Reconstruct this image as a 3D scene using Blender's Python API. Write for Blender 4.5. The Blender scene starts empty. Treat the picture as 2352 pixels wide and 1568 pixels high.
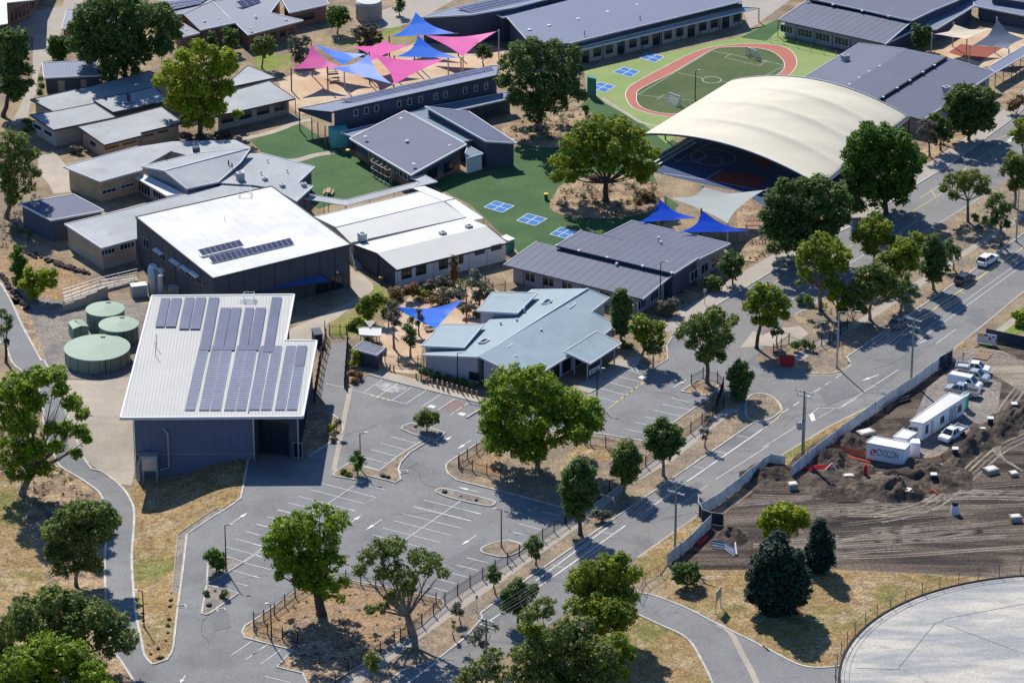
import bpy, bmesh, math, random
import numpy as np
from mathutils import Vector, Matrix
random.seed(7); RNG = np.random.default_rng(7)
R = math.radians
S = bpy.context.scene
COL = S.collection
# ------------------------------------------------------------------ camera
FPX, CX, CY, PITCH, CAMH = 8500.0, 1176.0, 784.0, R(23.5), 233.0
CAM = Vector((0, -CAMH/math.tan(PITCH), CAMH))
cd = bpy.data.cameras.new('camera'); cam = bpy.data.objects.new('camera', cd); COL.objects.link(cam)
cam.location = CAM; cam.rotation_euler = (math.pi/2-PITCH, 0, 0)
cd.sensor_width = 36; cd.lens = 36*FPX/2352; cd.clip_start = 10; cd.clip_end = 9000
S.camera = cam
# ------------------------------------------------------------------ light
SUN_EL, SUN_AZ = R(43), R(20)          # the sun stands behind the school, a little to the left
sd = Vector((-math.sin(SUN_AZ)*math.cos(SUN_EL), math.cos(SUN_AZ)*math.cos(SUN_EL), math.sin(SUN_EL)))
w = bpy.data.worlds.new('World'); S.world = w; w.use_nodes = True
nt = w.node_tree; nt.nodes.clear()
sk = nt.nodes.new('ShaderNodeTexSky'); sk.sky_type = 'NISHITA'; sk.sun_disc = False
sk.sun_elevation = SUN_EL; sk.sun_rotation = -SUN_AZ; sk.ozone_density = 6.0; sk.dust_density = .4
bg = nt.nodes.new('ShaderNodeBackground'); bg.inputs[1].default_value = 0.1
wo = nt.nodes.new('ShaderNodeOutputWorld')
tn = nt.nodes.new('ShaderNodeMix'); tn.data_type = 'RGBA'; tn.blend_type = 'MULTIPLY'; tn.inputs[0].default_value = 1; tn.inputs[7].default_value = (.76, .94, 1.1, 1)   # blue tint added to the sky to make the shadows bluer
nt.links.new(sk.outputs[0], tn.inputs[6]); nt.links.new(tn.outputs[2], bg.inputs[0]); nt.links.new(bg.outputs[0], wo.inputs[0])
ld = bpy.data.lights.new('sun', 'SUN'); ld.energy = 5.0; ld.angle = R(.53); ld.color = (1, .94, .84)
sun = bpy.data.objects.new('sun', ld); COL.objects.link(sun)
sun.rotation_euler = sd.to_track_quat('Z', 'Y').to_euler(); sun.location = (0, 0, 300)
S.view_settings.view_transform = 'Standard'; S.view_settings.look = 'None'
S.view_settings.exposure = 0.46; S.view_settings.gamma = 1
S.render.engine = 'CYCLES'
# ------------------------------------------------------------------ picture point -> place
cp, sp = math.cos(PITCH), math.sin(PITCH)
def ray(x, y):
    a = (x-CX)/FPX; b = (CY-y)/FPX
    return Vector((a, cp+b*sp, -sp+b*cp))
def sst(t):
    t = max(0., min(1., t)); return t*t*(3-2*t)
def hit(x, y, z):
    d = ray(x, y); return CAM + d*((z-CAM.z)/d.z)
YA, YB, YC_, YD_ = hit(300, 940, 0).y, hit(300, 1060, 0).y, hit(300, 1250, 0).y, hit(300, 1480, 0).y
def zg(X, Y):                           # the lawn falls away beside the front hall
    return -2.9*sst((-39.5-X)/13)*sst((YA-Y)/(YA-YB))*sst((Y-YD_)/(YC_-YD_))
def G(x, y, z=None):
    if z is not None: return hit(x, y, z)
    p = hit(x, y, 0)
    for i in range(6): p = hit(x, y, zg(p.x, p.y))
    return p
def atY(x, y, Y):
    d = ray(x, y); return CAM + d*((Y-CAM.y)/d.y)
def pxm(y):                             # picture units per metre near ground row y
    return FPX*math.sin(PITCH+math.atan((y-CY)/FPX))/CAMH
OX = {'1': 0, '2': 583.1, '3': 1166.1, '4': 1751.8}; OY = {'A': 0, 'B': 385.9, 'C': 771.7, 'D': 1167.9}
def q(code, *v):                        # detail-view coordinates -> picture coordinates
    ox, oy = OX[code[1]], OY[code[0]]
    return [(ox+v[i]*.2554, oy+v[i+1]*.2554) for i in range(0, len(v), 2)]
# ------------------------------------------------------------------ materials
def mat(name, col, rough=.8, var=.12, scale=.6, col2=None, s2=None, metal=0, spec=.12, rib=0, ribdark=.25, bump=0, uv=False, fine=0, trans=0, alpha=1, streak=None, thr=(.42, .58), col3=None, s3=.05, thr3=(.5, .6)):
    m = bpy.data.materials.new(name); m.use_nodes = True; n = m.node_tree; L = n.links
    b = n.nodes['Principled BSDF']; N = n.nodes.new
    b.inputs['Roughness'].default_value = rough; b.inputs['Metallic'].default_value = metal
    b.inputs['Specular IOR Level'].default_value = spec
    g = N('ShaderNodeNewGeometry')
    vec = g.outputs['Position']
    if streak:
        mp = N('ShaderNodeMapping'); mp.inputs['Rotation'].default_value = (0, 0, streak[2]); mp.inputs['Scale'].default_value = (streak[0], streak[1], 1)
        L.new(vec, mp.inputs[0]); vec = mp.outputs[0]
    def noise(sc, det=5, ro=.6, v=None):
        t = N('ShaderNodeTexNoise'); t.inputs['Scale'].default_value = sc; t.inputs['Detail'].default_value = det; t.inputs['Roughness'].default_value = ro
        L.new(v or vec, t.inputs['Vector']); return t.outputs['Fac']
    def rng(f, a, b_, c=0., d=1.):
        r = N('ShaderNodeMapRange'); r.inputs[1].default_value = a; r.inputs[2].default_value = b_; r.inputs[3].default_value = c; r.inputs[4].default_value = d
        L.new(f, r.inputs[0]); return r.outputs[0]
    def mix(f, a, b_, typ='MIX'):
        x = N('ShaderNodeMix'); x.data_type = 'RGBA'; x.blend_type = typ
        if isinstance(f, (int, float)): x.inputs[0].default_value = f
        else: L.new(f, x.inputs[0])
        for k, c in ((6, a), (7, b_)):
            if isinstance(c, (tuple, list)): x.inputs[k].default_value = (*c, 1)
            else: L.new(c, x.inputs[k])
        return x.outputs[2]
    c = tuple(col)
    if col2: c = mix(rng(noise(s2 or scale), *thr), c, tuple(col2))
    if col3: c = mix(rng(noise(s3, 6, .65, g.outputs['Position']), *thr3), c, tuple(col3))
    if var:
        c = mix(1., c, mix(rng(noise(scale, 6, .7), .3, .7), (1-var,)*3, (1+var,)*3), 'MULTIPLY')
    if fine:
        c = mix(1., c, mix(rng(noise(2.4, 4, .75, g.outputs['Position']), .35, .65), (1-fine,)*3, (1+fine,)*3), 'MULTIPLY')
    if rib:
        u = N('ShaderNodeUVMap'); s = N('ShaderNodeSeparateXYZ'); L.new(u.outputs[0], s.inputs[0])
        d = N('ShaderNodeMath'); d.operation = 'MULTIPLY'; d.inputs[1].default_value = 1/rib; L.new(s.outputs[0], d.inputs[0])
        f = N('ShaderNodeMath'); f.operation = 'FRACT'; L.new(d.outputs[0], f.inputs[0])
        r = rng(f.outputs[0], 0, .16, 1, 0)
        cc = mix(1., c, (1-ribdark,)*3, 'MULTIPLY'); c = mix(r, c, cc)
        bp = N('ShaderNodeBump'); bp.inputs['Strength'].default_value = .5; bp.inputs['Distance'].default_value = .04
        L.new(r, bp.inputs['Height']); L.new(bp.outputs[0], b.inputs['Normal'])
    elif bump:
        bp = N('ShaderNodeBump'); bp.inputs['Strength'].default_value = .8; bp.inputs['Distance'].default_value = bump
        L.new(noise(2.2, 8, .75), bp.inputs['Height']); L.new(bp.outputs[0], b.inputs['Normal'])
    if isinstance(c, tuple): b.inputs['Base Color'].default_value = (*c, 1)
    else: L.new(c, b.inputs['Base Color'])
    if alpha < 1: b.inputs['Alpha'].default_value = alpha
    if trans:
        t = N('ShaderNodeBsdfTranslucent'); ms = N('ShaderNodeMixShader'); ms.inputs[0].default_value = trans
        if isinstance(c, tuple): t.inputs[0].default_value = (*c, 1)
        else: L.new(c, t.inputs[0])
        o = n.nodes['Material Output']
        L.new(b.outputs[0], ms.inputs[1]); L.new(t.outputs[0], ms.inputs[2]); L.new(ms.outputs[0], o.inputs[0])
    return m
M = {}
def d(k, *a, **kw): M[k] = mat(k, *a, **kw)
d('soil', (.20, .15, .11), .95, .35, .25, (.27, .21, .13), .06, fine=.3, bump=.15)
d('asphalt', (.19, .19, .193), .9, .12, .12, (.15, .15, .155), .55, fine=.13, thr=(.57, .72), col3=(.155, .155, .16), s3=.07, thr3=(.5, .62))
d('road', (.19, .187, .184), .9, .12, .1, (.15, .15, .15), .35, fine=.13, thr=(.56, .7), col3=(.15, .15, .155), s3=.07, thr3=(.54, .62), streak=(.35, 1, R(38)))
d('concrete', (.42, .38, .33), .85, .1, .3, (.36, .33, .29), .1, fine=.05)
d('path', (.32, .285, .25), .85, .1, .3, fine=.08)
d('kerb', (.42, .40, .37), .85, .3, .5)
d('paint', (.62, .62, .6), .7, .25, 2.5)
d('paint_yellow', (.60, .47, .17), .7, .25, 2.5)
d('paint_red', (.38, .12, .07), .7, .25, 2.5)
d('paint_blue', (.008, .12, .36), .6, .05, 1)
d('dry_grass', (.33, .245, .12), .95, .3, .5, (.20, .20, .065), .05, fine=.35, bump=.12, thr=(.5, .68))
d('green_grass', (.20, .27, .05), .95, .25, .5, (.30, .25, .11), .12, fine=.25, bump=.08)
d('verge', (.26, .20, .135), .95, .3, .6, (.185, .15, .115), .18, fine=.3, bump=.08)
d('mulch', (.20, .14, .10), .95, .35, .9, (.33, .24, .15), .3, fine=.5, bump=.12)
d('orange_soil', (.29, .185, .10), .95, .3, .5, (.25, .18, .12), .2, fine=.5, bump=.15, col3=(.34, .19, .075), s3=.12, thr3=(.55, .7))
d('site_dirt', (.20, .165, .135), .95, .3, .35, (.11, .092, .08), .1, fine=.25, bump=.25, streak=(.35, 1.3, R(-8)), col3=(.33, .28, .22), s3=.03)
d('pale_dirt', (.36, .30, .24), .95, .25, .3, (.24, .20, .165), .14, fine=.2, bump=.15, streak=(.4, 1.2, R(-15)))
d('dark_earth', (.055, .044, .038), .95, .5, .8, (.115, .088, .068), .25, fine=.4, bump=.3)
d('gravel', (.17, .155, .145), .95, .2, .6, (.23, .2, .17), .2, fine=.35, bump=.08)
d('turf', (.060, .115, .055), .9, .12, .15, (.080, .14, .062), .06, fine=.12)
d('field', (.085, .125, .055), .9, .1, .12, (.10, .14, .06), .05, fine=.1)
d('track_dark', (.15, .125, .105), .95, .3, .6, fine=.3)
d('stain', (.36, .36, .35), .9, .35, 1.2, (.21, .21, .21), .8)
d('asphalt_patch', (.16, .16, .165), .9, .1, .3, fine=.12)
d('asphalt_dark', (.08, .08, .085), .9, .1, .3)
d('lime', (.25, .40, .10), .85, .08, .15, fine=.06)
d('track', (.42, .15, .10), .85, .08, .2, fine=.08)
d('court', (.022, .05, .13), .6, .08, .3)
d('court_red', (.22, .05, .035), .7, .08, .3)
d('paving', (.42, .29, .19), .9, .15, .3, (.48, .37, .26), .1, fine=.1)
d('white_roof', (.86, .86, .85), .45, .015, .2, (.82, .82, .81), .06)
d('cream_roof', (.66, .655, .62), .5, .06, .2, rib=.35, ribdark=.10)
d('hall_roof', (.60, .60, .58), .45, .05, .2, rib=.42, ribdark=.16)
d('grey_roof', (.40, .42, .44), .5, .09, .15, (.36, .385, .41), .05, rib=.6, ribdark=.1)
d('pale_blue_roof', (.40, .48, .52), .45, .05, .2, rib=.38, ribdark=.12)
d('slate_roof', (.165, .18, .23), .5, .06, .2, rib=1.5, ribdark=.28)
d('slate_plain', (.155, .165, .235), .5, .06, .15, rib=.5, ribdark=.06)
d('mid_roof', (.24, .265, .325), .5, .06, .12, rib=.6, ribdark=.05)
d('blue_roof', (.05, .12, .30), .5, .05, .2, rib=.5, ribdark=.08)
d('far_roof', (.25, .265, .30), .6, .08, .1)
d('skylight', (.18, .24, .30), .3, .1, 1, rib=.7, ribdark=.5)
d('slate_wall', (.075, .085, .115), .7, .12, .4)
d('hall_wall', (.09, .088, .10), .7, .10, .4, rib=0)
d('hall_front', (.13, .155, .23), .7, .06, .3)
d('tan_wall', (.43, .33, .22), .85, .12, .5, (.38, .27, .19), .3)
d('brick_wall', (.27, .15, .105), .85, .2, .8)
d('beige_wall', (.36, .32, .27), .85, .12, .5)
d('cream_wall', (.62, .60, .57), .8, .06, .4)
d('grey_wall', (.30, .31, .33), .8, .06, .4)
d('light_wall', (.40, .41, .46), .8, .06, .4)
d('green_wall', (.05, .21, .17), .6, .08, .5)
d('teal', (.12, .42, .38), .5, .06, .5)
d('trim', (.62, .63, .64), .5, .03, 1)
d('dark_trim', (.05, .055, .07), .6, .05, 1)
d('glass', (.015, .02, .03), .12, 0, 1, spec=.6)
d('panel', (.030, .034, .085), .28, .25, .35, spec=.65)
d('steel', (.45, .46, .47), .4, .08, 1, metal=.6)
d('duct', (.42, .47, .52), .35, .1, 1, metal=.5)
d('white_metal', (.72, .73, .74), .5, .04, 1)
d('black_metal', (.012, .013, .016), .6, 0, 1)
d('fence_rail', (.03, .03, .035), .6, 0, 1)
d('galv', (.36, .38, .39), .5, .05, 1, metal=.3)
d('timber', (.21, .19, .15), .85, .15, 1.2)
d('green_pole', (.22, .25, .20), .8, .12, 1.5)
d('screen', (.52, .56, .60), .75, .25, .5, fine=.15, alpha=.82)
d('screen_dark', (.03, .045, .065), .75, .15, .6)
d('tank', (.27, .33, .26), .45, .04, .5)
d('tank_dark', (.20, .25, .20), .5, .05, .5)
d('cream_fabric', (.78, .73, .61), .6, .05, .08, (.72, .67, .55), .04, trans=.08)
d('sail_blue', (.025, .17, .68), .55, .05, .4, trans=.12)
d('sail_royal', (.015, .085, .58), .55, .05, .4, trans=.1)
d('sail_pink', (.74, .13, .34), .55, .05, .4, trans=.12)
d('sail_grey', (.42, .44, .42), .6, .04, .4, trans=.1)
d('sail_slate', (.20, .23, .28), .6, .04, .4, trans=.1)
d('sail_cream', (.72, .64, .48), .6, .04, .4, trans=.1)
d('red_post', (.40, .03, .025), .5, .05, 1)
d('orange_post', (.62, .26, .03), .5, .05, 1)
d('yellow', (.68, .45, .04), .5, .05, 1)
d('green_post', (.03, .12, .08), .5, .05, 1)
d('mesh_orange', (.68, .13, .06), .7, .15, 2, alpha=.75)
d('red', (.45, .03, .04), .6, .15, 2)
d('pipe_blue', (.04, .13, .30), .5, .3, 3)
d('pipe_white', (.36, .38, .40), .5, .1, 2)
d('pipe_black', (.03, .03, .035), .5, .1, 2)
d('wood', (.36, .25, .16), .8, .15, 2)
d('rock', (.06, .052, .05), .95, .3, 1.5, bump=.1)
d('bark', (.16, .12, .095), .9, .3, 1.5, (.28, .23, .18), .8)
d('bark_dark', (.09, .065, .055), .9, .3, 1.5)
d('bark_pale', (.34, .29, .23), .9, .3, 1.2, (.18, .14, .11), 1)
d('reservoir', (.50, .51, .51), .8, .06, .5, (.66, .62, .54), .12, fine=.06, streak=(.35, 1.3, R(33)), thr=(.46, .62))
d('tyre', (.02, .02, .02), .8, 0, 1)
d('car_white', (.78, .79, .80), .25, 0, 1, spec=.6)
d('car_silver', (.42, .44, .47), .25, 0, 1, spec=.6, metal=.4)
d('car_dark', (.025, .032, .045), .2, 0, 1, spec=.7)
d('car_grey', (.20, .22, .25), .25, 0, 1, spec=.6, metal=.3)
d('lamp_red', (.35, .015, .015), .3, 0, 1)
d('lamp_white', (.75, .78, .8), .2, 0, 1)
d('logo_text', (.10, .12, .20), .6, 0, 1)
d('wire', (.10, .10, .11), .5, 0, 1)
d('site_dirt', (.125, .096, .076), .95, .5, .35, (.045, .036, .032), .2, fine=.45, bump=.35, streak=(.14, 1.2, R(-6)), thr=(.44, .56), col3=(.21, .165, .125), s3=.03, thr3=(.54, .64))
d('pale_dirt', (.30, .245, .19), .95, .3, .3, (.20, .165, .135), .2, fine=.25, bump=.2, streak=(.14, 1.5, R(-14)))
d('dry_grass', (.25, .17, .08), .95, .4, .6, (.15, .15, .045), .09, fine=.45, bump=.18, thr=(.5, .66), col3=(.30, .23, .14), s3=.2, thr3=(.5, .62))
d('green_grass', (.15, .20, .035), .95, .25, .5, (.24, .20, .09), .12, fine=.25, bump=.08)
d('concrete', (.37, .32, .255), .85, .12, .3, (.32, .28, .235), .08, fine=.06)
d('turf', (.045, .095, .038), .9, .12, .15, (.062, .115, .045), .09, fine=.18)
d('field', (.058, .090, .034), .9, .12, .12, (.078, .105, .042), .08, fine=.16)
d('lime', (.19, .26, .085), .85, .08, .15, (.215, .27, .10), .08, fine=.06)
d('track', (.36, .13, .10), .85, .08, .2, fine=.08)
d('white_roof', (.63, .63, .62), .6, .04, .2, (.52, .52, .51), .12, rib=1.9, ribdark=.07)
d('container_white', (.80, .80, .82), .5, .04, 1)
d('cream_roof', (.52, .52, .49), .6, .06, .2, rib=.35, ribdark=.12)
d('hall_roof', (.395, .395, .375), .6, .06, .2, rib=.5, ribdark=.26)
d('grey_roof', (.325, .34, .355), .6, .10, .15, (.27, .29, .31), .07, rib=.76, ribdark=.22, col3=(.24, .245, .25), s3=.16, thr3=(.56, .7))
d('pale_blue_roof', (.245, .31, .345), .6, .06, .2, rib=.45, ribdark=.26, col3=(.20, .26, .29), s3=.12, thr3=(.54, .7))
d('slate_roof', (.105, .115, .16), .6, .08, .2, rib=1.5, ribdark=.32)
d('slate_plain', (.095, .107, .165), .6, .07, .15, rib=.5, ribdark=.1)
d('mid_roof', (.15, .175, .25), .6, .06, .12, rib=.6, ribdark=.07)
d('far_roof', (.19, .205, .25), .6, .08, .1)
d('panel', (.055, .062, .125), .35, .3, .25, spec=.3)
d('cream_fabric', (.57, .53, .42), .6, .08, .15, (.52, .48, .38), .07, streak=(.25, 1.2, R(40)), trans=.05)
d('sail_blue', (.012, .14, .66), .42, .12, .4, trans=.12, spec=.05)
d('sail_royal', (.006, .065, .52), .42, .12, .4, trans=.12, spec=.05)
d('sail_pink', (.56, .085, .30), .42, .12, .4, trans=.12, spec=.05)
d('sail_grey', (.30, .33, .32), .6, .04, .4, trans=.1)
d('sail_slate', (.15, .18, .23), .6, .04, .4, trans=.1)
d('sail_cream', (.52, .45, .34), .6, .04, .4, trans=.1)
d('tank', (.26, .335, .26), .6, .04, .5)
d('reservoir', (.27, .275, .28), .85, .1, .8, (.44, .41, .36), .16, fine=.14, streak=(.35, 1.5, R(36)), thr=(.42, .58), col3=(.22, .22, .22), s3=.25, thr3=(.6, .72))
d('white_metal', (.58, .59, .60), .5, .04, 1)
d('wire', (.20, .20, .22), .5, 0, 1)
d('bark_pale', (.25, .21, .165), .9, .3, 1.2, (.13, .10, .08), 1)
LV = dict(gum=((.22, .26, .012), (.11, .155, .014)), olive=((.165, .20, .034), (.085, .125, .028)), dark=((.105, .16, .03), (.06, .105, .026)),
          bright=((.22, .30, .010), (.10, .165, .012)), conifer=((.028, .062, .04), (.015, .04, .026)), yellow=((.30, .33, .012), (.15, .20, .012)),
          grey=((.17, .175, .12), (.09, .10, .06)), rust=((.25, .12, .05), (.11, .09, .03)), brown=((.14, .105, .085), (.07, .07, .035)), lush=((.10, .19, .016), (.05, .11, .014)))
for k, (a, b_) in LV.items(): d('leaf_'+k, tuple(v*1.18 for v in a), .6, .3, 1.4, tuple(v*1.3 for v in b_), .55, spec=.3, trans=.36, fine=.35)

# ------------------------------------------------------------------ mesh builder
def V(*a): return Vector(a)
class MB:
    def __init__(s): s.v = []; s.f = []; s.uv = {}
    def face(s, pts, uv=None):
        i = len(s.v); s.v += [tuple(p) for p in pts]; s.f.append(tuple(range(i, i+len(pts))))
        if uv: s.uv[len(s.f)-1] = uv
        return s
    def prism(s, bot, top, uv=None, caps=True):
        n = len(bot); i = len(s.v); s.v += [tuple(p) for p in bot]+[tuple(p) for p in top]
        for k in range(n): s.f.append((i+k, i+(k+1) % n, i+n+(k+1) % n, i+n+k))
        if caps:
            s.f.append(tuple(range(i+n-1, i-1, -1))); s.f.append(tuple(range(i+n, i+2*n)))
            if uv: s.uv[len(s.f)-1] = uv
        return s
    def box(s, c, sx, sy, sz, rz=0):
        ca, sa = math.cos(rz), math.sin(rz); P = []
        for z in (0, sz):
            for x, y in ((-.5, -.5), (.5, -.5), (.5, .5), (-.5, .5)):
                X, Y = x*sx, y*sy; P.append((c[0]+X*ca-Y*sa, c[1]+X*sa+Y*ca, c[2]+z))
        return s.prism(P[:4], P[4:])
    def beam(s, a, b, w=.1, h=None):
        a, b = Vector(a), Vector(b); h = h or w; t = (b-a)
        if t.length < 1e-6: return s
        t.normalize(); u = t.cross(V(0, 0, 1))
        if u.length < 1e-3: u = V(1, 0, 0)
        u.normalize(); n = u.cross(t)
        o = [(-w/2, -h/2), (w/2, -h/2), (w/2, h/2), (-w/2, h/2)]
        return s.prism([a+u*x+n*y for x, y in o], [b+u*x+n*y for x, y in o])
    def tube(s, pts, rs, n=7, caps=True):
        pts = [Vector(p) for p in pts]; rings = []
        if isinstance(rs, (int, float)): rs = [rs]*len(pts)
        base = len(s.v)
        for k, p in enumerate(pts):
            t = (pts[min(k+1, len(pts)-1)]-pts[max(k-1, 0)]).normalized(); u = t.cross(V(.3, .9, .2)).normalized(); w_ = t.cross(u)
            for j in range(n):
                a = 2*math.pi*j/n; s.v.append(tuple(p+(u*math.cos(a)+w_*math.sin(a))*rs[k]))
        for k in range(len(pts)-1):
            for j in range(n):
                a = base+k*n+j; b = base+k*n+(j+1) % n; s.f.append((a, b, b+n, a+n))
        if caps:
            s.f.append(tuple(base+j for j in range(n))); s.f.append(tuple(base+(len(pts)-1)*n+j for j in range(n)))
        return s
    def build(s, name, m, parent=None, smooth=False):
        me = bpy.data.meshes.new(name)
        off = parent_loc(parent) if parent else V(0, 0, 0)
        me.from_pydata([(x-off.x, y-off.y, z-off.z) for x, y, z in s.v], [], s.f)
        if s.uv:
            ul = me.uv_layers.new(name='UVMap')
            for fi, uvs in s.uv.items():
                p = me.polygons[fi]
                for k, li in enumerate(p.loop_indices): ul.data[li].uv = uvs[k]
        bm = bmesh.new(); bm.from_mesh(me); bmesh.ops.recalc_face_normals(bm, faces=bm.faces); bm.to_mesh(me); bm.free()
        if isinstance(m, str): m = M[m]
        me.materials.append(m)
        if smooth:
            for p in me.polygons: p.use_smooth = True
        o = bpy.data.objects.new(name, me); COL.objects.link(o)
        if parent: o.parent = parent
        return o
def parent_loc(o):
    v = V(0, 0, 0)
    while o: v = v+o.location; o = o.parent
    return v
def tag(o, label=None, cat=None, group=None, kind=None):
    if label: o['label'] = label
    if cat: o['category'] = cat
    if group: o['group'] = group
    if kind: o['kind'] = kind
    return o
def thing(name, label, cat, loc, group=None, rz=0):
    o = bpy.data.objects.new(name, None); COL.objects.link(o); o.location = loc; o.rotation_euler = (0, 0, rz); o.empty_display_size = .5
    return tag(o, label, cat, group)
def dup(root, loc, rz, label=None):
    r = root.copy(); COL.objects.link(r); r.location = loc; r.rotation_euler = (0, 0, rz)
    if label: r['label'] = label
    for ch in root.children:
        c = ch.copy(); COL.objects.link(c); c.parent = r
        for g in ch.children:
            e = g.copy(); COL.objects.link(e); e.parent = c
    return r
# ------------------------------------------------------------------ ground sheets
def sheet(name, pts, m, z=.02, parent=None, kind='structure'):
    P = [G(*p) for p in pts]
    if parent is not None: kind = None
    bm = bmesh.new()
    f = bm.faces.new([bm.verts.new((p.x, p.y, 0)) for p in P])
    xs = [p.x for p in P]; ys = [p.y for p in P]
    if min(xs) < -38 and min(ys) < YA and max(ys) > YD_:
        bmesh.ops.triangulate(bm, faces=bm.faces[:])
        for ax, lo, hi, st in ((0, -57, -36, 1.5), (1, math.floor((YD_-2)/2)*2, YA+2, 2.)):
            t = lo
            while t < hi:
                if not (min(xs if ax == 0 else ys) < t < max(xs if ax == 0 else ys)): t += st; continue
                co = (t, 0, 0) if ax == 0 else (0, t, 0); no = (1, 0, 0) if ax == 0 else (0, 1, 0)
                bmesh.ops.bisect_plane(bm, geom=bm.verts[:]+bm.edges[:]+bm.faces[:], plane_co=co, plane_no=no); t += st
        bmesh.ops.triangulate(bm, faces=[f for f in bm.faces if len(f.verts) > 4])
    for v in bm.verts: v.co.z = zg(v.co.x, v.co.y)+z
    bmesh.ops.recalc_face_normals(bm, faces=bm.faces[:])
    for f in bm.faces:
        if f.normal.z < 0: f.normal_flip()
    me = bpy.data.meshes.new(name); bm.to_mesh(me); bm.free(); me.materials.append(M[m])
    o = bpy.data.objects.new(name, me); COL.objects.link(o)
    if parent is not None: o.parent = parent
    if kind: o['kind'] = kind
    return o
def ribbon_pts(P, w):                   # world polyline -> left and right offsets
    Lf, Rt = [], []
    for i, p in enumerate(P):
        t = (P[min(i+1, len(P)-1)]-P[max(i-1, 0)]); t.z = 0; t.normalize(); n = V(-t.y, t.x, 0)
        Lf.append(p+n*w/2); Rt.append(p-n*w/2)
    return Lf, Rt
def dens(P, step=2.5):
    out = [P[0]]
    for a, b in zip(P, P[1:]):
        n = max(1, int((b-a).length/step))
        for k in range(1, n+1):
            c = a.lerp(b, k/n); c.z = zg(c.x, c.y); out.append(c)
    return out
def strip(name, px, w_, m, z=.05, h=0, parent=None, kind='structure', world=None):
    P = dens([G(*p) for p in px] if world is None else world)
    A, B = ribbon_pts(P, w_); mb = MB()
    if parent is not None: kind = None
    for i in range(len(P)-1):
        if h:
            mb.prism([A[i]+V(0, 0, -.05), B[i]+V(0, 0, -.05), B[i+1]+V(0, 0, -.05), A[i+1]+V(0, 0, -.05)], [A[i]+V(0, 0, h), B[i]+V(0, 0, h), B[i+1]+V(0, 0, h), A[i+1]+V(0, 0, h)])
        else:
            mb.face([A[i]+V(0, 0, z), B[i]+V(0, 0, z), B[i+1]+V(0, 0, z), A[i+1]+V(0, 0, z)])
    o = mb.build(name, m, parent)
    if kind: o['kind'] = kind
    return o
def smooth_px(pts, n=4, closed=False):  # Catmull-Rom
    out = []; N_ = len(pts)
    rngk = range(N_) if closed else range(N_-1)
    for i in rngk:
        p0, p1, p2, p3 = [pts[(i+k) % N_] if closed else pts[max(0, min(N_-1, i+k))] for k in (-1, 0, 1, 2)]
        for j in range(n):
            t = j/n; out.append(tuple(.5*((2*p1[k])+(-p0[k]+p2[k])*t+(2*p0[k]-5*p1[k]+4*p2[k]-p3[k])*t*t+(-p0[k]+3*p1[k]-3*p2[k]+p3[k])*t**3) for k in (0, 1)))
    if not closed: out.append(pts[-1])
    return out
def island(pts, m, z=.1, n=3, sm=False, kerbw=.25):
    if sm: pts = smooth_px(pts, n, True)
    sheet('garden_bed', pts, m, z)
    strip('kerb', list(pts)+[pts[0]], kerbw, 'kerb', h=.15)
# ================================================================== GROUND
def big_ground():
    xs = [-3000, -600, -150]+list(np.arange(-57, -36, 1.5))+[0, 150, 600, 3000]
    ys = [-500, -250, -120]+list(np.arange(math.floor((YD_-2)/2)*2, YA+4, 2.))+[40, 150, 500, 1200, 4500]
    ys = sorted(set(ys))
    v = [(x, y, zg(x, y)) for y in ys for x in xs]; nx = len(xs)
    f = [(j*nx+i, j*nx+i+1, (j+1)*nx+i+1, (j+1)*nx+i) for j in range(len(ys)-1) for i in range(nx-1)]
    me = bpy.data.meshes.new('ground'); me.from_pydata(v, [], f); me.materials.append(M['soil'])
    o = bpy.data.objects.new('ground', me); COL.objects.link(o); o['kind'] = 'structure'
big_ground()
# --- car park
PARK = q('C2', 1020, 350, 2040, 605)+[(1200, 960), (1340, 915)]+q('C3', 735, 515, 1075, 300, 1180, 250, 1440, 190, 1430, 90)+[(1545, 765), (1590, 735), (1700, 790), (1760, 850), (1780, 900), (1730, 900), (1632, 912), (1662, 938), (1483, 1071), (1299, 1203), (1166, 1296), (1080, 1348), (1022, 1388), (969, 1436), (874, 1500), (762, 1568), (740, 1620), (300, 1620), (300, 1560)]+q('D1', 1215, 1568, 1370, 1400, 1510, 1360, 1560, 1240, 1600, 880, 1650, 500, 1680, 240, 2050, 0)+q('C1', 2180, 1440, 2200, 1340, 2230, 1080)+[(600, 1050), (700, 1050)]+q('C2', 480, 1085, 740, 930, 800, 850, 760, 750, 690, 700, 640, 620)+[(730, 900), (745, 830)]+q('C2', 700, 60, 840, 60, 820, 470, 860, 470)
car_park = sheet('car_park', PARK, 'asphalt', .02)
LK = smooth_px(q('B1', 0, 1030, 100, 1200, 200, 1420, 280, 1568)+q('C1', 370, 220, 440, 300)+q('C1', 760, 1110, 900, 1210, 1030, 1300, 1130, 1400, 1185, 1500, 1205, 1568)+q('D1', 1205, 150, 1185, 430, 1195, 650, 1215, 900)+[(318, 1440), (326, 1475)]+q('D1', 1300, 1320, 1370, 1400), 3)
LL = smooth_px([(-40, 760), (5, 790)]+q('C1', 50, 80, 110, 240, 220, 340)+[(95, 905), (100, 960), (104, 1000), (122, 1040)]+q('C1', 540, 1170, 720, 1280, 850, 1370, 900, 1420)+[(240, 1160), (246, 1220)]+q('D1', 945, 400, 945, 600, 955, 870)+[(250, 1430), (258, 1490)]+q('D1', 1080, 1360, 1215, 1568), 3)
sheet('access_road', LK+LL[::-1], 'asphalt', .03)
strip('kerb', LK, .35, 'kerb', h=.12); strip('kerb', LL, .35, 'kerb', h=.12)
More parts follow.
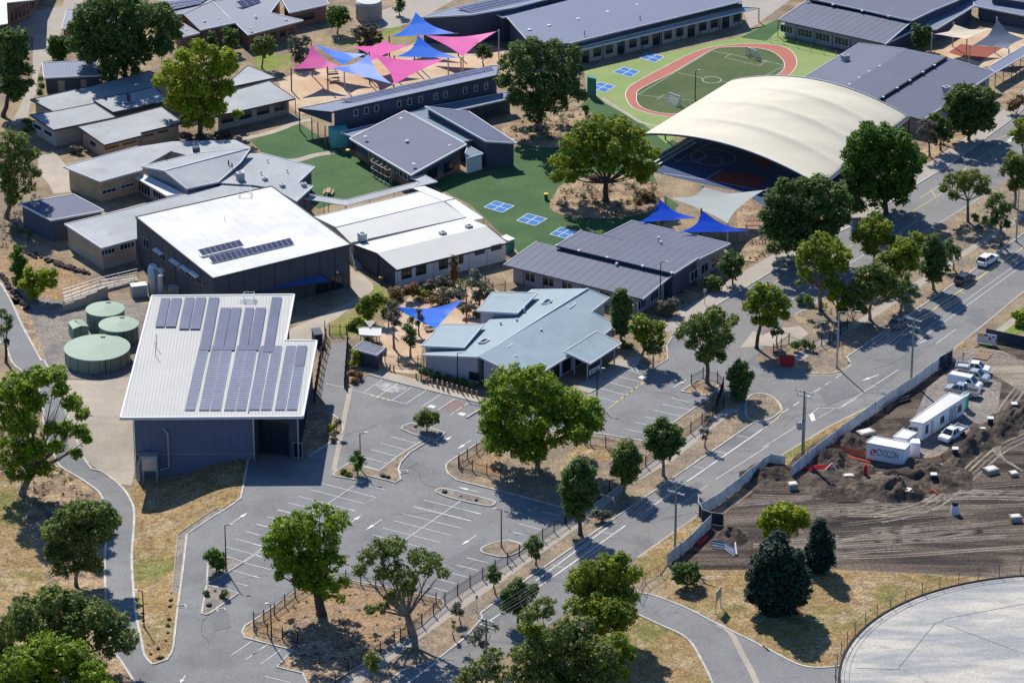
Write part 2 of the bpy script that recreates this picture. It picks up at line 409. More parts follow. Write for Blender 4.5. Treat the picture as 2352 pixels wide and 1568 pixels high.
sheet('lawn', q('C1', 1200, 1350, 1500, 1300, 1750, 1240, 2200, 1110, 2200, 1320, 2165, 1450, 2000, 1550)+q('D1', 1690, 215, 1670, 240, 1640, 500, 1595, 880, 1550, 1240, 1500, 1355, 1375, 1395, 1290, 1300, 1240, 1150, 1215, 900, 1185, 430, 1205, 150, 1195, 0)+q('C1', 1170, 1450), 'dry_grass', .04)
strip('kerb', q('C1', 2235, 1090, 2190, 1340, 2165, 1460)+q('D1', 2040, 0, 1680, 235, 1650, 500, 1600, 880, 1560, 1240, 1540, 1300, 1500, 1360, 1375, 1400), .3, 'kerb', h=.14)
strip('garden_edging', q('D1', 1545, 760, 1600, 235, 1950, 0), .12, 'concrete', h=.18)
sheet('garden_bed', q('D1', 1545, 760, 1600, 235, 1950, 0, 2040, 0, 1680, 235, 1650, 500, 1615, 760), 'gravel', .055)
sheet('apron', q('C1', 600, 395, 900, 405, 1180, 365)+[(330, 870), (320, 1000), (304, 1110)]+q('C1', 1180, 1345, 1080, 1335, 1020, 1290, 900, 1210, 750, 1110, 620, 1000, 590, 800, 580, 500), 'concrete', .045)
sheet('gravel_yard', [(20, 640), (140, 690), (300, 690), (340, 700), (300, 870), (150, 870), (108, 840), (80, 780), (40, 690)], 'gravel', .015)
sheet('leaf_litter', q('C1', 0, 340, 220, 345)+[(100, 960), (130, 1045), (225, 1135), (246, 1220), (244, 1320), (250, 1430), (270, 1500), (300, 1570), (-80, 1620), (-80, 870)], 'mulch', .018)
sheet('lawn', [(-80, 1080), (15, 1085), (60, 1170), (80, 1260), (110, 1340), (180, 1350), (60, 1400), (-80, 1420)], 'dry_grass', .024)
sheet('garden_bed', [(-60, 560), (60, 560), (150, 620), (240, 670), (140, 690), (40, 670), (-60, 640)], 'orange_soil', .02)
sheet('garden_bed', [(-60, 700), (25, 640), (60, 700), (95, 790), (108, 840), (70, 780), (20, 690), (-60, 640)], 'mulch', .022)
# --- verge, footpath, main road
FEN = [(1662, 938), (1483, 1071), (1299, 1203), (1166, 1296), (1080, 1348), (1022, 1388), (969, 1436), (874, 1500), (700, 1620)]
PTH = [(1700, 938), (1659, 966), (1549, 1055), (1437, 1121), (1365, 1185), (1183, 1313), (1068, 1393), (992, 1446), (900, 1515), (760, 1620)]
KB = [(1735, 971), (1728, 973), (1442, 1169), (1212, 1329), (1142, 1380), (1104, 1408), (1108, 1420), (1063, 1469), (1004, 1515), (971, 1524), (923, 1540), (889, 1568), (800, 1640)]
sheet('footpath', FEN+PTH[::-1], 'path', .028)
sheet('verge', PTH+KB[::-1]+[(1752, 925)], 'verge', .03)
RR = [(2400, 640), (2352, 669), (2290, 721), (2210, 786), (2122, 856), (2020, 922), (1905, 979), (1800, 1042), (1600, 1186), (1544, 1224), (1465, 1280), (1360, 1368), (1150, 1510), (1085, 1568), (1000, 1650)]
MAIN = KB+RR[::-1]+[(2440, 480), (2352, 536), (2296, 576), (2242, 617), (2196, 649), (2017, 772), (1945, 820), (1953, 838), (1918, 858), (1860, 855), (1800, 840), (1720, 850), (1700, 900), (1700, 955)]
main_road = sheet('road', MAIN, 'road', .034)
SL = [(1545, 768), (1590, 736), (1685, 677), (1766, 628), (1796, 612), (1920, 537), (1971, 514), (2122, 414), (2171, 386), (2311, 284), (2352, 250), (2420, 190)]
SR = [(1700, 850), (1745, 810), (1800, 742), (1826, 722), (1846, 709), (1960, 640), (2060, 590), (2110, 545), (2186, 500), (2290, 425), (2352, 385), (2440, 300)]
service_road = sheet('service_road', SL+SR[::-1], 'road', .03)
strip('kerb', KB[:-1], .25, 'kerb', h=.13); strip('kerb', SL, .25, 'kerb', h=.13)
strip('kerb', [(2352, 536), (2296, 576), (2242, 617), (2196, 649), (2017, 772), (1945, 820)]+smooth_px([(1945, 820), (1953, 838), (1935, 851), (1900, 859), (1860, 858)], 3), .25, 'kerb', h=.13)
strip('gutter', [(2352, 669), (2290, 721), (2210, 786), (2122, 856), (2020, 922), (1905, 979), (1800, 1042), (1600, 1186), (1544, 1224), (1465, 1280)], .35, 'concrete', .05)
sheet('median', SR[2:]+[(2440, 480), (2352, 536), (2296, 576), (2242, 617), (2196, 649), (2017, 772), (1945, 820), (1953, 838), (1918, 858), (1860, 857), (1850, 850), (1800, 790)], 'verge', .045)
sheet('footpath', [(1830, 835), (1925, 775), (2000, 735), (2100, 670), (2200, 600), (2352, 500), (2352, 490), (2190, 590), (2090, 655), (1980, 730), (1900, 770), (1812, 820)], 'path', .055)
sheet('plaza', q('C4', 0, 0, 100, -60, 330, -90, 420, -20, 300, 60, 100, 100, 0, 90)+[(1700, 800), (1730, 760)], 'concrete', .06)
island(smooth_px([(1716, 960), (1751, 968), (1785, 953), (1793, 935), (1770, 910), (1735, 905), (1715, 920)], 3, True), 'verge', .1)
SLP = [(x, y) for x, y in SL]
sheet('footpath', [(1505, 760), (1560, 715), (1640, 665), (1757, 595), (1900, 510), (1975, 463), (2060, 420), (2140, 370), (2290, 265), (2352, 205)]+[(2352, 245), (2311, 281), (2171, 384), (2122, 412), (1971, 512), (1920, 535), (1796, 610), (1685, 675), (1590, 734), (1550, 762)], 'path', .03)
sheet('garden_bed', [(1420, 760), (1480, 700), (1600, 640), (1650, 600), (1700, 580), (1750, 590), (1640, 660), (1560, 712), (1505, 758)], 'mulch', .035)
sheet('garden_bed', [(1690, 470), (1760, 420), (1930, 400), (2090, 300), (2170, 240), (2290, 200), (2340, 160), (2352, 200), (2290, 262), (2140, 366), (2060, 416), (1975, 460), (1900, 507), (1757, 592), (1700, 580)], 'mulch', .024)
sheet('lawn', [(2240, 810), (2300, 745), (2352, 700), (2480, 640), (2480, 780), (2352, 760)], 'green_grass', .04)
strip('footpath', [(2268, 782), (2330, 735), (2400, 690)], 1.4, 'path', .05)
# --- building site
sheet('site_ground', [(2250, 790), (2122, 870), (2020, 935), (1905, 992), (1830, 1040), (1800, 1075), (1660, 1180), (1540, 1290), (1560, 1320), (1920, 1305), (2200, 1320), (2500, 1330), (2500, 780), (2352, 790)], 'site_dirt', .012)
sheet('haul_track', [(2190, 830), (2230, 800), (2300, 805), (2352, 830), (2500, 840), (2500, 900), (2352, 905), (2300, 870), (2250, 850)], 'pale_dirt', .022)
rgt = random.Random(4)
for i in range(34):
    y0_ = rgt.uniform(1120, 1290); x0_ = rgt.uniform(1640, 2050); x1_ = x0_+rgt.uniform(220, 520); dy = rgt.uniform(-50, 5)
    pp = smooth_px([(x0_, y0_), ((x0_*2+x1_)/3, y0_+dy*.25+rgt.uniform(-5, 5)), ((x0_+2*x1_)/3, y0_+dy*.6+rgt.uniform(-5, 5)), (x1_, y0_+dy)], 5)
    m_ = rgt.choice(['pale_dirt', 'gravel', 'track_dark', 'track_dark']); s_ = rgt.uniform(.15, .4)
    for k in (0, 5): strip('wheel_track', [(x, y+k) for x, y in pp], s_, m_, .03+.002*(i % 5))
for (p_, n_) in (([(2352, 985), (2280, 1020), (2200, 1090), (2120, 1150), (2000, 1180)], 6), ([(2352, 830), (2290, 812), (2230, 815), (2190, 850)], 4), ([(2352, 900), (2310, 960), (2300, 1040), (2352, 1080)], 3)):
    for k in range(n_): strip('wheel_track', smooth_px([(x+k*9-20, y+k*6-10) for x, y in p_], 5), .35, ['pale_dirt', 'track_dark', 'gravel'][k % 3], .036+.002*k)
sheet('gravel_yard', [(2130, 890), (2190, 840), (2300, 880), (2290, 960), (2240, 1010), (2180, 1090), (2110, 1060), (2100, 960)], 'gravel', .028)
sheet('verge', [(1465, 1280), (1544, 1224), (1600, 1186), (1700, 1115), (1800, 1042), (1905, 979), (2020, 922), (2122, 856), (2215, 782), (2222, 790), (2130, 868), (2020, 935), (1905, 994), (1830, 1045), (1800, 1080), (1640, 1170), (1600, 1220), (1540, 1290), (1520, 1320), (1470, 1330)], 'dry_grass', .04)
sheet('lawn', [(1520, 1320), (1560, 1312), (1600, 1308), (1920, 1308), (2240, 1325), (2500, 1340), (2500, 1640), (1300, 1640), (1400, 1480), (1475, 1400), (1520, 1372)], 'dry_grass', .016)
DR1 = smooth_px([(1440, 1345), (1470, 1361)]+q('D3', 1310, 780, 1600, 890, 1890, 1040, 2200, 1190, 2350, 1280)+q('D4', 0, 1235, 210, 1350, 350, 1410, 500, 1430, 690, 1415), 3)
DR2 = smooth_px([(1440, 1400), (1472, 1414)]+q('D3', 1380, 1050, 1560, 1130, 1660, 1220, 1740, 1360, 1840, 1568)+[(1650, 1640)], 3)
sheet('driveway', DR1+[(1935, 1640)]+DR2[::-1], 'asphalt', .042)
strip('kerb', DR1, .3, 'kerb', h=.12); strip('kerb', DR2, .3, 'kerb', h=.12)
strip('spoon_drain', smooth_px(q('D3', 1890, 1040, 2000, 1110, 2100, 1290, 2240, 1568)+[(1755, 1640)], 3), .8, 'concrete', .055)
# --- school grounds
sheet('school_yard', [(-60, -40), (200, -40), (900, -60), (1500, -60), (2500, -80), (2500, 160), (2340, 200), (2170, 260), (1900, 470), (1700, 600), (1500, 720), (1420, 760), (1100, 880), (960, 860), (850, 830), (760, 720), (560, 640), (330, 640), (150, 600), (50, 480), (-60, 330)], 'soil', .006)
sheet('synthetic_turf', [(575, 322), (690, 285), (790, 350), (860, 400), (945, 415), (1075, 395), (1220, 320), (1350, 230), (1380, 228), (1490, 290), (1560, 330), (1500, 400), (1520, 445), (1560, 470), (1520, 520), (1330, 560), (1200, 590), (1160, 545), (1080, 470), (1000, 430), (860, 440), (730, 480), (690, 440), (722, 384), (600, 350)], 'turf', .02)
sheet('mulch_island', smooth_px([(1262, 470), (1275, 445), (1300, 420), (1400, 400), (1500, 420), (1525, 450), (1510, 480), (1430, 500), (1340, 500), (1280, 490)], 3, True), 'mulch', .03)
sheet('mulch_island', smooth_px([(1150, 300), (1200, 270), (1290, 255), (1350, 250), (1360, 290), (1330, 330), (1250, 340), (1200, 330)], 3, True), 'mulch', .026)
sheet('synthetic_turf', [(700, 296), (790, 350), (940, 420), (720, 400), (690, 330)], 'turf', .022)
strip('footpath', smooth_px(q('A2', -100, 1250, 160, 1190, 400, 1100, 520, 1080), 3), 1.5, 'concrete', .034)
strip('footpath', smooth_px(q('A2', 250, 1450, 400, 1440, 560, 1395, 740, 1370), 3), 1.7, 'concrete', .034)
sheet('sports_surround', [(1342, 163), (1500, 128), (1700, 85), (1780, 45), (1830, 60), (1925, 128), (1840, 200), (1700, 215), (1530, 330), (1480, 287), (1372, 228), (1350, 228)], 'lime', .03)
sheet('sports_surround', [(1700, 87), (1790, 42), (1800, 60), (1760, 95)], 'turf', .036)
TRO = smooth_px([(1437, 222), (1440, 207), (1458, 191), (1530, 152), (1590, 122), (1640, 108), (1700, 102), (1752, 101), (1800, 108), (1824, 125), (1830, 147), (1818, 168), (1785, 190), (1700, 240), (1620, 270), (1537, 268), (1485, 259), (1450, 245)], 3, True)
TRI = smooth_px([(1462, 220), (1472, 204), (1544, 168), (1600, 135), (1633, 116), (1664, 109), (1728, 110), (1770, 118), (1795, 135), (1802, 150), (1795, 165), (1760, 188), (1690, 230), (1620, 258), (1536, 262), (1485, 252), (1465, 238)], 3, True)
sheet('running_track', TRO, 'track', .04); sheet('playing_field', TRI, 'field', .048)
strip('track_line', TRO+[TRO[0]], .12, 'paint', .052); strip('track_line', TRI+[TRI[0]], .12, 'paint', .056)
strip('track_line', [((a[0]+b[0])/2, (a[1]+b[1])/2) for a, b in zip(TRO, TRI)], .1, 'paint', .054) if len(TRO) == len(TRI) else None
for L_ in (q('A3', 1170, 855, 1830, 460), q('A3', 1170, 855, 1690, 910), q('A3', 1830, 460, 2350, 560), q('A3', 1530, 655, 1750, 705), q('A3', 1340, 900, 1400, 855, 1500, 870), q('A3', 1950, 520, 2010, 485), q('A3', 1950, 520, 2260, 595, 2330, 550), q('A3', 1900, 730, 2000, 745), q('A4', 10, 690, 190, 600), q('A4', 0, 545, 190, 590)):
    strip('field_line', L_, .06, 'paint', .054)
cc = q('A3', 1835, 722)[0]; cw = G(*cc)
strip('field_line', None, .09, 'paint', .054, world=[cw+V(math.cos(a)*1.8, math.sin(a)*1.8, 0) for a in np.linspace(0, 6.29, 20)])
strip('concrete_edge', q('A3', 850, 885, 1190, 1100, 1330, 1140, 1500, 1100), .8, 'concrete', .04)
# four-square courts
def four_square(c):
    ce = Vector((sum(p[0] for p in c)/4, sum(p[1] for p in c)/4))
    W = [G(*p) for p in c]; o = sheet('four_square_court', c, 'paint_blue', .06)
    z = V(0, 0, .066); mid = [(W[i]+W[(i+1) % 4])/2 for i in range(4)]
    mb = MB()
    for a, b in ((W[0], W[1]), (W[1], W[2]), (W[2], W[3]), (W[3], W[0]), (mid[0], mid[2]), (mid[1], mid[3])):
        A, B = ribbon_pts([a+z, b+z], .13); mb.face([A[0], B[0], B[1], A[1]])
    mb.build('court_line', 'paint', o)
for c in (q('B2', 2070, 355, 2170, 297, 2340, 343, 2235, 403), q('B3', 80, 475, 180, 412, 355, 457, 245, 522), q('B3', 380, 598, 480, 535, 625, 572, 515, 636), q('A3', 1180, 518, 1275, 480, 1408, 515, 1325, 567), q('A3', 945, 652, 1045, 605, 1185, 645, 1110, 698), q('A3', 720, 790, 830, 742, 968, 777, 880, 835)):
    four_square(c)
sheet('courtyard_paving', [(640, 185), (690, 165), (800, 150), (880, 130), (960, 95), (1070, 80), (1160, 115), (1150, 160), (900, 230), (740, 262), (690, 262), (650, 230)], 'paving', .016)
sheet('lawn', q('A2', 0, 480, 330, 500, 340, 620, 60, 640, 0, 600), 'green_grass', .02)
sheet('lawn', q('A2', 1150, 280, 1300, 240, 1480, 350, 1200, 400, 800, 420, 700, 380), 'green_grass', .022)
sheet('yard_paving', q('A2', 900, 180, 1250, 60, 1500, -60, 1900, -60, 1700, 60, 1500, 170, 1260, 260, 1050, 250), 'path', .02)
sheet('yard_paving', [(1720, 70), (1830, -10), (1700, -40), (1640, -10), (1700, 15), (1715, 45)], 'path', .02)
sheet('forecourt', q('A1', 600, -60, 800, -60, 560, 250, 470, 540, 380, 560, 340, 700, 330, 850, 280, 900, 240, 1100, 90, 1130, 160, 1000, 240, 830, 290, 700, 300, 340, 100, 260, 200, 120, 560, 60), 'path', .02)
sheet('forecourt', q('A1', 340, 1400, 500, 1380, 620, 1520, 640, 1700, 480, 1700, 350, 1560), 'concrete', .022)
sheet('forecourt', q('B1', 370, 0, 600, 0, 640, 220, 480, 230), 'concrete', .024)
# kinder yard, gate path
sheet('footpath', q('B2', 300, 1460, 950, 1170, 880, 1080, 870, 900, 980, 960, 1070, 1040, 1080, 1090, 1000, 1160, 740, 1360, 660, 1400, 640, 1568, 280, 1568), 'concrete', .03)
sheet('kinder_lawn', q('B2', 690, 1390, 950, 1230, 1080, 1110, 1090, 1040, 1200, 1100, 1220, 1180, 1000, 1400, 860, 1530, 680, 1500), 'green_grass', .034)
sheet('kinder_yard', [(870, 760), (960, 660), (1120, 650), (1170, 690), (1080, 760), (970, 800), (960, 860), (870, 850)], 'paving', .02)
sheet('gravel_yard', q('C2', 700, 60, 840, 60, 820, 470, 640, 430), 'asphalt', .045)
sheet('garden_bed', q('C2', 840, 200, 1000, 300, 1020, 350, 860, 470, 820, 440), 'mulch', .05)
sheet('footpath', q('C2', 1020, 340, 1150, 310, 1500, 400, 2060, 560, 2040, 605), 'concrete', .06)
strip('kerb', q('C2', 860, 460, 1020, 350, 2040, 605), .2, 'kerb', h=.13)
sheet('footpath', q('C3', 600, 480, 735, 515, 1075, 300, 1180, 250, 1190, 190, 1000, 200, 900, 280, 640, 440), 'path', .05)
strip('kerb', q('C3', 735, 515, 1075, 300, 1180, 250, 1290, 300, 1440, 210, 1430, 90, 1480, 10), .2, 'kerb', h=.13)
sheet('garden_bed', q('C3', 1190, 190, 1300, 100, 1420, 80, 1440, 200, 1290, 290, 1180, 240), 'mulch', .055)
# --- islands of the car park
island(smooth_px(q('C2', 1325, 840, 1395, 795, 1450, 795, 1690, 862, 1710, 880, 1660, 925, 1600, 935), 2, True), 'gravel', .1)
island(q('C2', 710, 1250, 730, 1225, 860, 1145, 980, 1180, 1125, 1215, 1330, 1060, 1560, 920, 1610, 925, 1400, 1050, 1320, 1140, 1300, 1200, 1320, 1290, 1280, 1320, 1020, 1255, 1000, 1310, 730, 1262), 'verge', .1)
island(smooth_px(q('C2', 1635, 1405, 1660, 1380, 1720, 1375, 1900, 1420, 2140, 1480, 2170, 1505, 2130, 1530, 2050, 1520, 1800, 1465), 2, True), 'gravel', .1)
island(q('D1', 1870, 490, 2050, 440, 2190, 485, 1990, 610, 1860, 685), 'gravel', .1)
island(q('D1', 1860, 690, 2140, 765, 1900, 935, 1850, 955, 1815, 945, 1840, 780), 'gravel', .1)
BIG = q('C2', 2065, 935, 1945, 1010, 1760, 1130, 1730, 1160, 1728, 1200, 1750, 1245, 1830, 1300, 2220, 1395)+[(1299, 1168), (1330, 1185), (1483, 1071), (1550, 1020), (1483, 1014)]+q('C3', 860, 885, 700, 865, 400, 860)+[(1180, 995)]
island(BIG, 'verge', .08)
sheet('dry_lawn', q('C2', 1900, 1130, 2060, 1030, 2250, 1100, 2200, 1250, 1950, 1200), 'orange_soil', .11)
sheet('dry_lawn', q('C3', 640, 985, 1000, 1020, 900, 1130, 560, 1130, 520, 1060), 'dry_grass', .11)
GRD = [(680, 1356), (796, 1331), (866, 1344), (1012, 1376), (1022, 1388), (969, 1436), (874, 1500), (762, 1568), (720, 1600), (695, 1546), (636, 1532), (673, 1493), (563, 1465), (556, 1452), (562, 1438), (583, 1425)]
island(GRD, 'mulch', .08)
sheet('bare_earth', smooth_px([(600, 1440), (690, 1375), (790, 1345), (870, 1355), (1000, 1385), (960, 1425), (900, 1440), (880, 1480), (800, 1475), (640, 1460)], 3, True), 'orange_soil', .1)
island(smooth_px(q('C3', 1560, 497, 1645, 445, 1700, 400, 1900, 440, 1825, 550), 1, True), 'mulch', .09)
sheet('garden_bed', [(1632, 912), (1662, 938), (1483, 1071), (1484, 1014)], 'verge', .05); strip('kerb', [(1632, 912), (1484, 1014)], .2, 'kerb', h=.13)
island(smooth_px([(1152, 1243), (1112, 1256), (1105, 1265), (1118, 1272), (1160, 1279), (1200, 1262), (1190, 1248)], 3, True), 'verge', .09)
sheet('garden_bed', smooth_px(q('C2', 690, 700, 740, 730, 780, 780, 800, 850, 750, 920, 640, 990, 490, 1085, 400, 1080, 400, 700), 2, True), 'mulch', .07)
strip('kerb', smooth_px(q('C2', 690, 700, 740, 730, 780, 780, 800, 850, 750, 920, 640, 990, 490, 1085), 3), .25, 'kerb', h=.13)
strip('spoon_drain', q('C2', 870, 450, 720, 1210), .75, 'concrete', .05)
# --- painted lines of the car park (parts of it)
def line(p, w_=.11, m='paint', par=None, nm='parking_line'): strip(nm, p, w_, m, .06, parent=par or car_park)
def rows(code, starts, vec, k=1):
    for i in range(0, len(starts), 2): line(q(code, starts[i], starts[i+1], starts[i]+vec[0], starts[i+1]+vec[1]))
rows('C2', [1230, 905, 1143, 965, 1048, 1020, 970, 1085], (240, 65)); rows('C2', [975, 1165], (150, 42))
rows('C2', [597, 1322, 498, 1380, 403, 1442, 312, 1500, 216, 1560], (500, 130)); line(q('C2', 930, 1328, 600, 1550)); line(q('C2', 600, 1550)+q('D2', -160, 520)); line(q('C2', 1020, 1345, 1180, 1385))
line(q('C2', 1100, 1450, 1000, 1505), .06)
rows('C2', [1525, 1475, 1430, 1540], (520, 125)); line(q('C2', 1865, 1480)+q('D2', 1340, 295))
rows('D2', [1440, -20, 1345, 48, 1255, 110, 1160, 175, 1070, 238], (515, 130))
for s in ((1830, -5, 2040, 52), (800, -5, 905, 18), (215, 15, 345, 48), (120, 75, 200, 95), (25, 142, 110, 165), (0, 228, 110, 255), (0, 320, 90, 345), (0, 415, 70, 437), (0, 510, 150, 550), (0, 605, 50, 622)): line(q('D2', *s))
for s in ((2310, 140, 2600, 215), (2210, 205, 2560, 300), (2115, 272, 2450, 362), (2025, 343, 2345, 430), (2180, 485, 2350, 530), (2095, 555, 2335, 625), (2120, 670, 2230, 695), (2200, 480, 2500, 290), (2080, 1320, 2260, 1195), (2210, 1358, 2420, 1215)): line(q('D1', *s))
for s in ((1910, 440, 2110, 490), (1825, 508, 2020, 558), (1765, 578, 1930, 620), (1640, 630, 1830, 680), (1550, 695, 1745, 748), (65, 1395, 240, 1270), (-10, 1315, 100, 1235), (100, 1508, 330, 1565), (2280, 198, 2360, 222)): line(q('D2', *s))
for s in ((310, 30, 480, 70), (180, 75, 380, 128), (95, 135, 300, 190), (0, 200, 165, 240), (0, 278, 140, 315)): line(q('D3', *s))
for s in ((1472, 560, 1640, 600), (1393, 615, 1650, 668), (1312, 670, 1560, 723), (1230, 727, 1490, 780), (1145, 778, 1420, 840), (1060, 838, 1330, 900), (990, 365, 1210, 420), (920, 420, 1120, 475), (830, 472, 1050, 530), (735, 530, 960, 590), (1085, 305, 1200, 345), (1095, 265, 1125, 310), (1130, 250, 1175, 325)): line(q('C3', *s))
line(q('C3', 905, 655, 1230, 410), .12, 'paint_yellow')
for i in range(5): line(q('C3', 960+i*55, 600-i*38, 1010+i*55, 575-i*38), .12, 'paint_yellow')
for s in ((990, 505, 1160, 395), (1115, 545, 1290, 430), (1245, 578, 1420, 462), (1375, 605, 1550, 490), (1505, 640, 1685, 525), (1655, 665, 1810, 565), (1770, 710, 1930, 600), (890, 488, 1380, 615), (650, 430, 810, 465)): line(q('C2', *s))
for i in range(6): line(q('C2', 1690+i*28, 660+i*8, 1800+i*20, 575+i*7), .1, 'paint_red')
for i in range(4): line(q('C2', 1050+i*50, 535+i*14, 1075+i*50, 541+i*14), .25, 'paint_yellow')
for c in ((1600, 637), (1870, 705)): sheet('accessible_bay_sign', q('C2', c[0]-42, c[1]-2, c[0]-10, c[1]-18, c[0]+42, c[1]-4, c[0]+12, c[1]+16), 'paint', .064, parent=car_park)
sheet('accessible_bay_sign', q('C3', 1170, 375, 1205, 358, 1240, 372, 1205, 390), 'paint', .064, parent=car_park)
sheet('pale_stain', smooth_px(q('C2', 1095, 450, 1140, 420, 1230, 425, 1330, 440, 1370, 470, 1320, 510, 1240, 515, 1150, 490), 3, True), 'stain', .058, parent=car_park)
def arrow(a, b, par=None, nm='arrow', w_=.13):   # a tail, b tip (picture points)
    A, B = G(*a), G(*b); t = (B-A); L_ = t.length; t.normalize(); n = V(-t.y, t.x, 0); z = V(0, 0, .064); mb = MB()
    c = A+t*L_*.55
    mb.face([A-n*w_/2+z, c-n*w_/2+z, c+n*w_/2+z, A+n*w_/2+z]); mb.face([c-n*.3+z, B+z, c+n*.3+z]); mb.build(nm, 'paint', par or car_park)
for c_, v_ in (('C2', (1675, 970, 1785, 900)), ('C2', (1955, 938, 1830, 1018)), ('C2', (2025, 1405, 1835, 1360)), ('D2', (1148, 100, 1005, 195)), ('D2', (2005, 240, 1862, 332)), ('D2', (850, 140, 967, 62)), ('D1', (2095, 125, 2230, 35)), ('D1', (1668, 1500, 1620, 1568)), ('C3', (1490, 465, 1610, 392))):
    pts = q(c_, *v_); arrow(pts[0], pts[1])
# --- road markings
def rline(p, w_=.14, m='paint'): line(p, w_, m, main_road, 'road_line')
rline([(1412, 1199+0), (1230, 1326+8)], .16, 'paint'); rline(q('D3', 255, 722, 1060, 152), .2, 'paint')
rline(q('C3', 1610, 1310, 2350, 800), .2, 'paint'); rline(q('C3', 1250, 1568, 1600, 1320), .16)
rline(q('D2', 1385, 1568, 1640, 1378), .2, 'paint'); rline(q('D2', 2110, 1015, 2240, 930), .2)
rline(q('C3', 1870, 1290, 2350, 985), .1); rline(q('C3', 1530, 1540, 1800, 1340), .07)
for s in ((390, 502, 510, 535), (810, 200, 940, 232), (610, 350, 700, 370), (240, 685, 300, 695)): rline(q('D3', *s), .1)
for s in ((1660, 1168, 1770, 1195), (1870, 1035, 1980, 1062), (2050, 895, 2170, 915), (1300, 1475, 1400, 1490)): rline(q('C3', *s), .1)
rline(q('B4', 1440, 1340, 2350, 710), .2, 'paint_yellow'); rline(q('B4', 1380, 1568, 2350, 870), .1); rline(q('B4', 1300, 1568, 2350, 820), .08)
for s in ((1750, 1110, 1830, 1135), (1890, 975, 1950, 985)): rline(q('B4', *s), .1)
rline(q('C4', 0, 1005, 300, 815), .1); rline(q('C4', 410, 720, 500, 650, 690, 650, 850, 560), .1); rline(q('C4', 690, 650, 760, 600, 1220, 305), .1); rline(q('C4', 420, 710, 440, 770, 640, 660), .08)
rline(q('C4', 1560, 70, 1740, -60), .1)
for i in range(6): rline(q('C4', 180+i*95, 690-i*62, 235+i*95, 655-i*62), .14)
for i in range(4): rline(q('B4', 2300-i*150, 1240+i*105, 2350-i*150, 1205+i*105), .14) if 0 else None
sheet('road_patch', q('C4', 420, 705, 455, 695, 475, 760, 440, 770), 'paint', .06, parent=main_road)
for s in ((1040, 350, 890, 405), (1470, 40, 1340, 95)): a, b = q('C4', *s); arrow(a, b, main_road, 'arrow', .2)
rline(smooth_px(q('C4', 350, 348, 660, 348, 800, 265)), .15, 'paint_yellow'); rline(smooth_px(q('C4', 0, 835, 130, 740, 175, 660, 130, 580, 40, 525)), .15, 'paint_yellow')
def sline(p, w_=.13, m='paint_yellow'): line(p, w_, m, service_road, 'road_line')
sline(q('B4', 90, 1045, 330, 910)); sline(q('B4', 205, 1070, 480, 905)); sline(q('B4', 700, 760, 830, 680))
sline(q('B4', 1200, 480, 1560, 265, 1720, 160, 1900, 30)); sline(q('B4', 1420, 270, 1620, 145, 1830, 10)); sline(q('B4', 1510, 200, 1560, 265))
sline(q('A4', 1800, 1530, 2080, 1340, 2150, 1290, 2200, 1285, 2230, 1310, 2190, 1350, 2080, 1420, 1920, 1535)); sline(q('A4', 1880, 1480, 1920, 1535)); sline(q('A4', 2050, 1360, 2080, 1420)); sline(q('A4', 2060, 1270, 2200, 1220))
sline(q('B4', 230, 1205, 900, 790, 1400, 470), .1, 'paint'); sline(q('B4', 290, 1320, 1000, 860, 2070, 200), .1, 'paint'); sline(q('B4', 370, 1290, 620, 1120), .1, 'paint')
for i in range(9): sline(q('B4', 380+i*200, 1262-i*125, 460+i*200, 1285-i*125) , .1, 'paint')
for i in range(5): sline(q('B4', 285+i*28, 1325+i*8, 330+i*28, 1390+i*4), .1)
for i in range(4): sline(q('A4', 2180+i*22, 1285-i*22, 2260+i*22, 1265-i*22), .45, 'paint')
for i in range(6): line(q('C4', -60+i*45, -40+i*4, 60+i*40, -60+i*9), .12, 'paint_red', service_road, 'hatch_line')
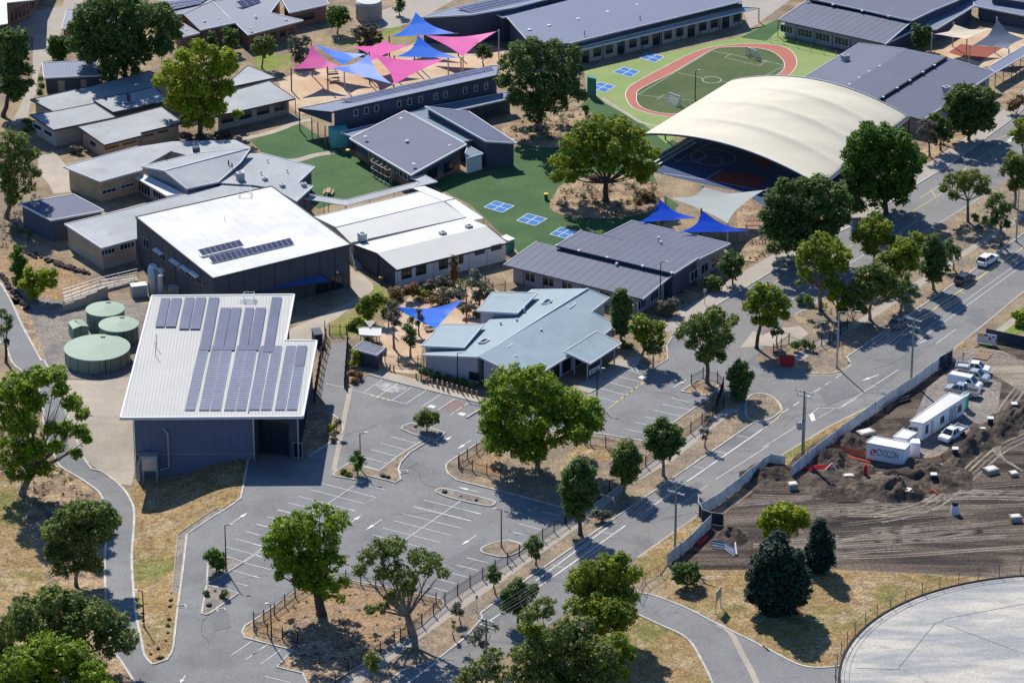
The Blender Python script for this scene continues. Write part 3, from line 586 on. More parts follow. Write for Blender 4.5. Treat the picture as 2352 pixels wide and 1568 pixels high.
# ================================================================== BUILDINGS
def inset(P, dist):
    n = len(P); A = sum(P[i].x*P[(i+1) % n].y-P[(i+1) % n].x*P[i].y for i in range(n)); sg = 1 if A > 0 else -1
    out = []
    for i in range(n):
        a = P[i]-P[i-1]; b = P[(i+1) % n]-P[i]; a = Vector((a.x, a.y)).normalized(); b = Vector((b.x, b.y)).normalized()
        na = Vector((-a.y, a.x))*sg; nb = Vector((-b.y, b.x))*sg; m = na+nb
        k = dist/max(.35, 1+na.dot(nb)); out.append(V(P[i].x+m.x*k, P[i].y+m.y*k, P[i].z))
    return out
def plane_z(P):
    a = np.array([[p.x, p.y, 1] for p in P]); z = np.array([p.z for p in P]); c = np.linalg.lstsq(a, z, rcond=None)[0]
    return lambda x, y: c[0]*x+c[1]*y+c[2]
def vol(root, px, zs, roofm, wallm=None, rib=0, ov=.6, base=-.3, th=.22, trim=None, tw=.16, wtop=.16, rname='roof', wname='wall', upper=None):
    """One roof plane traced by its corners at their heights, with the walls standing under it."""
    if isinstance(zs, (int, float)): zs = [zs]*len(px)
    P = [G(x, y, z) for (x, y), z in zip(px, zs)]; f = plane_z(P); P = [V(p.x, p.y, f(p.x, p.y)) for p in P]
    n = len(P); e = (P[(rib+1) % n]-P[rib % n]); e.z = 0; e.normalize(); g = V(-e.y, e.x, 0)
    o0 = P[0]; uv = [((p-o0).dot(e), (p-o0).dot(g)) for p in P]
    MB().prism([p-V(0, 0, th) for p in P], P, uv=uv).build(rname, roofm, root)
    W = inset(P, ov)
    if wallm:
        t = [V(p.x, p.y, f(p.x, p.y)-th-.02) for p in W]
        if upper:                        # lower storey of another material below height 'upper[0]'
            hz, lm = upper
            MB().prism([V(p.x, p.y, base) for p in inset(P, ov-.03)], [V(p.x, p.y, hz) for p in inset(P, ov-.03)]).build('lower_wall', lm, root)
        MB().prism([V(p.x, p.y, base) for p in t], t, caps=True).build(wname, wallm, root)
    if trim:
        mb = MB(); O = inset(P, -.02)
        for i in range(n):
            if trim is not True and not isinstance(trim, str) and i not in trim[1]: continue
            mb.beam(O[i]-V(0, 0, th/2-.05), O[(i+1) % n]-V(0, 0, th/2-.05), tw, th+.08)
        mb.build('gutter', trim if isinstance(trim, str) else ('trim' if trim is True else trim[0]), root)
    return W
def pick(W, i, x, y):                    # picture point on wall i -> (distance along wall, height)
    a, b = W[i % len(W)], W[(i+1) % len(W)]; t = (b-a); t.z = 0; L_ = t.length; t.normalize(); n = V(-t.y, t.x, 0)
    dd = ray(x, y); k = (a-CAM).dot(n)/dd.dot(n); p = CAM+dd*k
    return (p-a).dot(t), p.z
def win(root, W, i, a, b, panes=3, fm='white_metal', gm='glass', name='window', div=True, h=None):
    """A framed window between two picture points on wall i."""
    u0, z1 = pick(W, i, *a); u1, z0 = pick(W, i, *b)
    if h: z0, z1 = h
    put(root, W, i, u0, u1, min(z0, z1), max(z0, z1), panes, fm, gm, name)
def put(root, W, i, u0, u1, z0, z1, panes=3, fm='white_metal', gm='glass', name='window', sub='pane'):
    a, b = W[i % len(W)], W[(i+1) % len(W)]; t = (b-a); t.z = 0; t.normalize(); n = V(-t.y, t.x, 0)
    c = (a+b)/2-sum(W, V(0, 0, 0))/len(W)
    if n.dot(c) < 0: n = -n
    if u0 > u1: u0, u1 = u1, u0
    def bx(mb, p0, p1, q0, q1, d0, d1):
        B = [a+t*p+n*dd for p, dd in ((p0, d0), (p1, d0), (p1, d1), (p0, d1))]
        mb.prism([V(v.x, v.y, q0) for v in B], [V(v.x, v.y, q1) for v in B])
    mb = MB(); fw = .07
    for s in ((u0-fw, u1+fw, z0-fw, z0), (u0-fw, u1+fw, z1, z1+fw), (u0-fw, u0, z0, z1), (u1, u1+fw, z0, z1)): bx(mb, *s, -.05, .09)
    for k in range(1, panes):
        u = u0+(u1-u0)*k/panes; bx(mb, u-.03, u+.03, z0, z1, -.03, .08)
    fr = mb.build(name, fm, root)
    for k in range(panes):
        g = MB(); w_ = (u1-u0)/panes; bx(g, u0+k*w_+.03, u0+(k+1)*w_-.03, z0+.005, z1-.005, -.02, .035); g.build(sub, gm, fr)
def bld(label, at, cat='building', name='school_building'):
    return thing(name, label, cat, G(*at, 0))
def post(root, x, y, z, w_=.12, m='dark_trim', name='post'):  # a post whose head is seen at (x, y), height z
    p = G(x, y, z); MB().box((p.x, p.y, 0), w_, w_, z).build(name, m, root)
def vent(root, x, y, z, r=.25, h=.6, m='trim', name='roof_vent', cap=True):
    p = G(x, y, z-.1); mb = MB().tube([p, p+V(0, 0, h)], r*.7, 8)
    if cap: mb.tube([p+V(0, 0, h), p+V(0, 0, h+.25)], [r*1.2, r*.8], 8)
    mb.build(name, m, root)
def unit(root, x, y, z, sx=1.1, sy=1.1, sz=.9, rz=.5, m='galv', name='cooling_unit'):
    p = G(x, y, z-.1); o = MB().box(p, sx, sy, sz, rz).build(name, m, root)
    MB().box((p.x, p.y, p.z+sz-.02), sx*.6, sy*.6, .06, rz).build('grille', 'dark_trim', o)
    MB().box((p.x, p.y, p.z-.05), sx*1.15, sy*1.15, .1, rz).build('curb', 'trim', o)
def dome(root, x, y, z, r=.35):
    p = G(x, y, z); MB().tube([p-V(0, 0, .05), p+V(0, 0, .12), p+V(0, 0, .2)], [r, r*.9, r*.3], 10).build('skylight_dome', 'white_metal', root)
D = lambda *v: [(v[i], v[i+1]) for i in range(0, len(v), 2)]
# --- 1 front hall with the big solar roof
hall = bld('near grey hall with its low roof almost covered by solar panels', (500, 1060))
HR = D(349.4, 679.2)+D(675.5, 676.3, 655.9, 781.8, 727.4, 782.4, 695.5, 956, 277, 959)
HZ = 7.5
W = vol(hall, HR, HZ, 'hall_roof', None, rib=0, ov=.3, th=.3)
Pn = [G(x, y, HZ) for x, y in HR]
mbt = MB()
for i in range(6): mbt.beam(Pn[i]-V(0, 0, .12), Pn[(i+1) % 6]-V(0, 0, .12), .3, .42)
mbt.build('fascia', 'white_metal', hall)
def dw(p, z=None): return V(p.x, p.y, z)
# walls: solid room at left, glazed foyer at right
x0, y0 = G(304, 962, HZ).x, Pn[5].y+1.6
fw = G(579, 962, HZ).x; rx = Pn[4].x-.9; by = Pn[0].y-1
WA = [V(x0, y0, HZ-.3), V(fw, y0, HZ-.3), V(fw+1, by, HZ-.3), V(Pn[0].x+.8, by, HZ-.3)]
MB().prism([dw(p, -4) for p in WA], WA).build('wall', 'hall_front', hall)
WB = [V(fw+.02, y0+2.2, HZ-.3), V(rx, y0+.6, HZ-.3), V(Pn[3].x-.7, Pn[3].y-.8, HZ-.3), V(Pn[2].x-.7, Pn[2].y-.8, HZ-.3), V(Pn[1].x-.8, by, HZ-.3), V(fw+1.02, by, HZ-.3)]
MB().prism([dw(p, -1) for p in WB], WB).build('foyer_wall', 'slate_wall', hall)
put(hall, WB, 0, .6, 5.2, .3, 5.9, 4, 'dark_trim'); put(hall, WB, 0, 5.9, 7.2, 0.1, 2.4, 1, 'galv', 'glass', 'door')
for k in range(4): put(hall, WB, 1, 1.5+k*3.1, 3.8+k*3.1, .6, 5.6, 2, 'dark_trim')
cb = [V(fw, y0-.1, 0), V(fw+.25, y0-.1, 0)]
MB().box((fw, y0-.15, -.4), .22, .22, HZ-.1).build('post', 'steel', hall); MB().box((rx+.1, y0-.6, -.4), .16, .16, HZ).build('post', 'steel', hall)
ml = MB()
for k in range(1, 15): ml.box((x0+(fw-x0)*k/15, y0-.015, -3.5), .05, .05, HZ+3)
ml.build('wall_joint', 'hall_front', hall)
MB().box(((x0+fw)/2, y0-.03, .9), fw-x0, .09, .09).build('wall_trim', 'steel', hall)
MB().tube([V(x0+4.2, y0-.1, 5.2), V(x0+4.9, y0-.5, 4.4), V(x0+4.9, y0-.5, -1), V(x0+3.6, y0-.6, -1.4)], .16, 8).build('downpipe', 'galv', hall)
MB().tube([V(x0-.12, y0-.1, HZ-.4), V(x0-.12, y0-.1, -3)], .09, 6).build('downpipe', 'trim', hall)
# solar panels: two banks of columns; individual panels are parts
PH = [V(p.x, p.y, HZ+.12) for p in (G(*p, HZ+.12) for p in HR)]
pan = MB()
def panel_mesh(wd, ln):
    m = MB(); m.prism([V(0, 0, 0), V(wd, 0, 0), V(wd, ln, 0), V(0, ln, 0)], [V(0, 0, .05), V(wd, 0, .05), V(wd, ln, .05), V(0, ln, .05)])
    e = .028
    me = bpy.data.meshes.new('solar_panel')
    v = m.v+[(e, e, .056), (wd-e, e, .056), (wd-e, ln-e, .056), (e, ln-e, .056)]; f = m.f+[(8, 9, 10, 11)]
    me.from_pydata(v, [], f); me.materials.append(M['white_metal']); me.materials.append(M['panel']); me.polygons[-1].material_index = 1
    return me
def colbank(parent, tl, tr, bl, br, z, nrow, meshes, limit):
    """One column of panels between four picture points on the roof."""
    A, B, C_, E = [G(*p, z) for p in (tl, tr, bl, br)]; wd = (E-C_).length*.97
    up = (A-C_); ln = up.length/nrow; up.normalize(); ac = (E-C_).normalized()
    key = (round(wd, 2), round(ln, 3))
    me = panel_mesh(wd, ln*.97)
    rot = Matrix(((ac.x, up.x, 0), (ac.y, up.y, 0), (0, 0, 1)))
    rest = MB()
    for k in range(nrow):
        p = C_+up*ln*k
        if limit[0] > 0:
            o = bpy.data.objects.new('solar_panel', me); COL.objects.link(o); o.parent = parent; o.location = p-parent_loc(parent)
            o.rotation_euler = rot.to_euler(); limit[0] -= 1
        else:
            rest.face([p+V(0, 0, .1), p+ac*wd+V(0, 0, .1), p+ac*wd+up*ln*.93+V(0, 0, .1), p+up*ln*.93+V(0, 0, .1)])
    return rest
lim = [300]; extra = MB()
BK = []
ctop = q('C1', 1900, 85)[0][1]; bot = q('C1', 1700, 665)[0][1]
cols_b = [((1790, 1890), (1658, 1755), 'C1'), ((1905, 1995), (1787, 1885), 'C1'), ((2000, 2095), (1890, 1985), 'C1'), ((2130, 2222), (2013, 2112), 'C1'), ((2226, 2320), (2118, 2212), 'C1')]
def xy(code, x, y): return q(code, x, y)[0]
for t, b_, c in cols_b:
    BK.append((xy(c, t[0], 88), xy(c, t[1], 88), xy(c, b_[0], 665), xy(c, b_[1], 665), 31))
for t, b_ in (((-47, 43), (-45-0, 5)),):
    pass
for t, b_ in (((60, 155), (-42, 52)), ((165, 262), (60, 158)), ((290, 382), (185, 282)), ((390, 487), (292, 388))):
    BK.append((xy('C2', t[0], 88), xy('C2', t[1], 88), xy('C2', b_[0], 662), xy('C2', b_[1], 662), 31))
BK.insert(5, (xy('C1', 2350, 88), xy('C2', 40, 88), xy('C1', 2243, 664), xy('C2', -45-10, 664), 31))
for bk in BK:
    r = colbank(hall, *bk[:4], HZ+.12, bk[4], None, lim); extra.v, extra.f = extra.v+r.v, extra.f+[tuple(i+len(extra.v) for i in f) for f in r.f] if False else extra.f
    if r.f:
        base = len(extra.v); extra.v += r.v; extra.f += [tuple(i+base for i in f) for f in r.f]
def more(tl, tr, bl, br, n):
    r = colbank(hall, tl, tr, bl, br, HZ+.12, n, None, lim); base = len(extra.v); extra.v += r.v; extra.f += [tuple(i+base for i in f) for f in r.f]
for a0, a1, b0, b1, yt, yb, n in ((1450, 1540, 1395, 1480, 1170, 1430, 13), (1545, 1640, 1485, 1582, 1170, 1430, 13), (1665, 1755, 1608, 1700, 1165, 1450, 14), (1765, 1862, 1705, 1800, 1165, 1450, 14), (1880, 1980, 1790, 1890, 1165, 1640, 23), (1985, 2078, 1910, 2010, 1258, 1640, 18), (2083, 2180, 2015, 2110, 1258, 1640, 18), (2205, 2295, 2138, 2225, 1258, 1640, 18), (2300, 2400, 2230, 2330, 1258, 1640, 18)):
    more(xy('B1', a0, yt), xy('B1', a1, yt), xy('B1', b0, yb+195 if 0 else yb), xy('B1', b1, yb), n)
more(xy('B2', 163, 1162), xy('B2', 255, 1162), xy('B2', 80, 1655), xy('B2', 175, 1655), 24)
if extra.f:
    ex = extra.build('solar_panel_array', 'panel', hall); ex['kind'] = 'stuff'
for x, y in (('C1', (1410, 110)), ('C1', (1400, 180))):
    p = G(*xy(x, *y), HZ); MB().tube([p, p+V(0, 0, 2.4)], .05, 6).build('flue', 'dark_trim', hall)
def hatch(root, x, y, z, s=1.6):
    p = G(x, y, z); mb = MB()
    for a in (-1, 1):
        for b_ in (-1, 1): mb.beam(p+V(a*s/2, b_*s/2, -.1), p+V(a*s/2, b_*s/2, 1.1), .06)
        for h in (.6, 1.1): mb.beam(p+V(a*s/2, -s/2, h), p+V(a*s/2, s/2, h), .05); mb.beam(p+V(-s/2, a*s/2, h), p+V(s/2, a*s/2, h), .05)
    for k in range(-2, 3): mb.beam(p+V(-s*.9, k*.35-.5, .02), p+V(s*.9, k*.35-.5, .02), .05)
    for a in (-.8, .8): mb.beam(p+V(a*.5, -s, .02), p+V(a*.5, s*.2, .02), .06)
    mb.build('access_hatch', 'white_metal', root)
hatch(hall, 572, 690, HZ)
# plant unit on its stand beside the left wall
au = thing('plant_unit', 'grey mechanical plant cabinet on a steel stand against the shaded hall wall', 'machine', V(x0+2.2, y0-1.3, -2.9))
c = parent_loc(au)
MB().box((c.x, c.y, c.z+2), 2.3, 1.6, 2.4).build('cabinet', 'galv', au); MB().box((c.x, c.y-.83, c.z+2.2), 1.9, .06, 1.9).build('panel', 'steel', au)
mb = MB()
for a in (-1, 1):
    for b_ in (-.7, .7): mb.beam(V(c.x+a, c.y+b_, c.z), V(c.x+a, c.y+b_, c.z+2), .12)
mb.build('stand', 'galv', au); MB().tube([V(c.x-1.6, c.y, c.z), V(c.x-1.7, c.y, c.z+2.6), V(c.x-1.2, c.y+.3, c.z+4)], .22, 8).build('pipe', 'galv', au)
# --- 2 white-roofed gymnasium
gym = bld('tall dark gymnasium with a plain white roof and two short rows of solar panels', (650, 680))
GR = D(312.3, 498.5, 623.5, 428, 805.3, 561.6, 489, 639); GZ = [8.4, 8.4, 7.4, 7.4]
W = vol(gym, GR, GZ, 'white_roof', 'hall_wall', rib=0, ov=.15, base=-1, trim='dark_trim', tw=.2)
mj = MB()
for i, n in ((2, 9), (3, 6)):
    a, b = W[i], W[(i+1) % 4]
    for k in range(1, n):
        p = a.lerp(b, k/n); mj.box((p.x, p.y, -1), .12, .12, 8)
mj.build('wall_joint', 'dark_trim', gym)
for a, b in ((q('B1', 1290, 620, 1345, 740)), (q('B1', 1440, 750, 1490, 840)), (q('B1', 1590, 860, 1640, 940)), (q('B1', 1670, 905, 1725, 990)), (q('B1', 1765, 970, 1815, 1055))): win(gym, W, 3, a, b, 2, 'galv')
for s in ((1400, 718, 1470, 755), (1550, 812, 1620, 850), (1640, 870, 1710, 905), (1725, 920, 1795, 960)):
    a, b = q('B1', *s); ua, za = pick(W, 3, *a); ub, zb = pick(W, 3, *b); A, B = W[3], W[0]; t = (B-A); t.z = 0; t.normalize(); n = V(-t.y, t.x, 0)
    if n.x > 0: n = -n
    m = MB(); p0 = A+t*ua; p1 = A+t*ub; m.prism([dw(p0, za), dw(p1, za), dw(p1+n*.7, za-.2), dw(p0+n*.7, za-.2)], [dw(p0, za+.08), dw(p1, za+.08), dw(p1+n*.7, za-.12), dw(p0+n*.7, za-.12)]); m.build('awning', 'white_metal', gym)
hatch(gym, 562, 448, 8.2, 2)
p = G(*xy('B1', 2020, 470), 8.1); MB().tube([p, p+V(0, 0, .9)], .05, 6).build('flue', 'trim', gym)
def tilt_row(root, a, b, z, n, dep=1.5):
    A, B = G(*a, z), G(*b, z); t = B-A; L_ = t.length; t.normalize(); g = V(-t.y, t.x, 0)
    if g.y < 0: g = -g
    me = panel_mesh(L_/n*.97, dep); rot = Matrix.Rotation(math.atan2(t.y, t.x), 3, 'Z') @ Matrix.Rotation(R(22), 3, 'X')
    for k in range(n):
        o = bpy.data.objects.new('solar_panel', me); COL.objects.link(o); o.parent = root; o.location = A+t*(L_*k/n)+V(0, 0, .12)-g*0-parent_loc(root); o.rotation_euler = rot.to_euler()
    mb = MB()
    for k in range(n+1):
        p = A+t*(L_*k/n); mb.beam(p+g*dep*.9, p+g*dep*.9+V(0, 0, .75), .05); mb.beam(p-g*.2, p+g*dep*.95, .05)
    mb.build('panel_stand', 'white_metal', root)
tilt_row(gym, *q('B1', 1820, 795, 2195, 705), 7.9, 8); a = xy('B1', 1915, 862); tilt_row(gym, a, xy('B2', 365, 688), 7.6, 16)
MBp = vol(gym, q('B2', -20, 1130, 20, 1080, 590, 945, 690, 1015), [3, 3.4, 3.4, 3], 'blue_roof', None, ov=.2, th=.15, trim='dark_trim', rname='canopy')
for x, y in q('B2', 680, 1018, 530, 1050): post(gym, x, y, 3)
put(gym, W, 2, 1.5, 6.5, .2, 2.6, 4, 'dark_trim', 'glass', 'doorway')
vent(gym, *xy('B2', 752, 945), 3.5, .2, .1, 'white_metal', 'wall_light')
# --- 3 white classrooms behind the gymnasium (two joined blocks)
cls = bld('long white classroom block with ridged cream roofs and a lean-to veranda', (1080, 650))
vol(cls, q('B2', 545, 440, 1500, 212, 1700, 300, 735, 533), [3.3, 3.3, 4.2, 4.2], 'cream_roof', 'cream_wall', rib=0, ov=.3, base=0, trim='trim', tw=.1)
vol(cls, q('B2', 735, 534, 1700, 301, 1905, 440, 870, 672), [4.2, 4.2, 3.6, 3.6], 'cream_roof', 'cream_wall', rib=0, ov=.05, base=0)
vol(cls, q('B2', 895, 690, 1908, 444, 2095, 520, 1110, 770), [3.4, 3.4, 4.3, 4.3], 'cream_roof', 'slate_wall', rib=0, ov=.1, base=0, trim=('dark_trim', [0, 3]), tw=.14)
W = vol(cls, q('B2', 1110, 771, 2095, 521, 2285, 672, 1285, 920), [4.3, 4.3, 3.2, 3.2], 'cream_roof', 'cream_wall', rib=0, ov=.25, base=0, trim=('dark_trim', [1, 2, 3]), tw=.1)
MB().prism([dw(W[0].lerp(W[3], t)+V(-.04, -.02, 0), 0) for t in (0, 1)]+[dw(W[3].lerp(W[2], .001), 0), dw(W[0]+V(.1, 0, 0), 0)], [dw(W[0]+V(-.04, -.02, 0), 4), dw(W[3]+V(-.04, -.02, 0), 3), dw(W[3].lerp(W[2], .001), 3), dw(W[0]+V(.1, 0, 0), 4)]).build('end_wall', 'slate_wall', cls)
for s in ((1330, 915, 1415, 978), (1460, 885, 1545, 945), (1668, 838, 1740, 895), (1845, 795, 1878, 850), (1990, 745, 2070, 762), (2135, 702, 2222, 722)): win(cls, W, 2, *q('B2', *s), 2, 'dark_trim')
for s in (1280, 1620, 1940, 2100):
    u, z = pick(W, 2, *xy('B2', s, 930)); put(cls, W, 2, u, u+.06, .2, 2.9, 1, 'trim', 'trim', 'downpipe', 'bracket')
vol(cls, q('B2', 1430, 180, 1530, 160, 1800, 272, 1700, 298), [3.0, 2.8, 2.8, 3.0], 'white_metal', None, rib=1, ov=.2, th=.12, rname='veranda_roof')
vol(cls, q('B2', 1720, 300, 1812, 282, 2068, 450, 1970, 472, 1900, 438), [3.1, 2.8, 2.8, 3.1, 3.2], 'white_metal', None, rib=1, ov=.2, th=.12, rname='veranda_roof')
for p_ in q('B2', 2068, 452, 1800, 275, 1540, 165): post(cls, *p_, 2.8, .1)
unit(cls, *xy('B2', 975, 640), 3.9, 1.2, 1.2, 1.1); unit(cls, *xy('B2', 1700, 612), 3.9, 1, 1, .8); unit(cls, *xy('B2', 1935, 552), 3.9, 1, 1, .8)
# stairs at the end door
st = thing('stairs', 'short flight of steps with handrails at the dark end wall of the white block', 'stairs', G(*xy('B2', 950, 960)))
a = G(*xy('B2', 985, 975)); b = G(*xy('B2', 925, 820), 1.1); dr = (a-b); dr.z = 0; dr.normalize(); sd_ = V(-dr.y, dr.x, 0)
MB().prism([dw(b+sd_*s1*.8-dr*s2, 0) for s1, s2 in ((-1, 0), (1, 0), (1, 1.4), (-1, 1.4))], [dw(b+sd_*s1*.8-dr*s2, 1.1) for s1, s2 in ((-1, 0), (1, 0), (1, 1.4), (-1, 1.4))]).build('landing', 'galv', st)
for k in range(6):
    c_ = b+dr*(.3*k+.15); MB().box((c_.x, c_.y, 0), .29, 1.5, 1.05-.17*k, math.atan2(dr.y, dr.x)).build('step', 'galv', st)
for s1 in (-.8, .8):
    MB().beam(dw(b, 2)+sd_*s1, dw(b+dr*2, 1)+sd_*s1, .06).beam(dw(b+dr*2, 0)+sd_*s1, dw(b+dr*2, 1)+sd_*s1, .06).beam(dw(b, 1)+sd_*s1, dw(b, 2)+sd_*s1, .06).build('handrail', 'steel', st)
# --- 4 kindergarten with pale blue-grey roofs
kin = bld('low kindergarten with pale blue-grey roofs and a square porch', (1250, 870))
RD0, RD1 = (1350, 663), (1099, 818.4)
W1 = vol(kin, [RD1, (968.7, 815)]+[(1000, 797), (1115, 745), (1140, 720), (1221, 661.7), RD0], [4.9, 3.3, 3.35, 3.5, 3.6, 3.7, 4.9], 'pale_blue_roof', 'light_wall', rib=-1 % 7, ov=.5, base=0, trim=('trim', [0, 6]), tw=.1)
W2 = vol(kin, [RD0, (1399.8, 686), (1357.6, 715.4), (1417.7, 747.3), (1385.7, 766.4), (1213.7, 874.1), RD1], [4.9, 3.9, 4.1, 2.9, 3.3, 3.2, 4.9], 'pale_blue_roof', 'light_wall', rib=-1 % 7, ov=.6, base=0, trim=('trim', [0, 1, 2, 3, 4, 5]), tw=.1)
vol(kin, D(1095, 714, 1131, 671, 1234, 673, 1188, 719), [4.4, 4.4, 4.9, 4.9], 'pale_blue_roof', 'light_wall', rib=1, ov=.5, base=0, trim=True, tw=.1, rname='raised_roof')
vol(kin, D(968, 794, 1013, 745, 1111, 744.5, 1066, 798), [4.0, 4.0, 4.6, 4.6], 'pale_blue_roof', 'light_wall', rib=1, ov=.5, base=0, trim=True, tw=.1, rname='raised_roof')
W3 = vol(kin, q('C3', 512, 140, 800, -42, 1022, 65, 740, 248), [3.8, 3.8, 3.0, 3.0], 'pale_blue_roof', None, rib=0, ov=.3, base=0, trim=True, tw=.12, rname='porch_roof')
for p_ in q('C3', 718, 235, 840, 180, 960, 105, 600, 180): post(kin, *p_, 2.95, .22, 'light_wall')
u, z = pick(W1, 0, *xy('C2', 1940, 320)); win(kin, W1, 0, *q('C2', 1940, 320, 2025, 400), 1, 'dark_trim')
a0, b0 = W2[5], W2[6]
for s in ((80, 6), (0, 0)): pass
for k in range(5): put(kin, W2, 4, 2.2+k*3.2, 4.4+k*3.2, .3, 2.5, 2, 'dark_trim')
put(kin, W2, 5, 1.2, 2.8, .8, 2.4, 1, 'trim', 'sail_royal', 'wall_sign', 'sign_board')
sgn = thing('banner', 'white printed banner hanging between the kindergarten porch posts', 'banner', G(*xy('C3', 780, 330), 0))
a, b = q('C3', 735, 240, 835, 185); A, B = G(*a, 3), G(*b, 3); A.z = B.z = 0; t_ = (B-A).normalized()
MB().prism([A+V(0, 0, .9), B+V(0, 0, .9), B+V(.05, .05, .9), A+V(.05, .05, .9)], [A+V(0, 0, 1.7), B+V(0, 0, 1.7), B+V(.05, .05, 1.7), A+V(.05, .05, 1.7)]).build('cloth', 'white_metal', sgn)
mk = MB(); nn = V(t_.y, -t_.x, 0)
for k, (u0, u1, z0, z1) in enumerate(((.3, .9, 1.1, 1.5), (1.2, 2.1, 1.35, 1.5), (1.2, 2.4, 1.05, 1.2), (2.8, 3.4, 1.1, 1.5))):
    mk.prism([A+t_*u0+nn*.02+V(0, 0, z0), A+t_*u1+nn*.02+V(0, 0, z0), A+t_*u1+nn*.03+V(0, 0, z0), A+t_*u0+nn*.03+V(0, 0, z0)], [A+t_*u0+nn*.02+V(0, 0, z1), A+t_*u1+nn*.02+V(0, 0, z1), A+t_*u1+nn*.03+V(0, 0, z1), A+t_*u0+nn*.03+V(0, 0, z1)])
mk.build('print', 'logo_text', sgn)
for x, y, z in ((1203, 716, 4.4), (1187, 741, 4.2), (1243, 765, 4.1), (1265, 700, 4.3), (1150, 748, 4), (1185, 826, 3.7)): vent(kin, x, y, z, .2, .5)
for px_ in (q('B3', 305, 1215, 350, 1178, 402, 1185, 350, 1222), q('B3', 510, 1235, 545, 1205, 612, 1220, 560, 1260), q('C2', 2020, 55, 2070, 25, 2118, 30, 2070, 60), q('C2', 2225, 75, 2270, 55, 2325, 70, 2290, 100)):
    vol(kin, px_, 4.6, 'glass', None, ov=.1, th=.3, trim='trim', tw=.12, rname='roof_window')
# --- 5 dark classrooms right of centre
dk = bld('wide dark classroom block with three stepped grey roofs, near the street trees', (1300, 700))
W = vol(dk, q('B3', -35, 870, 262, 660, 1492, 952, 1215, 1178), [3.2, 4.1, 4.1, 3.2], 'slate_roof', 'grey_wall', rib=1, ov=1.1, base=0, trim=('trim', [0, 2]), tw=.1)
vol(dk, q('B3', 440, 697, 665, 560, 1715, 808, 1495, 948), [4.7, 4.5, 4.5, 4.7], 'slate_roof', 'slate_wall', rib=1, ov=.5, base=0, trim=('trim', [0, 2]), tw=.1)
W2 = vol(dk, q('B3', 860, 602, 1120, 475, 2000, 680, 1720, 818), [4.5, 3.5, 3.5, 4.5], 'slate_roof', 'grey_wall', rib=1, ov=.7, base=0, trim=('trim', [0, 1, 2]), tw=.1)
mb = MB(); A, B = G(*xy('B3', 445, 705), 4.4), G(*xy('B3', 1490, 952), 4.4); mb.beam(A, B, .3, .3); mb.build('dark_gutter_strip', 'black_metal', dk)  # black beam stands in for the shadow gap under the upper roof edge
for x, y in q('B3', 440, 703, 640, 750, 893, 810, 1212, 888, 1475, 950): p = G(x, y, 4.5); MB().box(p, .4, .4, .25).build('rainhead', 'trim', dk)
for k in range(6): put(dk, W, 3, 2+k*3.6, 4+k*3.6, .9, 2.3, 2, 'trim')
for k in range(3): put(dk, W, 2, 2+k*4, 4.4+k*4, .8, 2.4, 3, 'trim')
for k in range(3): put(dk, W2, 2, 2+k*3.6, 4.4+k*3.6, .8, 2.4, 2, 'trim')
for i in range(6):
    a = xy('B3', 145+i*175, 908+i*42); post(dk, *a, 3.1, .12)
vent(dk, *xy('B3', 980, 890), 3.8, .25, .5); vent(dk, *xy('B3', 1357, 660), 4.2, .25, .6); vent(dk, *xy('B3', 1378, 690), 4.2, .25, .4)
# --- 6 / 7 dark classrooms at top right
ur = bld('dark classroom block at the top right edge with a row of windows facing the oval', (1900, 110))
W = vol(ur, q('A4', 138, 182, 420, -8, 1340, 195, 1100, 400, 1065, 388), [3.4, 4.3, 4.3, 3.4, 3.4], 'slate_roof', 'grey_wall', rib=1, ov=1.0, base=0, trim=('trim', [0, 2]), tw=.12)
vol(ur, q('A4', 425, -12, 620, -160, 1900, -80, 1750, 5, 1540, 90, 1340, 190), [4.8, 4.6, 4.6, 4.7, 4.8, 4.8], 'slate_roof', 'slate_wall', rib=0, ov=.4, base=0, trim='trim', tw=.1)
for s in ((165, 235, 270, 290), (315, 275, 445, 330), (475, 305, 600, 365), (650, 335, 770, 400)): win(ur, W, 4, *q('A4', *s), 4, 'trim', h=(.9, 2.3))
for i in range(5): post(ur, *xy('A4', 140+i*163, 190+i*38), 3.2, .14)
mb = MB(); A, B = G(*xy('A4', 420, 2), 4.6), G(*xy('A4', 1335, 197), 4.5); mb.beam(A, B, .3, .25); mb.build('dark_gutter_strip', 'black_metal', ur)
for x, y in q('A4', 400, 5, 630, 50, 893, 105, 1130, 155): p = G(x, y, 4.6); MB().box(p, .4, .4, .25).build('rainhead', 'trim', ur)
wd = bld('wide dark classroom block directly behind the cream arched canopy', (2050, 270))
vol(wd, q('A4', 330, 722, 870, 392, 1290, 442, 715, 805), [3.4, 3.4, 4.6, 4.6], 'slate_roof', 'grey_wall', rib=3, ov=.8, base=0, trim=('trim', [0, 1]), tw=.1)
vol(wd, q('A4', 720, 803, 1292, 440, 1652, 512, 1028, 908), [4.6, 4.6, 4.3, 4.3], 'slate_roof', 'grey_wall', rib=3, ov=.2, base=0)
W = vol(wd, q('A4', 1032, 902, 1658, 520, 2092, 652, 1440, 1080, 1300, 1040), [4.0, 4.0, 3.3, 3.3, 3.5], 'slate_roof', 'grey_wall', rib=0, ov=.8, base=0, trim=('trim', [1, 2]), tw=.1)
mb = MB(); A, B = G(*xy('A4', 1030, 906), 4.35), G(*xy('A4', 1655, 516), 4.35); mb.beam(A, B, .35, .25); mb.build('dark_gutter_strip', 'black_metal', wd)
for x, y in q('A4', 1085, 878, 1210, 797, 1325, 730, 1442, 655, 1545, 592, 1050, 600, 955, 650, 865, 705, 780, 765): p = G(x, y, 4.4); MB().box(p, .4, .4, .2).build('rainhead', 'trim', wd)
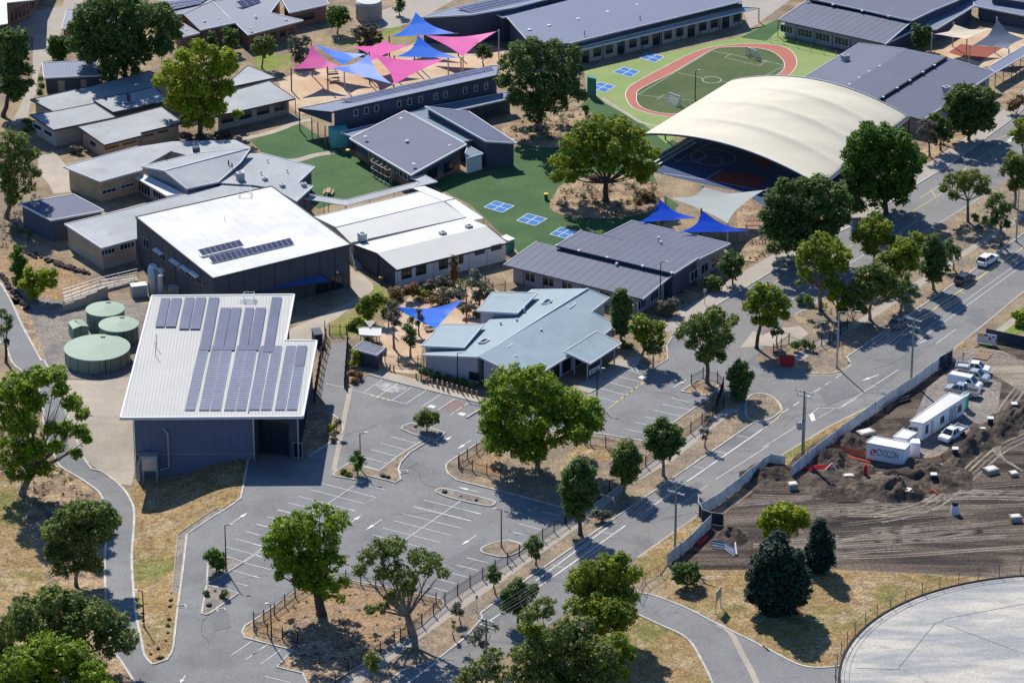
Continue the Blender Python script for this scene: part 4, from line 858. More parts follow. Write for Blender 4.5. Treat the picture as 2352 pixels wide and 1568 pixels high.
unit(wd, *xy('A4', 742, 540), 3.9, 1.3, 1.2, 1); unit(wd, *xy('A4', 1650, 825), 3.7, 1.2, 1.2, 1)
for k in range(4): put(wd, W, 2, 2+k*4, 4.5+k*4, .8, 2.3, 3, 'trim')
# covered walks at the far right
cw1 = thing('covered_walkway', 'dark roofed walkway running down the right edge beside the street', 'walkway', G(*xy('A4', 2200, 700)))
vol(cw1, q('A4', 2030, 605, 2350, 415, 2500, 350, 2500, 420, 2090, 655), [3, 3, 3, 2.9, 2.9], 'mid_roof', None, rib=0, ov=.2, th=.15, trim='trim', tw=.12)
for i in range(6): post(cw1, *xy('A4', 2095+i*75, 658-i*42), 2.9, .12)
mb = MB()
for i in range(6):
    p = G(*xy('A4', 2095+i*75, 658-i*42), 2.9); p.z = 0; p2 = G(*xy('A4', 2095+(i+1)*75, 658-(i+1)*42), 2.9); p2.z = 0
    mb.beam(p+V(0, 0, 2.7), p2+V(0, 0, .4), .06)
mb.build('brace', 'dark_trim', cw1)
cw2 = bld('dark-roofed wing enclosing the courtyard at the far top right', (2270, 50))
vol(cw2, q('A4', 1070, 410, 1330, 290, 1560, 265, 1905, 55, 1870, -10, 1740, 8, 1530, 140, 1340, 200), [3]*8, 'mid_roof', 'slate_wall', rib=2, ov=.5, base=0, trim='trim', tw=.1)
vol(cw2, q('A4', 1880, -10, 1905, 55, 2350, 140, 2600, 190, 2600, 60, 2050, 0), [3.2]*6, 'mid_roof', 'slate_wall', rib=1, ov=1.2, base=0, trim='trim', tw=.1)
vol(cw2, q('A4', 2050, -25, 2600, 60, 2600, -140, 2100, -160), 4.5, 'slate_roof', 'slate_wall', rib=0, ov=.3, base=0)
# --- 8 long building across the top
lb = bld('very long grey-roofed building with a low veranda along the far side of the oval', (1500, 130))
W = vol(lb, q('A3', -20, 150, 140, 365, 560, 390, 2105, 20, 2090, -80, 700, -300, 100, -60), [5.6, 4.6, 4.5, 4.5, 5, 5.6, 5.6], 'mid_roof', 'slate_wall', rib=2, ov=.5, base=0, trim='trim', tw=.1) if 0 else None
W = vol(lb, q('A3', -15, 145, 190, 385, 560, 385, 2108, 22, 2040, -120, 640, -15), [5.4, 4.4, 4.4, 4.4, 5.3, 5.4], 'mid_roof', 'slate_wall', rib=2, ov=.6, base=0, trim=('trim', [0, 2, 3]), tw=.1)
W2 = vol(lb, q('A3', 640, 425, 2110, 68, 2262, 72, 650, 455), [3.3, 3.3, 2.9, 2.9], 'grey_roof', None, rib=0, ov=.3, th=.14, trim='trim', tw=.1, rname='veranda_roof')
a, b = G(*xy('A3', 640, 425), 3.3), G(*xy('A3', 2110, 68), 3.3)
Wv = [dw(a-V(0, .8, 0), 3.1), dw(b-V(0, .8, 0), 3.1), dw(b+V(0, 3, 0), 3.1), dw(a+V(0, 3, 0), 3.1)]
MB().prism([dw(p, 0) for p in Wv], Wv).build('wall', 'beige_wall', lb)
Lw = (b-a).length
for k in range(14): put(lb, Wv, 0, Lw*(k+.25)/14, Lw*(k+.8)/14, .2 if k % 3 == 0 else .9, 2.4, 2, 'dark_trim')
for i in range(9): post(lb, *xy('A3', 860+i*175, 408-i*42.5), 2.9, .14)
post(lb, *xy('A3', 2262, 76), 2.9, .12)
for x, y in q('A3', 120, 198, 197, 270, 373, 230, 635, 172, 900, 108, 1162, 45): dome(lb, x, y, 4.9, .42)
for x, y in q('A3', 1190, 180, 690, 320): vent(lb, x, y, 4.6, .12, .9, 'dark_trim', 'flue', False)
mb = MB(); A, B = G(*xy('A3', 580, 395), 4.1), G(*xy('A3', 2105, 32), 4.1); mb.beam(A-V(0, .3, .3), B-V(0, .3, .3), .3, .7); mb.build('dark_gutter_strip', 'dark_trim', lb)  # dark beam paints in the strip of shadow below the gutter
sb = bld('dark solar-roofed building at the top centre behind the blue and pink sails', (1150, 90))
W = vol(sb, q('A2', 1498, 163, 1800, 70, 2500, -100, 3100, -200, 3150, -140, 2350, 70, 1960, 130), [5.2, 5.2, 5.2, 5.2, 6, 6, 6], 'mid_roof', 'slate_wall', rib=1, ov=.3, base=0, trim='trim', tw=.1)
def strip_panels(root, a0, a1, b0, b1, z, n, m, frac=.8):
    """rows of panels along a long roof: a0-a1 top edge, b0-b1 bottom edge"""
    A0, A1, B0, B1 = G(*a0, z), G(*a1, z), G(*b0, z), G(*b1, z)
    for r in range(n):
        for k in range(m):
            def P(u, v): return A0.lerp(A1, u).lerp(B0.lerp(B1, u), v)
            u0, u1 = (k+.02)/m, (k+.98)/m; v0, v1 = (r+.1)/n, (r+.1+frac)/n
            pts = [P(u0, v1), P(u1, v1), P(u1, v0), P(u0, v0)]
            MB().prism([p+V(0, 0, .03) for p in pts], [p+V(0, 0, .12) for p in pts]).build('solar_panel', 'panel', root)
strip_panels(sb, *q('A2', 1820, 75, 2560, -95, 1960, 128, 2700, -35), 5.75, 4, 14)
vol(sb, q('A2', 2145, 112, 2350, 70, 2500, 30, 2560, 100, 2240, 162), 5, 'mid_roof', 'slate_wall', ov=.3, base=0, trim='trim', tw=.1)
# --- 9 long dark building with solar roof
ld_ = bld('long dark two-level block with solar panel rows and an angled canopy at its near end', (900, 330))
W = vol(ld_, q('A2', 400, 985, 740, 905, 2130, 590, 2200, 600, 2180, 680, 960, 945, 700, 1012), [4.4, 4.8, 4.8, 4.8, 6.4, 6.3, 6.2], 'mid_roof', None, rib=1, ov=.2, base=0, trim='dark_trim', tw=.15)
Pw = [G(*xy('A2', 705, 1015), 6.0), G(*xy('A2', 2190, 690), 6.2), G(*xy('A2', 2200, 610), 4.7), G(*xy('A2', 740, 920), 4.7)]
Pw = inset([V(p.x, p.y, 0) for p in Pw], .3)
MB().prism([dw(p, 0) for p in Pw], [dw(Pw[0], 5.9), dw(Pw[1], 6.1), dw(Pw[2], 4.6), dw(Pw[3], 4.6)]).build('wall', 'slate_wall', ld_)
mbc = MB(); c0, c1, c2_ = G(*xy('A2', 402, 990), 4.2), G(*xy('A2', 700, 1015), 5.9), G(*xy('A2', 735, 920), 4.6)
mbc.face([c0, c1, dw(c1, 3.9), dw(c0, 4.0)]); mbc.build('fascia', 'slate_wall', ld_)
for x, y in q('A2', 410, 990, 520, 1060, 575, 1100, 640, 1130): 
    p = G(x, y, 4.0); MB().box((p.x, p.y, 0), .2, .2, 4.0).build('post', 'red_post' if 0 else 'brick_wall', ld_)
for x in (915, 1010, 1103, 1305, 1400, 1500, 1635, 1720, 1897, 1995, 2087):
    y = 985-(x-915)*.205; u, z = pick(Pw, 0, *xy('A2', x, y+30)); put(ld_, Pw, 0, u-.35, u+.35, z-.55, z+.55, 1, 'trim', 'glass')
strip_panels(ld_, *q('A2', 760, 902, 2130, 592, 940, 942, 2180, 672), 5.5, 4, 16)
vol(ld_, q('A2', 780, 1185, 1340, 1060, 1540, 965, 1740, 930, 2300, 820, 2350, 880, 1860, 990, 1350, 1040, 880, 1225), [3.2, 3.2, 3.3, 3.4, 3.4, 3.0, 3.0, 3.0, 3.0], 'mid_roof', 'slate_wall', rib=0, ov=.8, base=0, trim='trim', tw=.1, rname='low_roof')
for i in range(5): post(ld_, *xy('A2', 1900+i*100, 985-i*24), 3.0, .14)
p = G(*xy('A2', 760, 1330)); MB().box((p.x, p.y+1.5, 0), 3.2, 3, 3.2, .2).build('entry_wall', 'teal', ld_)
# --- 10 dark block with white-edged twin roofs
tw_ = bld('dark block with twin white-edged slate roofs joined by a glazed strip', (950, 420))
W = vol(tw_, q('A2', 862, 1250, 1355, 997, 1910, 1303, 1413, 1572), [3.4, 4.6, 4.6, 3.6], 'slate_plain', 'slate_wall', rib=0, ov=.9, base=0, trim='trim', tw=.2, upper=(1.2, 'brick_wall'))
W2 = vol(tw_, q('A2', 1540, 963, 1935, 1003, 2360, 1292, 2090, 1268), [5.4, 4.4, 4.2, 5.2], 'slate_plain', 'slate_wall', rib=0, ov=.3, base=0, trim='trim', tw=.15)
vol(tw_, q('A2', 1400, 1012, 1535, 980, 2012, 1245, 1880, 1275), 3.9, 'skylight', 'slate_wall', rib=1, ov=.2, base=0, trim='trim', tw=.1, rname='glazed_roof')
vol(tw_, q('A2', 1900, 1380, 1925, 1310, 2060, 1382, 1910, 1425), 3, 'skylight', 'cream_wall', ov=.15, base=0, trim='trim', tw=.12, rname='porch_roof')
for x, y in q('A2', 1325, 1068, 1005, 1232, 1378, 1268, 1760, 1310, 1440, 1478, 1888, 1018, 2018, 1125, 2130, 1242, 2330, 1260): dome(tw_, x, y, 4.3, .38)
for k in range(4): put(tw_, W, 3, 1.5+k*3.6, 4.2+k*3.6, 1.5, 2.8, 2, 'trim')
for k in range(3): put(tw_, W, 2, 2+k*4.5, 4.6+k*4.5, .6, 2.4, 2, 'dark_trim')
cage = thing('storage_cage', 'open wire storage cage with timber beams beside the slate-roofed block', 'cage', G(*xy('B2', 1180, 120)))
a = [G(*p, 0) for p in q('B2', 1050, 60, 1110, 20, 1280, 110, 1210, 150)]; mb = MB()
for i in range(4):
    A, B = a[i], a[(i+1) % 4]
    for t in np.linspace(0, 1, 6): p = A.lerp(B, t); mb.beam(p, p+V(0, 0, 2.6), .07)
    for h in (.1, 1.3, 2.6): mb.beam(A+V(0, 0, h), B+V(0, 0, h), .07)
mb.build('frame', 'galv', cage)
for t in (0, .25, .5, .75, 1): MB().beam(a[0].lerp(a[3], t)+V(0, 0, 2.65), a[1].lerp(a[2], t)+V(0, 0, 2.65), .14).build('beam', 'wood', cage)
# covered walkway between the gymnasium and the slate block
cw = thing('covered_walkway', 'thin grey covered walkway crossing the turf behind the white block', 'walkway', G(*xy('B2', 900, 360)))
vol(cw, q('B2', 415, 272, 500, 238, 820, 292, 830, 335, 810, 335, 440, 275), 2.8, 'grey_roof', None, rib=1, ov=.1, th=.12, trim='trim', tw=.08)
vol(cw, q('B2', 820, 290, 1500, 118, 1420, 180, 832, 335), 2.8, 'grey_roof', None, rib=0, ov=.1, th=.12, trim='trim', tw=.08)
vol(cw, q('B2', 1415, 92, 1530, 62, 1648, 125, 1500, 160, 1420, 182, 1500, 125), 2.9, 'grey_roof', None, rib=0, ov=.1, th=.12, trim='trim', tw=.08)
for p_ in q('B2', 460, 285, 520, 295, 628, 305, 672, 312, 820, 335, 1040, 280, 1260, 225, 1400, 185, 1643, 130, 830, 290): post(cw, *p_, 2.75, .1)
# --- 11 grey roofs, upper left
ul = bld('long low beige block with overlapping pale grey roofs at upper left', (280, 340))
vol(ul, q('A1', 275, 897, 840, 772, 1340, 640, 1560, 725, 1400, 785, 850, 900, 840, 935, 480, 1005), [3.4, 3.4, 3.4, 3.2, 3.2, 3.2, 3.2, 3.2], 'grey_roof', 'beige_wall', rib=0, ov=.6, base=0, trim='dark_trim', tw=.12)
vol(ul, q('A1', 842, 905, 1390, 783, 1520, 905, 1018, 1012), [4.0, 4.0, 3.7, 3.7], 'grey_roof', 'slate_wall', rib=0, ov=.3, base=0, trim='dark_trim', tw=.14)
W = vol(ul, q('A1', 270, 1032, 450, 1012, 850, 932, 1040, 1055, 482, 1172), [3.9, 3.8, 3.8, 3.5, 3.5], 'grey_roof', 'beige_wall', rib=2, ov=.7, base=0, trim='dark_trim', tw=.14)
put(ul, W, 4, 1.2, 4.2, 1.4, 2.2, 1, 'trim'); put(ul, W, 4, 5.2, 8.2, 1.4, 2.2, 1, 'trim')
W = vol(ul, q('A1', 702, 1142, 1040, 1068, 1450, 962, 1645, 1106, 1262, 1198, 1275, 1220, 938, 1306), [3.5, 3.5, 3.5, 3.2, 3.2, 3.2, 3.2], 'grey_roof', 'tan_wall', rib=0, ov=.6, base=0, trim='dark_trim', tw=.12)
win(ul, W, 5, *q('A1', 1065, 1300, 940, 1350), 4, 'wood'); win(ul, W, 5, *q('A1', 1225, 1260, 1105, 1310), 4, 'wood')
win(ul, W, 3, *q('A1', 1380, 1200, 1285, 1235), 2, 'wood'); win(ul, W, 3, *q('A1', 1510, 1165, 1425, 1200), 2, 'wood')
win(ul, W, 6, *q('A1', 815, 1265, 860, 1320), 1, 'blue_roof')
p = G(*xy('A1', 1155, 915), 3.9); MB().box(p, .7, .7, 1.5, .3).build('chimney', 'slate_wall', ul); MB().box((p.x, p.y, p.z), 2.4, 1.6, .12, .3).build('flashing', 'galv', ul)
ur2 = bld('grey-roofed beige classroom wing beside the terracotta play courtyard', (590, 250))
vol(ur2, q('A1', 2000, 790, 2230, 590, 2350, 640, 2480, 700, 2000, 800), [3.6]*5, 'grey_roof', 'beige_wall', rib=2, ov=.4, base=0, trim='dark_trim', tw=.12)
W = vol(ur2, q('A1', 2040, 850, 2060, 830, 2420, 730, 2655, 888, 1900, 1060), [3.4, 3.4, 3.4, 3.1, 3.1], 'grey_roof', 'beige_wall', rib=2, ov=.9, base=0, trim='dark_trim', tw=.12)
L3 = (W[4]-W[3]).length
for k in range(4): put(ur2, W, 3, L3*(k+.15)/4, L3*(k+.8)/4, 1.2, 2.3, 3, 'slate_wall')
for p_ in q('A2', 372, 888, 290, 910): post(ur2, *p_, 3.0, .14, 'brick_wall')
# --- 12 grey complex, mid left
ml_ = bld('sprawling grey-roofed block with a raised central roof left of the gymnasium', (400, 440))
W = vol(ml_, D(146, 383, 317, 337, 395, 345, 330, 383, 326, 391, 230, 417), [4.3, 4.3, 4.3, 4.1, 4.1, 4.1], 'grey_roof', 'tan_wall', rib=0, ov=.6, base=0, trim=('trim', [0, 4, 5]), tw=.12)
win(ml_, W, 4, *q('B1', 1205, 130, 1090, 185), 3); win(ml_, W, 4, *q('B1', 1040, 175, 920, 235), 3)
vol(ml_, D(317, 337, 395, 325, 540, 321, 575, 338, 450, 362, 395, 348), [4.2]*6, 'grey_roof', 'beige_wall', rib=2, ov=.3, base=0)
vol(ml_, D(325, 383, 452, 352, 575, 340, 378, 392), [4.9, 4.9, 5.6, 6.0], 'grey_roof', None, rib=0, ov=.2, trim='trim', tw=.12)
vol(ml_, D(378, 392, 575, 340, 553, 374, 500.6, 416.5, 429, 434.4), [6.0, 5.6, 4.9, 4.6, 4.6], 'grey_roof', None, rib=0, ov=.2, trim='trim', tw=.12)
P5 = [G(*p) for p in ((330, 386, 4.6), (380, 394, 5.6), (430, 434, 4.3), (500, 416, 4.3), (551, 374, 4.6), (573, 342, 5.2), (455, 354, 4.6))]; P5 = inset(P5, .4)
MB().prism([dw(p, 0) for p in P5], [V(p.x, p.y, p.z-.25) for p in P5]).build('upper_wall', 'grey_wall', ml_)
W = vol(ml_, q('B1', 1210, 85, 1280, 50, 1640, 230, 1500, 250), [2.9, 3.4, 3.4, 2.9], 'white_metal', 'beige_wall', rib=0, ov=.7, base=0, trim='trim', tw=.1, rname='lean_to_roof')
put(ml_, W, 3, 1, 5.5, .9, 2.4, 5, 'trim'); put(ml_, W, 3, 6.5, 10.5, .4, 2.4, 4, 'trim')
vol(ml_, q('B1', 1120, 377, 1650, 237, 2090, 130, 2350, 60, 2500, 40, 2400, 200, 1225, 435), [3.9]*7, 'grey_roof', 'beige_wall', rib=0, ov=.3, base=0, trim=('trim', [0]), tw=.1)
W = vol(ml_, D(575, 352, 600, 352, 723, 384, 684, 420, 718.5, 428, 680, 462.5, 628, 432, 580, 425, 500, 420), [4.2]*9, 'grey_roof', 'slate_wall', rib=1, ov=.5, base=0, trim=('trim', [1, 2, 3, 4]), tw=.12)
W = vol(ml_, q('B1', 582, 505, 1128, 372, 1227, 440, 1232, 632, 914, 720), [4.2, 4.2, 4.1, 4.0, 4.0], 'grey_roof', 'tan_wall', rib=0, ov=.3, base=-.5, trim=('trim', [0, 3, 4]), tw=.12, upper=(1.1, 'beige_wall'))
win(ml_, W, 3, *q('B1', 1030, 715, 910, 790), 4); win(ml_, W, 3, *q('B1', 1205, 660, 1080, 740), 4)
for (x, y, z) in ((450, 352, 4.9), (525, 378, 5.2), (533, 385, 5.2), (380, 366, 5)): vent(ml_, x, y, z, .18, .8, 'dark_trim', 'flue', False)
unit(ml_, 451, 351, 4.5, 1.2, 1.2, 1.1, .2, 'slate_wall'); unit(ml_, *xy('B2', 100, 110), 4.3, .8, .8, .5); unit(ml_, *xy('B2', 258, 170), 4.3, .8, .8, .5); unit(ml_, *xy('B2', 450, 165), 4.3, .8, .8, .6); unit(ml_, 552, 412, 4.4, 1.2, 1.1, 1.3)
for (x, y) in ((600, 400), (615, 372), (660, 395)): vent(ml_, x, y, 4.4, .15, .3)
jb = bld('dark blue shed-like classroom with a flat slate roof by the dry embankment', (140, 530))
vol(jb, q('B1', 180, 322, 658, 236, 932, 382, 460, 470), [4.2, 4.2, 4.0, 4.0], 'slate_plain', 'slate_wall', rib=0, ov=.25, base=-.4, trim='trim', tw=.14)
# --- 13 buildings along the top left
tl = bld('tall brown-fronted building with slot windows in the top left corner', (30, 60))
W = vol(tl, q('A1', -300, 60, -200, -300, 330, -330, 310, 0, 60, 25, 70, 212, -200, 260), [7.5]*7, 'white_roof', None, rib=0, ov=.2, base=0)
Wt = [G(*xy('A1', 95, 245)), G(*xy('A1', 270, 165)), G(*xy('A1', 320, 90)), G(*xy('A1', 420, -130)), G(*xy('A1', 0, -150)), G(*xy('A1', -60, 250))]
Wt = [dw(p, 8.6) for p in Wt]
MB().prism([dw(p, 0) for p in Wt], Wt).build('wall', 'brick_wall', tl)
for i, n in ((0, 5), (1, 3)):
    L_ = (Wt[i+1]-Wt[i]).length
    for k in range(n):
        for z in (1.2, 4.6): put(tl, Wt, i, L_*(k+.35)/n, L_*(k+.65)/n, z, z+2, 1, 'dark_trim')
sh = bld('small flat-roofed dark shed beside the pale path at upper left', (160, 210), 'shed', 'shed')
W = vol(sh, q('A1', 380, 568, 872, 540, 912, 678, 395, 702), 3.1, 'mid_roof', 'slate_wall', rib=0, ov=.4, base=0, trim='trim', tw=.12)
put(sh, W, 2, (W[3]-W[2]).length*.25, (W[3]-W[2]).length*.35, .1, 2.2, 1, 'beige_wall', 'beige_wall', 'door', 'leaf'); put(sh, W, 2, (W[3]-W[2]).length*.66, (W[3]-W[2]).length*.78, .1, 2.2, 1, 'beige_wall', 'beige_wall', 'door', 'leaf')
hz = bld('brown building hidden behind the large dark gum at upper left', (250, 140))
vol(hz, q('A1', 555, 260, 600, 90, 800, 68, 1300, 180, 1200, 300), 3.5, 'far_roof', 'brick_wall', ov=.3, base=0, trim='trim', tw=.1)
tp = bld('brick-walled block with many plain grey roofs along the top edge', (500, 90))
W = vol(tp, q('A1', 1652, 132, 1900, 20, 2120, 205, 1800, 275), [4.2, 4.6, 3.9, 3.6], 'far_roof', 'brick_wall', rib=0, ov=.7, base=0, trim=('trim', [2]), tw=.12)
vol(tp, q('A1', 1380, 135, 1440, 0, 1700, -120, 1960, -40, 1890, 15, 1650, 128), 3.9, 'far_roof', 'brick_wall', ov=.3, base=0, trim='trim', tw=.1)
strip_panels(tp, *q('A1', 1500, 20, 1880, -20, 1420, 125, 1800, 40), 4.1, 3, 6)
vol(tp, q('A1', 1545, 250, 1650, 215, 1795, 300, 1600, 345), 3, 'far_roof', 'brick_wall', ov=.5, base=0, trim='trim', tw=.1)
W = vol(tp, q('A1', 1910, 25, 2350, -60, 2560, -60, 2430, 110, 2727, 195, 2230, 312), [4, 4.4, 4.4, 4, 3.4, 3.4], 'far_roof', 'brick_wall', rib=0, ov=.8, base=0, trim='trim', tw=.12)
L4 = (W[5]-W[4]).length
for k in range(5): put(tp, W, 4, L4*(k+.2)/5, L4*(k+.75)/5, 1.1, 2.2, 2, 'dark_trim')
W = vol(tp, q('A2', 320, 118, 250, 0, 620, -60, 672, 42), [3.4, 4, 4, 3.4], 'far_roof', 'brick_wall', rib=0, ov=.4, base=0, trim='trim', tw=.12)
put(tp, W, 3, 3, 8, 1.1, 2.2, 3, 'dark_trim')
tilt_row(tp, *q('A1', 2180, 75, 2350, 25), 4.1, 3, 2)
for x, y in q('A1', 1838, 120, 1965, 170, 1840, 195, 2300, 152, 2255, 255, 1675, 272): dome(tp, x, y, 4, .3)
for x, y in q('A2', 18, 152, 290, 182): dome(tp, x, y, 3.7, .3)
# --- kindergarten hut and service yard
hut = bld('small corrugated dark hut beside the gate path', (850, 820), 'shed', 'hut')
vol(hut, q('C2', 893, 115, 980, 45, 1175, 110, 1105, 172), 2.5, 'slate_roof', 'slate_wall', rib=1, ov=.25, base=0, trim='trim', tw=.08)
pg = bld('pale flat-topped pergola shelter in the kindergarten garden', (855, 770), 'pergola', 'pergola')
vol(pg, q('B2', 945, 1440, 985, 1432, 1145, 1440, 1140, 1505, 1120, 1512, 950, 1500), 2.4, 'cream_roof', None, ov=.1, th=.12, trim='trim', tw=.08)
vol(pg, q('B2', 990, 1370, 1100, 1372, 1045, 1435), 2.6, 'concrete', None, ov=.1, th=.1)
for p_ in q('B2', 960, 1500, 1130, 1508, 1040, 1440, 1100, 1445): post(pg, *p_, 2.3, .12, 'wood')
hb = bld('small hatch-topped service box beside the hall stairs', (735, 770), 'box', 'service_box')
vol(hb, q('B2', 515, 1440, 595, 1432, 622, 1490, 545, 1500), 2, 'slate_wall', 'dark_trim', ov=.05, base=0)
grn = bld('small green rubbish shelter with a white lid beside the white classroom block', (1160, 560), 'shelter', 'bin_shelter')
vol(grn, q('B2', 2215, 620, 2270, 595, 2350, 635, 2290, 655), [2.3, 2.3, 2.3, 2.3], 'white_metal', 'green_wall', ov=.1, base=0)
gw = thing('wall', 'freestanding green wall panel between the big dark gum and the lime surround', 'wall', G(*xy('A3', 760, 880)))
a, b = G(*xy('A3', 715, 870)), G(*xy('A3', 795, 885)); MB().prism([a, b, b+V(0, 1.5, 0), a+V(0, 1.5, 0)], [dw(a, 3.8), dw(b, 3.8), dw(b+V(0, 1.5, 0), 3.8), dw(a+V(0, 1.5, 0), 3.8)]).build('panel', 'green_wall', gw)
# --- arched fabric canopy and the court under it
sheet('sports_court', [(1490, 392), (1585, 325), (1700, 300), (2000, 330), (1920, 440), (1800, 500), (1700, 440), (1560, 410)], 'court', .05)
sheet('court_zone', q('A4', -110, 1440, 0, 1370, 120, 1450, 20, 1520), 'court_red', .056); sheet('court_zone', q('B3', 1800, 110, 1930, 30, 2330, 90, 2250, 190), 'court_red', .058)
for L_ in (q('A3', 1500, 1470, 1700, 1350, 1900, 1250), q('B3', 1780, 105, 1930, 15), q('B3', 1400, 50, 1800, 110, 2300, 210)): strip('court_line', L_, .1, 'paint', .064)
for cx_, cy_, r in ((1620, 1400, 3.2), (1820, 1450, 2.2), (1850, 1420, 4)):
    p = G(*xy('A3', cx_, cy_)); strip('court_line', None, .09, 'paint', .064, world=[p+V(math.cos(a)*r, math.sin(a)*r, 0) for a in np.linspace(0, 6.29, 24)])
ben = thing('bleachers', 'blue metal bench seating along the edge of the covered court', 'bench', G(*xy('A3', 1500, 1420)))
A, B = G(*xy('A3', 1300, 1530)), G(*xy('A3', 1690, 1300)); n_ = (B-A).normalized(); g_ = V(-n_.y, n_.x, 0)
for k in range(3):
    MB().beam(A+g_*k*.7+V(0, 0, .4+.35*k), B+g_*k*.7+V(0, 0, .4+.35*k), .4, .08).build('seat', 'sail_slate' if 0 else 'duct', ben)
mb = MB()
for t in np.linspace(0, 1, 9):
    for k in range(3): p = A.lerp(B, t)+g_*k*.7; mb.beam(p, p+V(0, 0, .4+.35*k), .08)
mb.build('frame', 'galv', ben)
can = thing('arched_canopy', 'huge cream fabric canopy arching over the sports court', 'canopy', G(1700, 400))
def canopy():
    z0 = 3.6
    L0, F0, F1, L1 = G(1478, 309, z0), G(1886, 429, z0), G(2088, 271, z0), G(1676, 187, z0)
    nu, nv = 48, 64; mb = MB(); idx = {}
    for j in range(nv+1):
        v = j/nv
        for i in range(nu+1):
            u = i/nu; p = L0.lerp(F0, u).lerp(L1.lerp(F1, u), v)
            rise = 2.0+1.7*math.sin(math.pi*v*.8)
            seam = abs(((v*4+.0) % 1)-.5)*2
            z = z0+rise*math.sin(math.pi*u)**.85*(1+.0)+.75*math.sin(math.pi*u)**.7*(seam**4)
            mb.v.append((p.x, p.y, z))
    for j in range(nv):
        for i in range(nu):
            a = j*(nu+1)+i; mb.f.append((a, a+1, a+nu+2, a+nu+1))
    o = mb.build('fabric', 'cream_fabric', can, smooth=True); sm = o.modifiers.new('thick', 'SOLIDIFY'); sm.thickness = .04
    V_ = [Vector(v) for v in mb.v]
    for j in range(0, nv+1, nv//4):
        r = [V_[j*(nu+1)+i]-V(0, 0, .16) for i in range(nu+1)]
        MB().tube(r[::2], .13, 6).build('arch_rib', 'dark_trim' if j == 0 else 'galv', can)
        for i in (0, nu):
            p = r[i]; MB().tube([V(p.x, p.y, 0), V(p.x, p.y, p.z)], .14, 8).build('column', 'dark_trim', can)
    for i in (0, nu): MB().tube([V_[j*(nu+1)+i]-V(0, 0, .1) for j in range(0, nv+1, 4)], .1, 6).build('edge_tube', 'galv', can)
    for j in (0, nv):
        e = MB(); r = [V_[j*(nu+1)+i] for i in range(nu+1)]
        for a, b in zip(r, r[1:]): e.beam(a, b, .1, .25)
        e.build('edge_trim', 'trim', can)
canopy()
# --- round covered reservoir, bottom right
def fit_circle(P):
    A = np.array([[p.x, p.y, 1] for p in P]); b = np.array([-(p.x**2+p.y**2) for p in P]); c = np.linalg.lstsq(A, b, rcond=None)[0]
    cx, cy = -c[0]/2, -c[1]/2; return V(cx, cy, 0), math.sqrt(cx*cx+cy*cy-c[2])
rc, rr = fit_circle([G(*p, .5) for p in q('D4', 715, 1420, 755, 1300, 820, 1190, 945, 1050, 1190, 895, 1490, 770, 1835, 680, 2350, 608)])
res = thing('reservoir', 'huge round concrete reservoir roof in the bottom right corner', 'reservoir', rc)
an = np.linspace(0, 2*math.pi, 145)[:-1]
MB().prism([rc+V(math.cos(a)*rr, math.sin(a)*rr, -.5) for a in an], [rc+V(math.cos(a)*rr, math.sin(a)*rr, .5) for a in an]).build('roof', 'reservoir', res)
ring = MB()
for a, b in zip(an, list(an[1:])+[an[0]]):
    P = [rc+V(math.cos(t)*r, math.sin(t)*r, 0) for t, r in ((a, rr+.35), (b, rr+.35), (b, rr+.06), (a, rr+.06))]; ring.prism(P, [p+V(0, 0, .62) for p in P])
ring.build('rim', 'black_metal', res)  # black ring stands in for the dark gap and shadow round the roof
for dr_ in (.5, 1.1): 
    P = [rc+V(math.cos(t)*(rr-dr_), math.sin(t)*(rr-dr_), .51) for t in list(an)+[0]]
    jm = MB()
    for a, b in zip(P, P[1:]): jm.beam(a, b, .05, .02)
    jm.build('joint', 'dark_trim', res)
jt = MB()
for s in (q('D4', 1635, 1000, 1550, 1030, 1230, 1420, 1230, 1445, 830, 1430), q('D4', 1620, 990, 2350, 855), q('D4', 1650, 1040, 2290, 1280)):
    P = [G(*p, .51) for p in s]
    for a, b in zip(P, P[1:]): jt.beam(a, b, .06, .03)
jt.build('joint', 'slate_wall', res)
rf = thing('fence', 'thin wire fence with dark posts curving round the reservoir rim', 'fence', rc+V(-rr, 0, 0))
pts = []
a0 = R(82)
while a0 < R(196): pts.append(rc+V(math.cos(a0)*(rr+.7), math.sin(a0)*(rr+.7), 0)); a0 += 3.0/rr
for p in pts: MB().tube([p, p+V(0, 0, 2.2)], .05, 5).build('post', 'dark_trim', rf)
mb = MB()
for a, b in zip(pts, pts[1:]):
    for h in (.1, 1.1, 2.15): mb.beam(a+V(0, 0, h), b+V(0, 0, h), .03)
mb.build('wire', 'dark_trim', rf)
